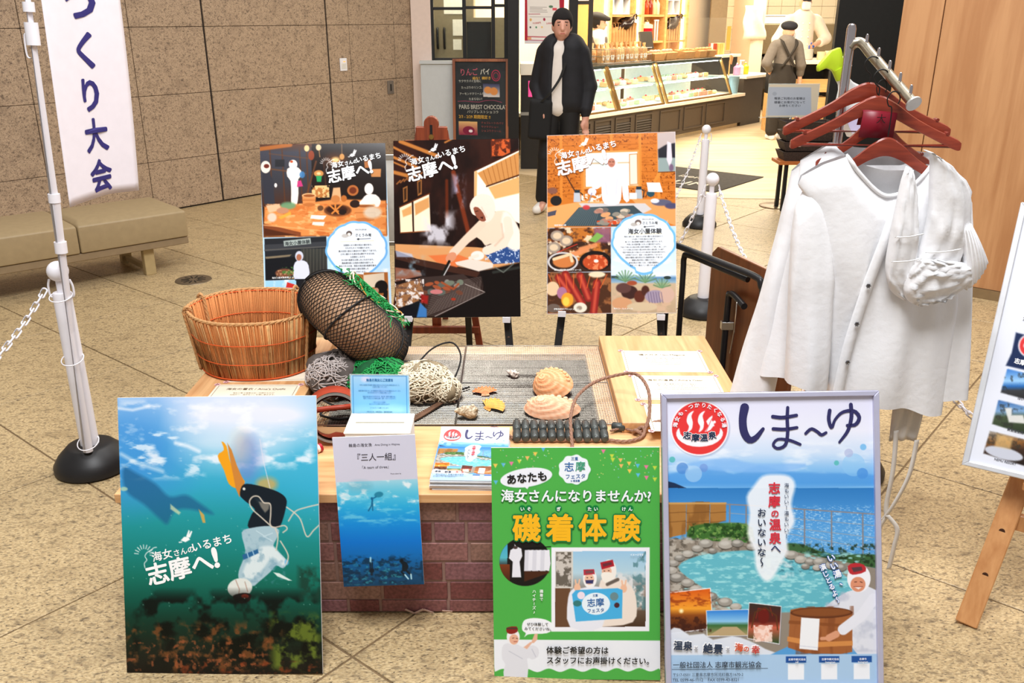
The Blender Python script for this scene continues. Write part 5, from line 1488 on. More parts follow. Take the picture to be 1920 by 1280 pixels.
# resort poster on a pale easel at the right edge
def paint_resort():
 p = Print(.54, .76, [(506, -680), (2227, -514), (1756, 1567), (86, 1170)], .0022)
 p.fill('dfe2ec')
 p.text('志摩の', 600, 88, 40, '2c2c34', .01, 14).text('温泉', 516, 150, 40, '2c2c34', .01, 14)
 p.poly([(470, 236), (800, 320), (760, 560), (520, 498), (398, 470), (440, 380)], '1d2c52', 1, 2)
 p.ell(560, 330, 74, 80, 'f4f0f4').ell(562, 330, 66, 72, 'd8383a').ell(550, 330, 26, 22, 'f4f0f4')
 p.text('志摩温泉', 455, 448, 42, 'f4f4f8', .03, 15)
 for q, st, seed in (([(408, 492), (700, 560), (650, 740), (362, 660)], ((0, '3a78c8'), (.35, '9ac8f0'), (.5, '2a68b0'), (.62, '3a3c40'), (1, '22201e')), 3), ([(346, 712), (660, 790), (610, 980), (302, 882)], ((0, '3c6aa8'), (.3, '7aa0c8'), (.45, '46543c'), (1, '26301e')), 5), ([(286, 930), (640, 1020), (600, 1200), (240, 1090)], ((0, '9a968e'), (.3, '8a5c30'), (.5, '3c2a20'), (1, '1c1614')), 7)):
  y0, y1 = min(a[1] for a in q), max(a[1] for a in q)
  p.grad((q[3][0] - 5, y0, q[1][0] + 5, y1), [(y0 + (y1 - y0) * t, c) for t, c in st], clip=q)
  p.cloud((q[3][0], y0, q[1][0], y1), 26, '30302c', .55, .7, .6, seed, 3, 1, 0, q)
 p.poly([(392, 770), (440, 768), (440, 820), (520, 820), (540, 880), (420, 870)], 'dcdcd8', .95, 3)
 p.ell(385, 1090, 138, 42, 'c4c8d4', 1, 3, 14).poly([(335, 950), (450, 980), (430, 1060), (320, 1040)], 'e0b878', .7, 10)
 for t, x, y in (('はいふう', 480, 706), ('賢島宝生苑', 405, 926), ('NEMU RESORT', 315, 1137)):
  p.text(t, x, y, 24, '40404a', .01, 14)
 return p
RW, RH = .54, .76
rot = (R(-24), 0, R(-33))
bl = np.array((1.271, 2.2, .459))
Mx = np.array(Euler(rot).to_matrix())
pos = bl + Mx @ np.array((RW / 2, 0, 0))
RP = thing('resort_poster', 'white resort poster in a silver frame at the right edge', 'poster', tuple(pos), rot=rot)
MB().b2((-RW / 2, .004, 0), (RW / 2, .016, RH)).build('backing_board', M_BOARD, RP)
paint_resort().build('picture', RP, .28, y=.003)
for pts in ([(-RW / 2, 0), (RW / 2, 0), (RW / 2 - .016, .014), (-RW / 2 + .016, .014)], [(-RW / 2, RH), (-RW / 2 + .016, RH - .016), (RW / 2 - .016, RH - .016), (RW / 2, RH)],
   [(-RW / 2, 0), (-RW / 2 + .016, .014), (-RW / 2 + .016, RH - .016), (-RW / 2, RH)], [(RW / 2, 0), (RW / 2, RH), (RW / 2 - .016, RH - .016), (RW / 2 - .016, .014)]):
 MB().prism(pts, -.006, .022).build('frame_rail', mat('satin_frame', (214, 216, 220), .35, metal=.3), RP, bevel=.002)
M_PALE = wood('pale_easel_wood', (214, 158, 104), (190, 130, 78), 1.0, 2, .4)
RE = thing('easel', 'pale wooden easel under the white resort poster', 'easel', (0, 0, 0))
ux, uy = np.array((math.cos(R(-33)), math.sin(R(-33)))), np.array((math.sin(R(33)), math.cos(R(33))))
a0 = np.array((1.31, 2.085))
RE.location = (a0[0], a0[1], 0)
def re_l(x, y, z):
 q = ux * x + uy * y
 return (q[0], q[1], z)
for x, top in ((0, .19), (.56, .37)):
 leg = MB().bar(re_l(x, 0, .004), re_l(top, .56, 1.45), .058, .02, up=re_l(0, -1, .1)).build('leg', M_PALE, RE, bevel=.003)
 for z in (.15, .275):
  f = z / 1.45
  c = np.array(re_l(x + (top - x) * f, .56 * f - .008, z))
  MB().cyl(c, c + np.array(re_l(0, -.004, 0)), .0085, n=12).build('peg_hole', mat('dark_hole', (70, 40, 22), .9), leg)
MB().bar(re_l(.28, .60, 1.42), re_l(.28, 1.0, .004), .05, .02, up=re_l(0, 1, 0)).build('leg', M_PALE, RE, bevel=.003)
q0 = np.array(re_l(.06, .10, .442))
MB().bar(q0, q0 + np.array(re_l(.42, 0, 0)), .075, .022).build('ledge', M_PALE, RE, bevel=.003)
MB().cyl(np.array(re_l(.085, .05, .418)), np.array(re_l(.085, .16, .425)), .012, n=12).build('peg', M_PALE, RE, smooth=40)
MB().bar(re_l(.05, .13, .30), re_l(.51, .13, .30), .02, .05).build('crossbar', M_PALE, RE, bevel=.003)
# ---------------------------------------------------------------- hearth table
TX0, TX1, TY0, TY1, TZ = -1.10, .77, 2.12, 3.27, .41
HT = thing('hearth_table', 'low wooden hearth table with brick-patterned front and raised side boards', 'table', (0, 0, 0))
HT.location = (-.165, 2.695, 0)
OX, OY = .165, -2.695
M_PINE = wood('pine_boards', (236, 190, 136), (206, 150, 98), .8, 0, .45)
M_PINEY = wood('pine_boards_cross', (234, 188, 134), (204, 148, 96), .8, 1, .45)
CX0, CX1, CY0, CY1 = -.61, .285, 2.55, 3.19          # opening
for nm, lo, hi, m in (('front_plank', (TX0, TY0, .382), (TX1, TY0 + .215, TZ), M_PINE), ('front_plank', (TX0, TY0 + .2165, .382), (TX1, CY0, TZ), M_PINE), ('back_plank', (TX0, CY1, .382), (TX1, TY1, TZ), M_PINE),
      ('side_plank', (TX0, CY0, .382), (CX0, CY1, TZ), M_PINEY), ('side_plank', (CX1, CY0, .382), (TX1, CY1, TZ), M_PINEY),
      ('side_board', (TX0 - .005, 2.50, TZ), (-.70, TY1 + .01, .446), M_PINEY), ('side_board', (.348, 2.50, TZ), (TX1, TY1 + .03, .446), M_PINEY)):
 MB().b2(tuple(a + b for a, b in zip(lo, (OX, OY, 0))), tuple(a + b for a, b in zip(hi, (OX, OY, 0)))).build(nm, m, HT, bevel=.002)
M_MORTAR = mat('printed_mortar', (150, 118, 108), .8, var=.12)
core = MB()
core.b2((TX0 + .03 + OX, TY0 + .022 + OY, .004), (TX1 - .03 + OX, TY0 + .05 + OY, .382))
core.build('mortar_panel', M_MORTAR, HT)
MB().b2((TX0 + .03 + OX, TY1 - .05 + OY, .004), (TX1 - .03 + OX, TY1 - .022 + OY, .382)).build('mortar_panel', M_MORTAR, HT)
for x in (TX0 + .03, TX1 - .06):
 MB().b2((x + OX, TY0 + .05 + OY, .004), (x + .03 + OX, TY1 - .05 + OY, .382)).build('end_panel', M_MORTAR, HT)
M_BR = [mat('brick_print_%d' % i, c,   .6, var=.3, scale=110) for i, c in enumerate(((132, 84, 82), (150, 104, 100), (118, 66, 64), (146, 110, 98), (136, 92, 96)))]
rb = random.Random(12)
rows = [.006, .050, .116, .182, .249, .315]
for j, z in enumerate(rows):
 h = (.040 if j == 0 else .058)
 x = TX0 + .03 - rb.uniform(0, .15)
 while x < TX1 - .03:
  w = rb.choice((.185, .19, .18, .085)) if rb.random() < .8 else .10
  a, b = max(x, TX0 + .03), min(x + w, TX1 - .03)
  if b - a > .02:
   MB().b2((a + OX, TY0 + .0185 + OY, z), (b + OX, TY0 + .0225 + OY, z + h)).build('brick', rb.choice(M_BR), HT, bevel=.0015)
  x += w + .009
# lined pit: back and side walls with printed bricks, sandy floor
M_PIT = mat('pit_lining', (70, 38, 40), .8, var=.25, scale=40)
for lo, hi in (((CX0, CY1, .2), (CX1, CY1 + .01, .382)), ((CX0 - .01, CY0, .2), (CX0, CY1, .382)), ((CX1, CY0, .2), (CX1 + .01, CY1, .382)), ((CX0, CY0 - .01, .2), (CX1, CY0, .382))):
 MB().b2(tuple(a + b for a, b in zip(lo, (OX, OY, 0))), tuple(a + b for a, b in zip(hi, (OX, OY, 0)))).build('pit_wall', M_PIT, HT)
MB().b2((CX0 - .01 + OX, CY0 - .01 + OY, .19), (CX1 + .01 + OX, CY1 + .01 + OY, .2)).build('pit_floor', mat('pit_floor', (30, 26, 20), .9, var=.3, scale=30), HT)
# torn paper scraps at the lower edge
for x, r in ((-.30, .5), (-.272, -.5), (-.245, .4), (-.19, .1)):
 MB().box((x + OX, TY0 + .012 + OY, .012), (.03, .001, .010), (.5, r, 0)).build('paper_scrap', mat('torn_paper', (206, 176, 164), .9), HT)
# wire grates: woven net and rim
def grate(label, x0, x1, y0, y1, z, n, seed):
 t = thing('wire_grate', label, 'wire mesh', ((x0 + x1) / 2, (y0 + y1) / 2, z), group=None)
 w, d = (x1 - x0) / 2, (y1 - y0) / 2
 mb = MB()
 px = .0083
 nx, ny = int(2 * w / px), int(2 * d / px)
 r = .00066
 for i in range(1, nx):
  x = -w + 2 * w * i / nx
  mb.tube([(x, -d, r), (x, d, r)], r, 4, caps=False)
 for j in range(1, ny):
  y = -d + 2 * d * j / ny
  mb.tube([(-w, y, 2.4 * r), (w, y, 2.4 * r)], r, 4, caps=False)
 m = mat('tinned_wire', (128, 122, 112), .3, metal=.9, var=.15)
 tag(mb.build('woven_wire', m, t), kind='stuff')
 MB().tube([(-w, -d, .003), (w, -d, .003), (w, d, .003), (-w, d, .003)], .0022, 6, closed=True).build('rim_wire', M_STEEL, t)
 MB().tube([(-w, -.02, .005), (w, -.02, .005)], .0018, 6).build('cross_wire', M_STEEL, t)
 return t
grate('wire mesh grate under the tangled nets, left of two', -.69, -.185, 2.552, 3.262, .411, 0, 1)
grate('wire mesh grate under the sea shells, right of two', -.18, .343, 2.552, 3.268, .412, 0, 2)
# information cards on the side boards
M_CARD = mat('cream_card', (246, 236, 214), .5, var=.01)
M_INK = mat('card_ink', (110, 92, 66), .6)
M_TAPE = mat('pink_sticker', (252, 196, 196), .5)
def card(label, cx, cy, w, d, rz, title, lines, z=.4463):
 t = thing('information_card', label, 'card', (cx, cy, z), R(rz), 'cream cards on the side boards')
 MB().b2((-w / 2, -d / 2, 0), (w / 2, d / 2, .0012)).build('card', M_CARD, t)
 f = MB()
 for a, b, c, e in ((-.94, -.9, .94, -.885), (-.94, .885, .94, .9), (-.94, -.9, -.93, .9), (.93, -.9, .94, .9)):
  f.b2((a * w / 2, b * d / 2, .0013), (c * w / 2, e * d / 2, .0015))
 f.build('printed_border', M_INK, t)
 V, F = text_geo(title, .0185, .012, 'C')
 mb = MB().add([(x, y + d * .27, .0015 + .00004 * k) for x, y, k in V], F)
 for i, ln in enumerate(lines):
  V, F = text_geo(ln, .0088, 0, 'C')
  mb.add([(x, y + d * .12 - i * .0145, .0016) for x, y, k in V], F)
 mb.build('lettering', M_INK, t)
 for a in (-1, 1):
  for b in (-1, 1):
   s = MB()
   for k in range(5):
    an = k * 2 * math.pi / 5
    s.lathe([(.0055, 0), (.0055, .0004)], 8, Matrix.Translation((a * w / 2 + .006 * math.cos(an), b * d / 2 + .006 * math.sin(an), .0014)))
   s.build('petal_sticker', M_TAPE, t)
 return t
card('cream card with black lettering at the back of the right side board', .564, 3.02, .30, .21, -1, '磯メガネ / Iso Megane', ('磯メガネは、顔にあてて海の中を', 'のぞくために使います。', 'Diving Masks or goggles which have', 'improved their history by making', 'and unique and easy for people'))
card("cream card headed Ama's Gear, in the middle of the right side board", .572, 2.775, .30, .21, -1, "海女の道具 / Ama's Gear", ('海女が使う道具はそれぞれの海女が', '使いやすいように工夫しています。', 'hooks and chisels. These are harvesting buckets to put', 'harvests in. They also serve as a floatation device'))
card('cream card nearest the front on the right side board', .582, 2.535, .30, .20, -1, '海女の道具', ('磯ノミは、海の中の岩の間にいる', 'アワビをはがす道具です。'))
card("cream card headed Ama's Outfit, below the reed basket", -.878, 2.70, .29, .20, 0, "海女の着衣 / Ama's Outfit", ('海女が着る磯着は白い木綿のものが', '伝統的で、磯手ぬぐいを頭に巻きます。'))
card('cream card half under the reed basket', -.86, 2.93, .29, .20, 3, '海女の道具 / Tub', ('海女が使う桶。',))
# small items at the front ------------------------------------------------
DB = thing('donation_box', 'white slotted donation box behind the three divers panel', 'box', (-.380, 2.282, TZ))
bx = MB()
bx.b2((-.091, -.062, 0), (.091, .062, .135))
bx.build('box_body', mat('matt_white', (246, 244, 234), .6, var=.01), DB, bevel=.002)
MB().b2((-.094, -.065, .135), (.094, .064, .141)).build('lid', mat('matt_white', (0, 0, 0)), DB, bevel=.002)
MB().b2((-.07, -.003, .1405), (.07, .003, .1415)).build('slot', mat('slot_shadow', (150, 144, 120), .9), DB)
BS = thing('appeal_sign', 'small pale blue notice in a clear stand on the donation box', 'sign', (-.388, 2.352, TZ + .1355), rot=(R(-8), 0, R(-1)))
p = Print(.170, .118, [(502, 62), (1252, 62), (1272, 548), (520, 548)], .0012)
p.grad((400, 0, 1400, 600), [(60, 'a8d4f4'), (250, '86c6f4'), (420, '7cc4f6'), (560, 'a2dcf6')]).ell(700, 110, 60, 34, 'ddd8f0', .8, 20).ell(900, 300, 130, 90, '94b8ec', .6, 50).ell(1000, 500, 200, 60, 'b4ecf4', .6, 50)
p.line([(532, 70), (1226, 70), (1242, 545), (542, 545)], 7, '2f7cc0', 1, 1, closed=True)
p.text('輪島の海女にご支援を', 880, 132, 35, '3a84c0', .02, 0, 'C').line([(700, 140), (1050, 136)], 2, '3a84c0')
for k, t in enumerate(('令和６年能登半島地震で輪島の海女さんたちが大変な被害を受けました。', 'ご支援をお願いいたします。', '', '志摩市観光協会では、石川県輪島市の海女さんのための募金を行っています。', '皆さまのあたたかいご支援をお願いします。', '', '能登の海の海女文化を守るため、海女漁・漁場の復興に使い、', '復興した海女さんの活動を志摩・鳥羽・石川へつなぎます。', '', 'ご協力いただいた皆様へ', '海女さんからの感謝の気持ちを込めて', '', 'どうぞよろしくお願いいたします。', '', '令和６年２月　一般社団法人　志摩市観光協会')):
 p.text(t, 880, 186 + k * 24, 16, '4a90c8', .008, 0, 'C')
p.build('picture', BS, .3, y=-.0012)
MB().b2((-.088, -.001, -.001), (.088, .0015, .121)).build('clear_stand', mat('acrylic', (230, 244, 250), .05, trans=.6, var=0, ior=1.2), BS)
# brochures
BG = 'brochures stacked on the front planks'
zc = TZ
for k in range(9):
 last = k == 8
 o = thing('brochure', 'hot spring brochure on top of the stack at the table front' if last else 'brochure with grey edge inside the stack at the table front', 'brochure', (-.118 + (0 if last else rb.uniform(-.004, .004)), 2.288 + (0 if last else rb.uniform(-.003, .003)), zc), R(-2 + (0 if last else rb.uniform(-1.2, 1.2))), BG)
 MB().b2((-.105, -.1485, 0), (.105, .1485, .0034)).build('pages', mat('grey_paper_edge', (206, 208, 212), .7, var=.05), o, bevel=.0008)
 if last:
  big = paint_spring(.21, .297, [(15, 38), (955, 20), (966, 1318), (54, 1318)], .0014, False)
  def flat(c):
   c = np.array(c)
   y = c[:, 2] - .1485
   return np.stack([c[:, 0], y, .0037 - c[:, 1] * .6 + np.clip((y - .07) / .08, 0, 1) ** 2 * .020], -1)
  big.build('cover', o, .3, bend=flat)
 zc += .0036
# shells and tools on the mesh ---------------------------------------------
def shade(o, fn):
 """natural banding of a shell: colour by place on it"""
 me = o.data
 at = me.color_attributes.new('print', 'FLOAT_COLOR', 'POINT')
 at.data.foreach_set('color', np.array([(*lin(fn(v.co)), 1) for v in me.vertices], np.float32).ravel())
 me.materials[0] = vcol_mat('print_r50', .5)
def mixc(a, b, t):
 t = min(1, max(0, t))
 return tuple(x + (y - x) * t for x, y in zip(a, b))
def scallop(label, x, y, rz, w, col, col2):
 t = thing('scallop_shell', label, 'shell', (x, y, .420), group='sea shells on the mesh', rot=(R(16), 0, R(rz)))
 vs, fs = [], []
 NR, NA = 10, 73
 for i in range(NR + 1):
  r = i / NR
  for k in range(NA):
   a = R(-66 + 132 * k / (NA - 1))
   c = math.cos(k * 2 * math.pi / 8)
   rr = w * r * (1 + .03 * c * r) * (1 - .05 * abs(a) ** 3)
   vs.append((rr * math.sin(a) * 1.12, rr * math.cos(a) - w * .45, .003 + .26 * w * math.sin(math.pi * min(1, .16 + r * .78)) * (1 - .35 * abs(a)) + .0022 * c * r))
 for i in range(NR):
  fs += [(i * NA + k, i * NA + k + 1, (i + 1) * NA + k + 1, (i + 1) * NA + k) for k in range(NA - 1)]
 o = MB().add(vs, fs).build('ribbed_shell', M_STEEL, t, smooth=True)
 shade(o, lambda c: mixc(col, col2, .5 + .5 * math.sin(math.hypot(c.x, c.y + w * .45) / w * 20)))
 for s in (-1, 1):
  MB().add([(0, -w * .49, .004), (s * w * .30, -w * .47, .004), (s * w * .26, -w * .33, .008), (0, -w * .3, .010)], [(0, 1, 2, 3)]).build('hinge_ear', mat(label[:14], col2, .5, var=.2), t, thick=.0015)
 return t
scallop('small red-orange scallop shell on the mesh', -.095, 2.795, 8, .048, (232, 132, 84), (240, 160, 110))
scallop('yellow-orange scallop shell on the mesh beside the red-orange one', -.062, 2.678, -52, .060, (242, 180, 84), (244, 164, 84))
def abalone(label, x, y, rz, L, W, Hh, col, tip, tilt):
 t = thing('abalone_shell', label, 'shell', (x, y, .4165 + W * .93 * math.sin(R(tilt))), group='sea shells on the mesh', rot=(R(tilt), 0, R(rz)))
 vs, fs = [], []
 NR, NA = 16, 48
 for i in range(NR + 1):
  r = i / NR
  for k in range(NA):
   a = 2 * math.pi * k / NA
   rip = .10 * math.sin(r * 30 + a * 2.5) + .05 * math.sin(a * 26)
   ox = -.42 * L * (1 - r)
   vs.append((ox + L * r * math.cos(a), W * r * math.sin(a) * (1 - .12 * math.cos(a)), Hh * (1 - r ** 2.0) + .004 + Hh * rip * min(1, r * 3) * (1 - r * .6)))
 for i in range(NR):
  fs += [(i * NA + k, i * NA + (k + 1) % NA, (i + 1) * NA + (k + 1) % NA, (i + 1) * NA + k) for k in range(NA)]
 o = MB().add(vs, fs).build('shell_body', M_STEEL, t, smooth=True)
 def band(c):
  r = math.hypot((c.x + .42 * L) / (1.42 * L), c.y / W * .9)
  a = math.atan2(c.y / W, (c.x + .3 * L) / L)
  return mixc(mixc(col, tip, .5 + .5 * math.sin(r * 30 + a * 2.5)), (250, 222, 192), .06 + .34 * math.sin(a * 26) * min(1, r * 1.5))
 shade(o, band)
 sp = [(-.42 * L + (.03 + .10 * s) * L * math.cos(-s * 9), W * (.03 + .14 * s) * math.sin(-s * 9), Hh * (1.10 - .12 * s)) for s in np.linspace(0, 1, 26)]
 MB().tube(sp, [.003 + .004 * s for s in np.linspace(0, 1, 26)], 8).build('whorl', mat(label[:18] + '_t', tip, .5, var=.2), t, smooth=True)
 for k in range(9):
  a = R(20 + k * 17)
  MB().sphere((.84 * L * math.cos(a) - .05 * L, .84 * W * math.sin(a), Hh * .42), .0065, 6, (1.3, 1, .8)).build('knob', mat(label[:18] + '_t', tip), t, smooth=True)
 return t
abalone('orange abalone shell with knobbly rim, upper of the pair on the mesh', .143, 2.79, -24, .072, .062, .045, (232, 146, 92), (244, 184, 134), 38)
abalone('pinkish long abalone shell, lower of the pair on the mesh', .133, 2.625, -4, .094, .050, .046, (232, 164, 126), (242, 194, 158), 22)
def turban(label, x, y, rz, s, col, spiny):
 t = thing('turban_shell', label, 'shell', (x, y, .4165), R(rz), 'sea shells on the mesh')
 g = random.Random(int(s * 1e4))
 pr = [('e', (.1 * s, 0, .46 * s), (.50 * s, .44 * s, .45 * s))]
 for k, (d, r) in enumerate(((.38, .34), (.62, .25), (.80, .17), (.95, .10))):
  pr.append(('e', (-d * s, .05 * s * (-1) ** k, (.52 + d * .18) * s), (r * .7 * s, r * s, r * s), (0, .25, 0)))
 for k in range(9 if spiny else 22):
  a, f = k * 2.4, (k + .5) / (9 if spiny else 22)
  q = Vector((.45 - 1.1 * f, .42 * (1 - .6 * f) * math.cos(a), .5 + .1 * f + .42 * (1 - .6 * f) * math.sin(a))) * s
  if q.z > .1 * s:
   e = q + (q - Vector((q.x, 0, .5 * s))) * (.75 if spiny else .10)
   pr.append(('c', tuple(q), tuple(e), (.13 if spiny else .10) * s, (.03 if spiny else .08) * s))
 pr.append(('-e', (.56 * s, -.18 * s, .42 * s), (.22 * s, .2 * s, .24 * s)))
 o = solid_obj('whorls', pr, M_STEEL, t, k=.10 * s, res=.045 * s)
 shade(o, lambda c: mixc(col, (138, 116, 90) if not spiny else (206, 176, 160), .4 + .5 * math.sin(c.x / s * 17 + 3 * math.sin(c.z / s * 13)) * math.sin(c.y / s * 12 + 2 * math.sin(c.x / s * 9) + c.z / s * 8)))
 return t
turban('grey-brown turban shell lying nearest the front on the mesh', -.138, 2.59, 14, .050, (222, 208, 180), False)
turban('little white spiny shell alone at the back of the mesh', .006, 2.935, -30, .030, (240, 228, 216), True)
HK = thing('iron_hook', 'rusty flat iron hook tool lying on the left mesh', 'tool', (-.30, 2.63, .4165))
MB().loft([[(a[0] - .5 * w * n[0], a[1] - .5 * w * n[1], z), (a[0] + .5 * w * n[0], a[1] + .5 * w * n[1], z), (a[0] + .5 * w * n[0], a[1] + .5 * w * n[1], z + .004), (a[0] - .5 * w * n[0], a[1] - .5 * w * n[1], z + .004)]
   for a, w, n, z in (((-.055, -.095), .030, (-.7, .7), .002), ((0, -.02), .026, (-.72, .7), .002), ((.055, .06), .020, (-.7, .72), .006), ((.072, .078), .014, (-.5, .85), .010), ((.090, .082), .010, (0, 1), .012), ((.108, .066), .004, (.7, .7), .008))], closed=True, caps=True).build('blade', mat('rusty_iron', (112, 82, 62), .7, metal=.3, var=.3, scale=60), HK)
# belt of lead beads on a cord
BL = thing('lead_bead_belt', 'black lead bead belt with brown cord at the front of the mesh', 'weight belt', (.15, 2.47, TZ))
M_LEAD = mat('lead', (78, 82, 80), .38, metal=.4, var=.2)
M_CORD = mat('brown_cord', (150, 112, 92), .8, var=.25, scale=200, bump=.5, bscale=400)
for i in range(11):
 x = -.135 + i * .0272
 for j in range(2):
  y = .030 - j * .046
  MB().lathe([(.008, -.030), (.0115, -.027), (.0135, -.012), (.0135, .012), (.0115, .027), (.008, .030)], 12, Matrix.Translation((x, y, .016 + .008 * (j == 0))) @ Matrix.Rotation(R(90 + rb.uniform(-6, 6)), 4, 'X')).build('lead_bead', M_LEAD, BL, smooth=True)
def rope(name, pts, r, m, parent, n=7, tw=True, sm=8, closed=False):
 P = smooth_path(pts, sm, closed)
 if not tw:
  return MB().tube(P, r, n, closed).build(name, m, parent, smooth=True)
 mb = MB()
 D = [Vector(p) for p in P]
 for ph in (0, 2 * math.pi / 3, 4 * math.pi / 3):
  q, s = [], 0
  for i, p in enumerate(D):
   d = (D[min(i + 1, len(D) - 1)] - D[max(i - 1, 0)])
   s += (d.length / 2) / (r * 5.5) * 2 * math.pi * .55
   x, y, _ = frame_of((0, 0, 0), d if d.length > 1e-8 else (0, 0, 1))
   q.append(p + (x * math.cos(s + ph) + y * math.sin(s + ph)) * r * .45)
  mb.tube(q, r * .62, 6)
 return mb.build(name, m, parent, smooth=True)
rope('edge_cord', [(-.145 + k * .0136, -.036 - .003 * (k % 2), .008) for k in range(23)], .0055, M_CORD, BL, tw=False, sm=3)
rope('tie_cord', [(-.145, -.03, .010), (-.165, 0, .010), (-.195, .035, .014), (-.215, .045, .010), (-.222, .028, .008), (-.20, .012, .008), (-.175, .0, .008)], .005, M_CORD, BL)
MB().lathe([(.008, -.022), (.013, -.018), (.0135, .018), (.008, .022)], 14, Matrix.Translation((.188, .042, .016)) @ Matrix.Rotation(R(90), 4, 'Y') @ Matrix.Rotation(R(15), 4, 'X')).build('toggle_bead', M_LEAD, BL, smooth=True)
rope('tie_cord', [(.16, .02, .012), (.20, .035, .014), (.23, .02, .012), (.258, .012, .014)], .004, M_CORD, BL)
rope('loop_cord', [(.145, -.035, .008), (.20, -.045, .008), (.25, -.022, .010), (.268, .012, .022), (.285, .05, .06), (.288, .12, .11), (.26, .20, .13), (.20, .24, .11), (.12, .20, .10), (.06, .12, .085), (.035, .03, .06), (.032, -.05, .03), (.034, -.10, .006)], .0055, M_CORD, BL, sm=12)
for a in range(3):
 rope('knot', [(.250 + .016 * math.cos(t + a), .010 + .016 * math.sin(t + a), .016 + .008 * math.sin(2 * t + a * 2)) for t in np.linspace(0, 6.2, 12)], .0058, M_CORD, BL, tw=False, sm=3)
rope('tie_cord', [(.262, .012, .02), (.30, .035, .035), (.345, .03, .04), (.38, .01, .038)], .005, M_CORD, BL)
# diving mask
MK = thing('diving_mask', 'old red rubber diving mask with a steel ring at the front left of the mesh', 'mask', (-.545, 2.44, TZ), rot=(0, 0, R(12)))
M_RUB = mat('red_rubber', (170, 62, 38), .45, var=.12)
Mm = Matrix.Translation((0, 0, .082)) @ Matrix.Rotation(R(74), 4, 'X') @ Matrix.Rotation(R(0), 4, 'Z')
def ringp(rx, ry, z, n=40, dent=.0):
 out = []
 for k in range(n):
  a = 2 * math.pi * k / n
  q = 1 - dent * math.exp(-((a - 1.5 * math.pi) / .35) ** 2)
  out.append(Mm @ Vector((rx * math.cos(a) * q, ry * math.sin(a) * q, z)))
 return out
MB().loft([ringp(.074, .070, .012), ringp(.079, .075, .004), ringp(.079, .075, -.03), ringp(.084, .080, -.065, dent=.18), ringp(.094, .088, -.09, dent=.25), ringp(.085, .078, -.095, dent=.25), ringp(.070, .066, -.06, dent=.15), ringp(.068, .064, .0)]).build('rubber_skirt', M_RUB, MK, smooth=True)
MB().loft([ringp(.081, .077, .000), ringp(.083, .079, .006), ringp(.081, .077, .013), ringp(.074, .070, .013), ringp(.073, .069, .002), ringp(.081, .077, .000)]).build('steel_ring', M_STEEL, MK, smooth=50)
MB().loft([ringp(.0735, .0695, .006), ringp(.001, .001, .007)]).build('lens', M_GLASS, MK)
for k, c in enumerate(((168, 20, 40), (236, 226, 214), (150, 16, 34), (232, 222, 208), (140, 16, 30))):
 MB().cyl((-.045 - k * .008, -.055 - k * .005, .014), (-.053 - k * .008, -.060 - k * .005, .013), .013, n=14).build('clamp_band', mat('clamp_%d' % (k % 3 + (10 if k % 2 else 0)), c, .35), MK, smooth=40)
MB().tube(smooth_path([(.07, .06, .05), (.10, .12, .06), (.03, .17, .04), (-.06, .14, .05), (-.085, .06, .07)], 6), .009, 8).build('strap', M_RUB, MK, smooth=True)
# ---------------------------------------------------------------- reed basket
BK = thing('reed_basket', 'open reed basket with orange stitching on the left side board', 'basket', (-.93, 2.985, .448), R(4))
M_REED = mat('dry_reed', (206, 134, 76), .7, var=.35, scale=60, stretch=(40, 40, 1.5), bump=.3, bscale=60)
M_REED2 = mat('pale_reed', (226, 180, 120), .7, var=.2, scale=40)
M_STITCH = mat('orange_twine', (222, 92, 34), .7, var=.1)
M_ROPE = mat('straw_rope', (190, 142, 92), .8, var=.2, scale=120)
def bk_xy(a, f, g=0.0):
 """eye-shaped outline, pinched at the two handles; f = height fraction"""
 A, B = .200 + .032 * f + g, .155 + .055 * f + g
 c, s = math.cos(a), math.sin(a)
 return (A * math.copysign(abs(c) ** .80, c), B * math.copysign(abs(s) ** 1.3, s) - .012 * c)
HB = .225
NA = 300
reed = [MB().add(*(lambda q: (q.v, q.f))(MB().box((0, 0, HB / 2), (.0050, .0042, HB)))).mesh('reed', bevel=0) for _ in range(1)][0]
wallm = MB()
for gi in (0, -.006):
 wallm.loft([[(*bk_xy(2 * math.pi * k / 120, f, gi), f * HB) for k in range(120)] for f in (0, .25, .5, .75, 1)])
wallm.build('reed_wall', M_REED, BK, smooth=True)
rd = random.Random(4)
reeds = MB()
for side, off in ((1, .0015), (-1, -.0085)):
 for k in range(NA):
  a = 2 * math.pi * (k + rd.uniform(-.3, .3)) / NA
  p0, p1 = bk_xy(a, 0, off), bk_xy(a, 1, off)
  ex = rd.uniform(-.004, .003)
  jx = rd.uniform(-.003, .003)
  q0, q1 = (p0[0], p0[1], .003), (p1[0] + jx, p1[1], HB + ex)
  (reeds if rd.random() < .7 else reeds).tube([q0, [(u + w) / 2 + rd.uniform(-.0008, .0008) for u, w in zip(q0, q1)], q1], .0022, 5)
tag(reeds.build('reeds', M_REED, BK, smooth=True), kind='stuff')
pale = MB()
for k in range(110):
 a = rd.uniform(0, 2 * math.pi)
 p0, p1 = bk_xy(a, 0, .0035), bk_xy(a, 1, .0035)
 pale.tube([(p0[0], p0[1], .004), (p1[0], p1[1], HB - .004)], .0016, 4)
tag(pale.build('pale_reeds', M_REED2, BK, smooth=True), kind='stuff')
for f in (.30, .64):
 for off in (.006, -.012):
  MB().tube([(*bk_xy(2 * math.pi * k / 90, f, off), f * HB) for k in range(90)], .0016, 5, closed=True).build('stitch_row', M_STITCH, BK, smooth=True)
rope('rim_rope', [(*bk_xy(2 * math.pi * k / 40, 1, -.002), HB + .002) for k in range(41)], .0065, M_ROPE, BK, sm=6)
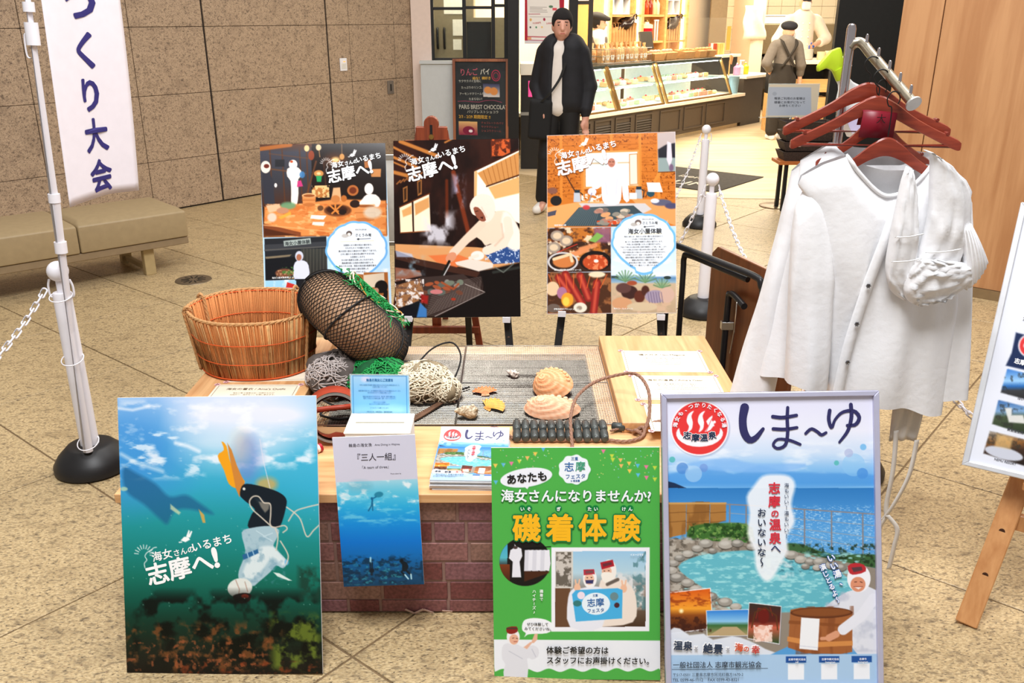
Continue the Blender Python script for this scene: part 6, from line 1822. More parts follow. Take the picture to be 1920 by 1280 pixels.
MB().tube([(*bk_xy(2 * math.pi * k / 90, 1, -.009), HB - .002) for k in range(90)], .0022, 5, closed=True).build('stitch_row', M_STITCH, BK, smooth=True)
MB().tube([(*bk_xy(2 * math.pi * k / 90, .02, .004), .006) for k in range(90)], .0026, 5, closed=True).build('stitch_row', M_STITCH, BK, smooth=True)
for a in (R(205), R(-32), R(62), R(150)):
 for off in (.010, -.016):
  pts = [(*bk_xy(a, f, off), f * HB) for f in np.linspace(.02, 1.03, 10)]
  rope('handle_rope', pts, .0062, M_ROPE, BK, sm=5)
 rope('handle_rope', [(*bk_xy(a, 1.03, .010), HB * 1.03), (*bk_xy(a, 1.05, -.003), HB * 1.09), (*bk_xy(a, 1.03, -.016), HB * 1.03)], .006, M_ROPE, BK, sm=5)
# ---------------------------------------------------------------- float ring in a net
FR_R, FR_r = .124, .098
FL = thing('float_ring', 'ring float wrapped in black netting leaning on the reed basket', 'float', (-.562, 2.95, .630), rot=tuple(Vector((.66, .30, .69)).to_track_quat('Z', 'Y').to_euler()))
MB().loft([[((FR_R + FR_r * math.cos(b)) * math.cos(a), (FR_R + FR_r * math.cos(b)) * math.sin(a), FR_r * .98 * math.sin(b)) for b in np.linspace(0, 2 * math.pi, 28, endpoint=False)] for a in np.linspace(0, 2 * math.pi, 65)]).build('float_skin', mat('tan_float_cloth', (176, 138, 106), .6, var=.16, scale=9), FL, smooth=True, weld=True)
M_NET = mat('black_net', (20, 18, 18), .7, var=.1)
net = MB()
rr = FR_r + .0015
def tor(a, b, e=0.0):
 return ((FR_R + (rr + e) * math.cos(b)) * math.cos(a), (FR_R + (rr + e) * math.cos(b)) * math.sin(a), (rr + e) * math.sin(b))
NN, TURN = 92, .30
for s in (-1, 1):
 for k in range(NN):
  a0 = 2 * math.pi * k / NN
  net.tube([tor(a0 + s * b * TURN * .8, b) for b in np.linspace(0, 2 * math.pi, 40)], .0014, 3, caps=False)
tag(net.build('net_mesh', M_NET, FL), kind='stuff')
for a in (.35, 1.5, 2.55, 3.7, 4.8, 5.9):
 rope('lashing', [tor(a + .06 * math.sin(b), b, .003) for b in np.linspace(0, 2 * math.pi, 24)], .0035, M_NET, FL, tw=False, sm=2)
rope('net_hem', [tor(a, .95 * math.pi / 2 + .5 + .05 * math.sin(7 * a), .003) for a in np.linspace(0, 2 * math.pi, 40)], .004, M_NET, FL, tw=False, sm=2)
rope('net_hem', [tor(a, -.95 * math.pi / 2 - .4, .003) for a in np.linspace(0, 2 * math.pi, 40)], .004, M_NET, FL, tw=False, sm=2)
def tangle(mb, c, rad, n, r, seed, rot=None, loop=.022, wig=.5):
 """looped netting cord wandering over a lump"""
 g = random.Random(seed)
 M = Euler(rot).to_matrix() if rot else None
 for k in range(n):
  th, ph = g.uniform(0, 2 * math.pi), math.acos(g.uniform(-.25, 1))
  d = Vector((math.sin(ph) * math.cos(th), math.sin(ph) * math.sin(th), math.cos(ph)))
  hd = Vector((g.gauss(0, 1), g.gauss(0, 1), g.gauss(0, .5)))
  pts = []
  for i in range(7):
   hd = (hd + Vector((g.gauss(0, wig), g.gauss(0, wig), g.gauss(0, wig)))).normalized()
   d = (d + hd * loop / max(rad)).normalized()
   q = Vector((d.x * rad[0], d.y * rad[1], d.z * rad[2])) * (1 + g.uniform(-.05, .05))
   if M:
    q = M @ q
   q = q + Vector(c)
   q.z = max(q.z, .004)
   pts.append(q)
  mb.tube(smooth_path(pts, 3), r, 4, caps=False)
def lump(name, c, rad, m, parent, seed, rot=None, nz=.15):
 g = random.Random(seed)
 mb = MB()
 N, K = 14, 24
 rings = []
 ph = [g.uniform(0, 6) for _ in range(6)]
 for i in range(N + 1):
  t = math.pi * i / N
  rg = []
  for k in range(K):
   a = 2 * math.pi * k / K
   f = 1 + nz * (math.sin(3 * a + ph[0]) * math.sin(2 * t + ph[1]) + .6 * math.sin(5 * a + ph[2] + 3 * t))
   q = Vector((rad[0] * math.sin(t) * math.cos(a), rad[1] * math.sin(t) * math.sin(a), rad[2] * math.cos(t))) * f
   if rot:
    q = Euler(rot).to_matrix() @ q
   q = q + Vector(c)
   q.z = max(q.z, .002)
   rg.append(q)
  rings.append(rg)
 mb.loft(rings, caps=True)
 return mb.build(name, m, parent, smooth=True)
# green netting tied inside the ring
gn = MB()
for k in range(300):
 a = rd.uniform(0, 2 * math.pi)
 q = rd.uniform(.02, .13)
 z = rd.uniform(.07, .118)
 pts = [(q * math.cos(a) + rd.gauss(0, .008), q * math.sin(a) + rd.gauss(0, .008), z + .012 * math.sin(j * 2.2)) for j in range(1)]
 h = rd.uniform(0, 6.3)
 for j in range(6):
  h += rd.gauss(0, 1.0)
  x, y, zz = pts[-1]
  pts.append((x + .014 * math.cos(h), y + .014 * math.sin(h), min(.128, max(.055, zz + rd.gauss(0, .008)))))
 gn.tube(smooth_path(pts, 2), .0018, 4, caps=False)
M_GREEN = mat('green_net', (22, 150, 72), .6, var=.2)
tag(gn.build('green_netting', M_GREEN, FL, smooth=True), kind='stuff')
for k in range(9):
 a = k * .7
 rope('white_cord', [(.12 * math.cos(a + t) * (1 - .3 * t), .12 * math.sin(a + t), .115 + .016 * math.sin(3 * t + k)) for t in np.linspace(0, 1.1, 6)], .0026, mat('cream_cord' if k % 3 else 'ochre_cord', (224, 214, 190) if k % 3 else (196, 140, 60), .8), FL, tw=False, sm=3)
# netting heap below the ring
NB = thing('net_bag', 'cream and green fishing net heaped on the mesh below the black float', 'fishing net', (-.47, 2.80, .4145))
M_NETC = mat('cream_net', (232, 220, 194), .8, var=.15)
M_NETG = mat('grey_net', (192, 182, 178), .8, var=.15)
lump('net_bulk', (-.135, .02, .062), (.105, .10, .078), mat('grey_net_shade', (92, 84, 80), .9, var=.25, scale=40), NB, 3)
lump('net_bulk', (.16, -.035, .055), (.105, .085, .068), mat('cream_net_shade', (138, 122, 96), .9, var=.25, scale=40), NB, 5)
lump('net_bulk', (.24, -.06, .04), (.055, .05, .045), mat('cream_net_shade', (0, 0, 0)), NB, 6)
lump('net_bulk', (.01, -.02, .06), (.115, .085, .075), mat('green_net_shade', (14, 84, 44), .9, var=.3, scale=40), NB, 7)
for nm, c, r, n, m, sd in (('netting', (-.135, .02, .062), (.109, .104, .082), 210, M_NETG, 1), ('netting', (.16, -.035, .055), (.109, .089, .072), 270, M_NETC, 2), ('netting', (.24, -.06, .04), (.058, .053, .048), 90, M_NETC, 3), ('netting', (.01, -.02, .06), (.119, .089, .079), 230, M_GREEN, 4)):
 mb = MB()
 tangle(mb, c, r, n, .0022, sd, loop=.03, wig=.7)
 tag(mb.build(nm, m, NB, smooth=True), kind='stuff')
# black cords
CD = thing('hauling_line', 'thin black cord looping from the float across the mesh', 'cord', (-.56, 2.78, .447))
rope('cord', [(.02, .12, .12), (-.06, .05, .04), (-.10, .0, .012), (-.10, -.06, .004), (-.04, -.10, -.02), (.03, -.11, -.028), (.08, -.08, -.028), (.06, -.03, -.026), (.02, -.02, -.02), (.12, -.05, -.026), (.17, -.02, -.02)], .0036, M_NET, CD, tw=False)
rope('cord', [(-.04, -.105, -.02), (-.07, -.16, -.026), (.0, -.19, -.028), (.06, -.16, -.027), (.07, -.12, -.027), (.03, -.09, -.025)], .004, M_NET, CD, tw=False)
rope('cord', [(.205, .10, .02), (.27, .17, .075), (.34, .21, .085), (.375, .17, .05), (.36, .11, .0), (.33, .06, -.02), (.30, .02, -.02), (.37, .02, -.02), (.41, .05, -.022)], .0032, M_NET, CD, tw=False)
# ---------------------------------------------------------------- bench by the stone wall
M_BEN = mat('beige_vinyl', (158, 138, 104), .45, var=.05, bump=.15, bscale=300)
bd = np.array((.7373, .6756))                                  # along the bench
BN = thing('bench', 'long beige upholstered bench in front of the stone wall', 'bench', (-2.205, 5.86, 0), math.atan2(bd[1], bd[0]))
for x0, x1 in ((-.70, -.003), (-1.40, -.706), (-2.1, -1.406)):
 vs = [[(x0, 0, .235), (x1, 0, .235), (x1, .62, .235), (x0, .62, .235)], [(x0, -.005, .41), (x1, -.005, .41), (x1, .62, .41), (x0, .62, .41)], [(x0 + .03, .09, .432), (x1 - .03, .09, .432), (x1 - .03, .53, .432), (x0 + .03, .53, .432)]]
 MB().loft([list(q) for q in vs], caps=True).build('seat_cushion', M_BEN, BN, bevel=.012, seg=3, smooth=35)
MB().b2((-2.1, .01, .185), (-.003, .61, .232)).build('seat_base', mat('beige_vinyl_dark', (140, 120, 92), .5), BN, bevel=.004)
for x in (-.30, -1.75):
 for y in (.06, .50):
  MB().b2((x, y, 0), (x + .07, y + .05, .186)).build('leg', mat('cream_leg', (178, 156, 112), .5), BN, bevel=.003)
 MB().b2((x + .02, .11, .02), (x + .05, .50, .05)).build('leg_stretcher', mat('cream_leg', (0, 0, 0)), BN)
# ---------------------------------------------------------------- chain posts
M_WPL = mat('white_plastic_post', (234, 232, 238), .35, var=.01)
M_RUBB = mat('black_rubber', (26, 25, 26), .45, var=.08)
def chain_post(label, x, y, tilt=(0, 0)):
 t = thing('chain_post', label, 'barrier post', (x, y, 0), group='white chain posts')
 MB().lathe([(.128, 0), (.140, .008), (.140, .03), (.122, .06), (.085, .098), (.07, .104), (.04, .104)], 36).build('base', M_RUBB, t, smooth=40)
 MB().lathe([(.034, .10), (.032, .70), (.029, .712)], 24).build('tube', M_WPL, t, smooth=40)
 MB().cyl((0, 0, .71), (0, 0, .76), .014, n=16).build('neck', M_WPL, t, smooth=40)
 MB().sphere((0, 0, .79), .037, 12).build('ball_top', M_WPL, t, smooth=True)
 for s in (-1, 1):
  MB().tube(smooth_path([(s * .03, 0, .69), (s * .043, 0, .70), (s * .044, 0, .735), (s * .036, 0, .76)], 5), .004, 6).build('hook', M_WPL, t, smooth=True)
 return t
chain_post('white chain post on a black base left of the diver poster', -1.628, 3.03)
chain_post('nearer white chain post behind the folded table', 1.12, 4.90)
chain_post('farther white chain post in front of the shop mat', 1.56, 7.18)
chain_post('white chain post hidden behind the hanging robes', 1.28, 2.98)
lk = MB()
lk.tube([((.008 if abs(c) < 9 else 0) + 0, 0, 0) for c in ()] or [(.0085 * math.cos(a), 0, (.013 if math.sin(a) > 0 else -.013) + .0085 * math.sin(a)) for a in np.linspace(0, 2 * math.pi, 20, endpoint=False)], .0032, 6, closed=True)
LINK = lk.mesh('chain_link')
LINK.materials.append(M_WPL)
LINK.polygons.foreach_set('use_smooth', [True] * len(LINK.polygons))
def chain(label, a, b, sag, n=24):
 t = thing('plastic_chain', label, 'chain', a, group='white plastic chains')
 a, b = Vector(a), Vector(b)
 P = [a.lerp(b, k / 200) - Vector((0, 0, 4 * sag * (k / 200) * (1 - k / 200))) for k in range(201)]
 s, step, i, up = 0, .0335, 0, 0
 for k in range(200):
  s += (P[k + 1] - P[k]).length
  if s >= step:
   s -= step
   d = (P[k + 1] - P[k]).normalized()
   q = d.to_track_quat('Z', 'X').to_matrix().to_4x4() @ Matrix.Rotation(R(45 + 90 * (i % 2)), 4, 'Z')
   o = bpy.data.objects.new('chain_link', LINK)
   COL.objects.link(o)
   o.parent = t
   o.matrix_local = Matrix.Translation(P[k] - a) @ q
   i += 1
 return t
chain('white plastic chain hanging from the left post towards the left edge', (-1.673, 3.02, .735), (-1.80, 1.70, .735), .20)
chain('white plastic chain sagging left from the nearer post behind the table', (1.076, 4.90, .735), (.55, 5.4, .735), .55)
chain('white plastic chain running from the nearer post towards the robes', (1.164, 4.90, .735), (1.25, 2.98, .735), .30)
chain('white plastic chain hanging from the farther post', (1.516, 7.18, .735), (.62, 5.9, .735), .56)
chain('white plastic chain low on the right behind the resort poster', (1.324, 2.98, .735), (2.35, 2.25, .735), .50)
# ---------------------------------------------------------------- banner and its pole
BP = thing('banner_pole', 'white telescopic banner pole strapped to the left chain post', 'pole', (-1.600, 2.955, .108))
top = Vector((.085, .06, 2.35))
MB().tube([Vector((0, 0, 0)), top * .40], .0175, 16).build('lower_tube', M_WPL, BP, smooth=40)
MB().tube([top * .395, top], .014, 16).build('upper_tube', M_WPL, BP, smooth=40)
for f, r, h in ((.325, .0205, .04), (.40, .0195, .03), (.617, .021, .07), (.66, .018, .03)):
 c = top * f
 MB().cyl(c, c + top.normalized() * h, r, n=16).build('collar', M_WPL, BP, smooth=40)
MB().tube(smooth_path([top * .60 + Vector((-.016, 0, 0)), top * .60 + Vector((-.026, 0, .01)), top * .63 + Vector((-.026, 0, 0)), top * .63 + Vector((-.014, 0, 0))], 4), .003, 6).build('clip', M_WPL, BP, smooth=True)
for z in (.02, .36, .60):
 MB().tube([(-.013 + .037 * .94 * math.cos(a) - .075 * .34 * math.sin(a), .037 + .037 * .34 * math.cos(a) + .075 * .94 * math.sin(a), z) for a in np.linspace(0, 2 * math.pi, 24, endpoint=False)], .0022, 6, closed=True).build('cable_tie', M_WPL, BP, smooth=True)
BA = thing('cloth_banner', 'white cloth banner with dark blue brush lettering on the left pole', 'banner', (-1.545, 2.99, 1.025))
def ban(s, z):
 """s across the cloth in metres, z above its lower hem"""
 f = s / .36
 x = .012 + .108 * f + .016 * math.sin(f * 7 + z * 2.2) * f + .032 * (z / 1.2)
 y = .02 + .30 * f + .020 * math.sin(f * 5.5 + 1 + z * 1.5) * f + .03 * (z / 1.2)
 return Vector((x, y, z + .012 * math.sin(f * 3)))
MB().loft([[ban(.36 * k / 24, 1.25 * j / 40) for k in range(25)] for j in range(41)], closed=False).build('cloth', mat('banner_cloth', (232, 226, 232), .8, var=.02), BA, smooth=True, thick=.0006)
for k, (ch, z, sc) in enumerate((('ち', .765, 1), ('づ', .625, 1.05), ('く', .470, 1.05), ('り', .325, 1.0), ('大', .190, .95), ('会', .048, .95))):
 V, F = text_geo(ch, .125 * sc, .03, 'L', sx=1.25)
 xm = (min(v[0] for v in V) + max(v[0] for v in V)) / 2
 ys = [v[1] for v in V]
 pts = []
 for x, y, q in V:
  p0 = ban(.19 + (x - xm), z - .02 + y)
  p1 = ban(.19 + (x - xm) + .002, z - .02 + y)
  d = (p1 - p0).normalized()
  nn = Vector((d.y, -d.x, 0))
  pts.append(p0 + nn * (.0012 + .00005 * q))
 MB().add(pts, F).build('lettering', mat('indigo_print', (44, 38, 110), .7), BA)
# ---------------------------------------------------------------- garment rack
M_CHR = mat('chrome', (206, 200, 204), .16, metal=1.0, var=.03)
RK = thing('garment_rack', 'chrome garment rack with a sloping pinned arm at right', 'garment rack', (.92, 2.52, 0))
MB().lathe([(.0125, .02), (.0125, 1.615), (.0095, 1.625), (.003, 1.629)], 24).build('upright', M_CHR, RK, smooth=40)
MB().lathe([(.17, 0), (.17, .012), (.16, .018), (.02, .022)], 40).build('base_plate', M_CHR, RK, smooth=40)
A0, A1 = Vector((.028, -.014, 1.578)), Vector((.094, -.232, 1.442))
arm = MB().tube(smooth_path([(0, 0, 1.566), (.012, -.003, 1.578), A0, A0.lerp(A1, .2), A0.lerp(A1, .6), A1], 6), .0135, 18).build('arm', mat('aged_nickel', (176, 166, 146), .3, metal=1.0, var=.12, scale=40), RK, smooth=40)
MB().cyl(A1 + (A1 - A0).normalized() * .001, A1 + (A1 - A0).normalized() * .006, .0205, n=28).build('end_disc', mat('satin_disc', (186, 184, 178), .4, metal=.7), RK, smooth=40)
for f in (.08, .32, .54, .74, .94):
 c = A0.lerp(A1, f)
 MB().lathe([(.0042, 0), (.0042, .018), (.003, .022), (.0005, .0235)], 10, Matrix.Translation(c + Vector((0, 0, .012)))).build('pin', M_CHR, RK, smooth=40)
M_MAH = wood('mahogany', (150, 62, 40), (112, 40, 28), 1.5, 0, .3)
M_MAHE = wood('mahogany_bar', (140, 52, 36), (104, 36, 26), 1.5, 0, .3)
def hanger(label, f, rz, bar, drop=.0):
 c = A0.lerp(A1, f) + Vector((.92 - .012 - .022 * f, 2.52, 0))
 t = thing('coat_hanger', label, 'hanger', (c.x, c.y, c.z - .073 - drop), R(rz), 'mahogany hangers on the rack arm')
 ctr = [(-.218, -.098, .013), (-.205, -.093, .020), (-.150, -.068, .019), (-.095, -.040, .021), (-.045, -.010, .028), (0, .004, .033), (.045, -.010, .028), (.095, -.040, .021), (.150, -.068, .019), (.205, -.093, .020), (.218, -.098, .013)]
 P = smooth_path([(a, b, w) for a, b, w in ctr], 5)
 rings = []
 for x, z, w in P:
  y = -.05 * (abs(x) / .218) ** 2 * .5
  n = .0072
  rings.append([(x, y - n, z - w * .78), (x, y - n * 1.2, z), (x, y - n, z + w * .55), (x, y, z + w * .68), (x, y + n, z + w * .55), (x, y + n * 1.2, z), (x, y + n, z - w * .78)])
 MB().loft(rings, caps=True).build('shoulder_bow', M_MAH, t, smooth=50)
 hk = [(0, 0, .02), (0, 0, .045), (-.012, 0, .056), (-.018, 0, .074), (-.006, 0, .090), (.012, 0, .088), (.020, 0, .072), (.016, 0, .060)]
 hk = [(x, y, z + drop * (z > .04)) for x, y, z in hk]
 MB().tube(smooth_path(hk, 5), .0019, 8).build('hook', M_BLACK, t, smooth=True)
 if bar:
  MB().tube([(-.20, -.02, -.10), (.20, -.02, -.10)], .0055, 10).build('trouser_bar', M_MAHE, t, smooth=40)
 for s in (-1, 1):
  MB().cyl((s * .183, -.026, -.068), (s * .183, -.004, -.068), .0045, n=10).build('strap_notch', M_MAHE, t, smooth=40)
 return t
hanger('bare mahogany hanger farthest back on the rack', .36, -4, True)
hanger('mahogany hanger behind the one with the red tag', .58, -5, True)
H3 = hanger('mahogany hanger carrying the red size tag', .78, -2, False, .030)
H3.location.y = 2.388
H3.scale = (.70, .5, 1)
H4 = hanger('mahogany hanger nearest the viewer, inside the front robe', .95, -3, False, .050)
H4.location.y = 2.322
H4.scale = (.84, .5, 1)
TG = thing('size_tag', 'dark red cloth size tag folded over a mahogany hanger', 'tag', (H3.location.x - .005, H3.location.y - .010, H3.location.z + .026))
MB().loft([[(-.044, .020, -.02), (.046, .020, -.022), ], [(-.042, .014, .018), (.046, .014, .016)], [(-.042, 0, .024), (.046, 0, .022)], [(-.043, -.013, .016), (.047, -.013, .014)], [(-.049, -.018, -.048), (.042, -.018, -.052)]], closed=False).build('cloth_fold', mat('wine_red_vinyl', (128, 16, 36), .4, var=.06), TG, thick=.002, smooth=True)
V, F = text_geo('大', .026, .0, 'C')
MB().add([(x + .003, -.0203 + (y + .004) * .03, y - .010) for x, y, k in V], F).build('lettering', M_BLACK, TG)
# white work robes
M_COT = mat('white_cotton', (238, 238, 240), .85, var=.015, bump=.35, bscale=45)
def lerp_tab(tab, v):
 return [float(np.interp(v, [r[0] for r in tab], [r[i] for r in tab])) for i in range(1, len(tab[0]))]
def cloth_tube(name, parent, tab, ztf, ztb, zh, D, m=M_COT, seed=0, fold=.008, N=96, rows=46, fx=34):
 """a flattened sleeve or body: tab rows (v, left, right, y); ztf/ztb top edge of front/back, zh hem, D depth by v"""
 g = random.Random(seed)
 ph = [g.uniform(0, 6.3) for _ in range(8)]
 rings = []
 for j in range(rows + 1):
  v = j / rows
  xl, xr, yc = lerp_tab(tab, v)
  d = float(np.interp(v, [q[0] for q in D], [q[1] for q in D]))
  rg = []
  for k in range(N):
   a = 2 * math.pi * k / N
   c, s = math.cos(a), math.sin(a)
   x = (xl + xr) / 2 + (xr - xl) / 2 * math.copysign(abs(c) ** .8, c)
   y = yc + d * math.copysign(abs(s) ** .7, s)
   am = fold * min(1, v * 2.5) * abs(s) ** .5
   y += am * (math.sin(fx * x + ph[0] + 2.2 * v) + .6 * math.sin(fx * 1.9 * x + ph[1] - 3 * v + .8 * s) + .5 * math.sin(9 * v + 14 * x + ph[2]))
   x += .3 * am * math.sin(11 * v + ph[3] + 2 * s)
   zt = (ztf if s < 0 else ztb)(x)
   z = zt + (zh(x) + .004 * math.sin(fx * x + ph[4]) - zt) * v
   rg.append((x, y, z))
  rings.append(rg)
 return MB().loft(rings).build(name, m, parent, smooth=True)
RX, RY = .99, 2.32
fx_ = [.751, .763, .816, .876, .903, .951, .99, 1.037, 1.068, 1.098, 1.156, 1.196, 1.228]
fz_ = [1.207, 1.253, 1.285, 1.306, 1.267, 1.222, 1.20, 1.219, 1.25, 1.281, 1.271, 1.243, 1.20]
bz_ = [1.207, 1.253, 1.285, 1.306, 1.290, 1.272, 1.264, 1.264, 1.27, 1.281, 1.271, 1.243, 1.20]
FS = thing('work_robe', 'front white cotton robe with metal buttons on the rack', 'robe', (RX, RY, .60), group='white robes on the rack')
lc = lambda tab: [(v, a - RX, b - RX, y) for v, a, b, y in tab]
ft = lambda x: float(np.interp(x + RX, fx_, fz_)) - .60
bt = lambda x: float(np.interp(x + RX, fx_, bz_)) - .60
cloth_tube('body', FS, lc([(0, .757, 1.222, 0), (.05, .762, 1.22, 0), (.2, .808, 1.208, -.005), (.5, .865, 1.225, -.01), (1, .90, 1.235, -.015)]), ft, bt, lambda x: .040 - .19 * (x + .08), [(0, .016), (.10, .042), (.5, .055), (1, .06)], seed=3, fold=.009)
cloth_tube('sleeve', FS, lc([(0, .775, .80, .006), (.05, .757, .815, 0), (.2, .753, .845, -.010), (.45, .758, .876, -.024), (1, .778, .893, -.03)]), lambda x: float(np.interp(x + RX, [.752, .79, .86], [1.185, 1.235, 1.24])) - .60, lambda x: float(np.interp(x + RX, [.752, .79, .86], [1.185, 1.235, 1.24])) - .60, lambda x: .068 - .10 * (x + .16), [(0, .003), (.12, .03), (1, .045)], seed=5, fold=.006, fx=48)
cloth_tube('sleeve', FS, lc([(0, 1.17, 1.228, 0), (.3, 1.19, 1.252, -.01), (1, 1.205, 1.305, -.01)]), lambda x: float(np.interp(x + RX, [1.17, 1.20, 1.228], [1.24, 1.22, 1.18])) - .60, lambda x: float(np.interp(x + RX, [1.17, 1.20, 1.228], [1.24, 1.22, 1.18])) - .60, lambda x: .022, [(0, .003), (.12, .026), (1, .04)], seed=8, fold=.005, fx=48)
nk = [(x - RX, -.022 if 0 < i < 8 else -.008, z - .60 + .001) for i, (x, z) in enumerate(zip([.872, .886, .903, .951, .985, 1.02, 1.045, 1.075, 1.10], [1.307, 1.288, 1.267, 1.222, 1.203, 1.208, 1.222, 1.256, 1.282]))]
MB().tube(smooth_path(nk, 5), .0055, 8).build('neck_binding', M_COT, FS, smooth=True)
pk = [(1.000, 1.198), (.975, 1.10), (.950, .99), (.930, .88), (.915, .78), (.905, .648)]
pp = smooth_path([(x - RX, -.063 if z < 1.15 else -.05, z - .60) for x, z in pk], 6)
MB().loft([[(x - .004, y + .004, z), (x - .001, y - .002, z), (x + .022, y - .004, z), (x + .024, y + .006, z)] for x, y, z in pp], closed=False).build('placket', M_COT, FS, smooth=True)
for x, z in ((.946, .972), (.930, .864), (.920, .752)):
 bt_ = MB().lathe([(.0055, 0), (.0055, .002), (.004, .003), (.001, .0025)], 10, Matrix.Translation((x - RX + .006, -.073, z - .60)) @ Matrix.Rotation(R(90), 4, 'X'))
 for k in range(6):
  bt_.sphere((x - RX + .006 + .0052 * math.cos(k * 1.047), -.0755, z - .60 + .0052 * math.sin(k * 1.047)), .0019, 5)
 bt_.build('button', mat('pewter', (120, 120, 124), .3, metal=.9), FS, smooth=True)
BR_ = thing('work_robe', 'white cotton robe hanging behind the front one with long left sleeve', 'robe', (.95, 2.392, .60), group='white robes on the rack')
lb = lambda tab: [(v, a - .95, b - .95, y) for v, a, b, y in tab]
rt = lambda x: float(np.interp(x + .95, [.72, .77, .857, .93, 1.05, 1.14, 1.19], [1.20, 1.275, 1.330, 1.27, 1.27, 1.30, 1.24])) - .60
rb_ = lambda x: float(np.interp(x + .95, [.72, .77, .857, .93, 1.05, 1.14, 1.19], [1.20, 1.275, 1.330, 1.315, 1.31, 1.30, 1.24])) - .60
cloth_tube('body', BR_, lb([(0, .78, 1.18, 0), (.3, .775, 1.18, 0), (.7, .74, 1.19, -.01), (1, .726, 1.19, -.02)]), rt, rb_, lambda x: .062, [(0, .010), (.12, .030), (1, .035)], seed=13, fold=.006)
cloth_tube('sleeve', BR_, lb([(0, .762, .85, .01), (.25, .745, .83, .02), (.55, .712, .81, .02), (1, .655, .785, .02)]), lambda x: float(np.interp(x + .95, [.76, .80, .85], [1.25, 1.285, 1.31])) - .60, lambda x: float(np.interp(x + .95, [.76, .80, .85], [1.25, 1.285, 1.31])) - .60, lambda x: -.03, [(0, .01), (.15, .03), (1, .04)], seed=15, fold=.006, fx=44)
cloth_tube('sleeve', BR_, lb([(0, 1.15, 1.19, 0), (1, 1.13, 1.22, -.02)]), lambda x: .64, lambda x: .64, lambda x: -.02, [(0, .01), (.15, .025), (1, .03)], seed=17, fold=.004, fx=44)
AP = thing('apron', 'white apron end with long ties hanging below the robes', 'apron', (1.14, 2.31, .08))
MB().loft([[(-.035 + .085 * k / 12 + .012 * (1 - j / 10) * 0, .006 * math.sin(k * 1.3 + j * .4), .56 - .16 * j / 10 - (.045 * (1 - k / 12) if j > 7 else 0) * 0) for k in range(13)] for j in range(11)], closed=False).build('panel', mat('ivory_cotton', (222, 216, 208), .85, var=.02, bump=.2, bscale=60), AP, thick=.0015, smooth=True)
for pts in ([(-.025, -.02, .44), (-.020, -.03, .32), (-.022, -.03, .20), (-.013, -.03, .155)], [(.040, -.02, .41), (.030, -.03, .30), (-.003, -.034, .20), (-.026, -.03, .148)], [(-.015, -.033, .165), (.020, -.036, .12), (.018, -.04, .06), (.014, -.04, -.02)], [(-.015, -.03, .16), (-.03, -.03, .12), (-.028, -.03, .10)]):
 q = smooth_path(pts, 8)
 MB().loft([[(x - .0075, y, z), (x + .0075, y + .003, z + .001)] for x, y, z in q], closed=False).build('tie', mat('ivory_cotton', (0, 0, 0)), AP, thick=.0012, smooth=True)
HD = thing('cloth_hood', 'white pleated cloth hood slung over the right shoulder of the front robe', 'hood', (1.11, 2.225, .93))
def drape(name, parent, rows, y0, bulge, amp, seed, fr=9.0, N=30, sub=7):
 """a hanging fold of cloth: rows (cx, cz, half width, tilt) from top to bottom"""
 g = random.Random(seed)
 ph = [g.uniform(0, 6.3) for _ in range(6)]
 P = smooth_path([(r[0], r[1], r[2]) for r in rows], sub)
 T = smooth_path([(r[3], 0, 0) for r in rows], sub)
 rings = []
 for i, (cx, cz, hw) in enumerate(P):
  v = i / (len(P) - 1)
  t = R(T[i][0])
  rg = []
  for k in range(N):
   a = 2 * math.pi * k / N
   c, q = math.cos(a), math.sin(a)
   f = 1 - abs(math.sin(fr * .5 * c + ph[0] + 5 * v + .8 * math.sin(9 * v + ph[1])))
   f2 = 1 - abs(math.sin(fr * v + ph[2] + 2.2 * c + math.sin(5 * c + ph[3])))
   d = bulge * (.35 + .65 * math.sin(math.pi * min(1, .12 + v))) * (1 if q < 0 else .4)
   y = y0 + d * math.copysign(abs(q) ** .8, q) - (amp * (f * f * 1.3 + f2 ** 3) if q < 0 else 0)
   w = hw * (1 + .05 * math.sin(7 * v + ph[4]))
   rg.append((cx + w * c * math.cos(t), y, cz + w * c * math.sin(t)))
  rings.append(rg)
 return MB().loft(rings, caps=True).build(name, M_COT, parent, smooth=True)
drape('left_fold', HD, [(-.104, .357, .008, -30), (-.100, .315, .020, -15), (-.094, .24, .030, -5), (-.088, .17, .037, 0), (-.086, .10, .037, 5), (-.072, .045, .032, 15), (-.05, .015, .018, 30)], .012, .030, .007, 1)
drape('right_fold', HD, [(-.055, .392, .022, -28), (-.022, .372, .042, -32), (.004, .315, .052, -20), (.018, .24, .052, -8), (.016, .17, .056, 0), (.006, .10, .064, 5), (-.006, .05, .062, 6), (-.012, .012, .04, 5)], .014, .036, .009, 2)
drape('lower_fold', HD, [(-.03, .125, .03, 0), (.0, .105, .07, 8), (.012, .07, .088, 14), (.018, .035, .080, 18), (.01, .005, .045, 15)], -.006, .030, .009, 3, 12)
bw_ = MB()
rings = []
for i in range(25):
 v = i / 24
 a0, a1 = Vector((.050, 0, .205)).lerp(Vector((.088, 0, .040)), v), Vector((.068, 0, .218)).lerp(Vector((.130, 0, .116)), v)
 rings.append([a0.lerp(a1, k / 40) + Vector((0, -.004 - .040 * (math.sin(math.pi * (.06 + .88 * k / 40)) * math.sin(math.pi * (.10 + .78 * v))) ** .5 - .0024 * math.cos(k * 2 * math.pi / 6.6), 0)) for k in range(41)] + [a0.lerp(a1, k / 40) + Vector((0, .012, 0)) for k in range(40, -1, -1)])
bw_.loft(rings, caps=True).build('pleated_band', M_COT, HD, smooth=True)
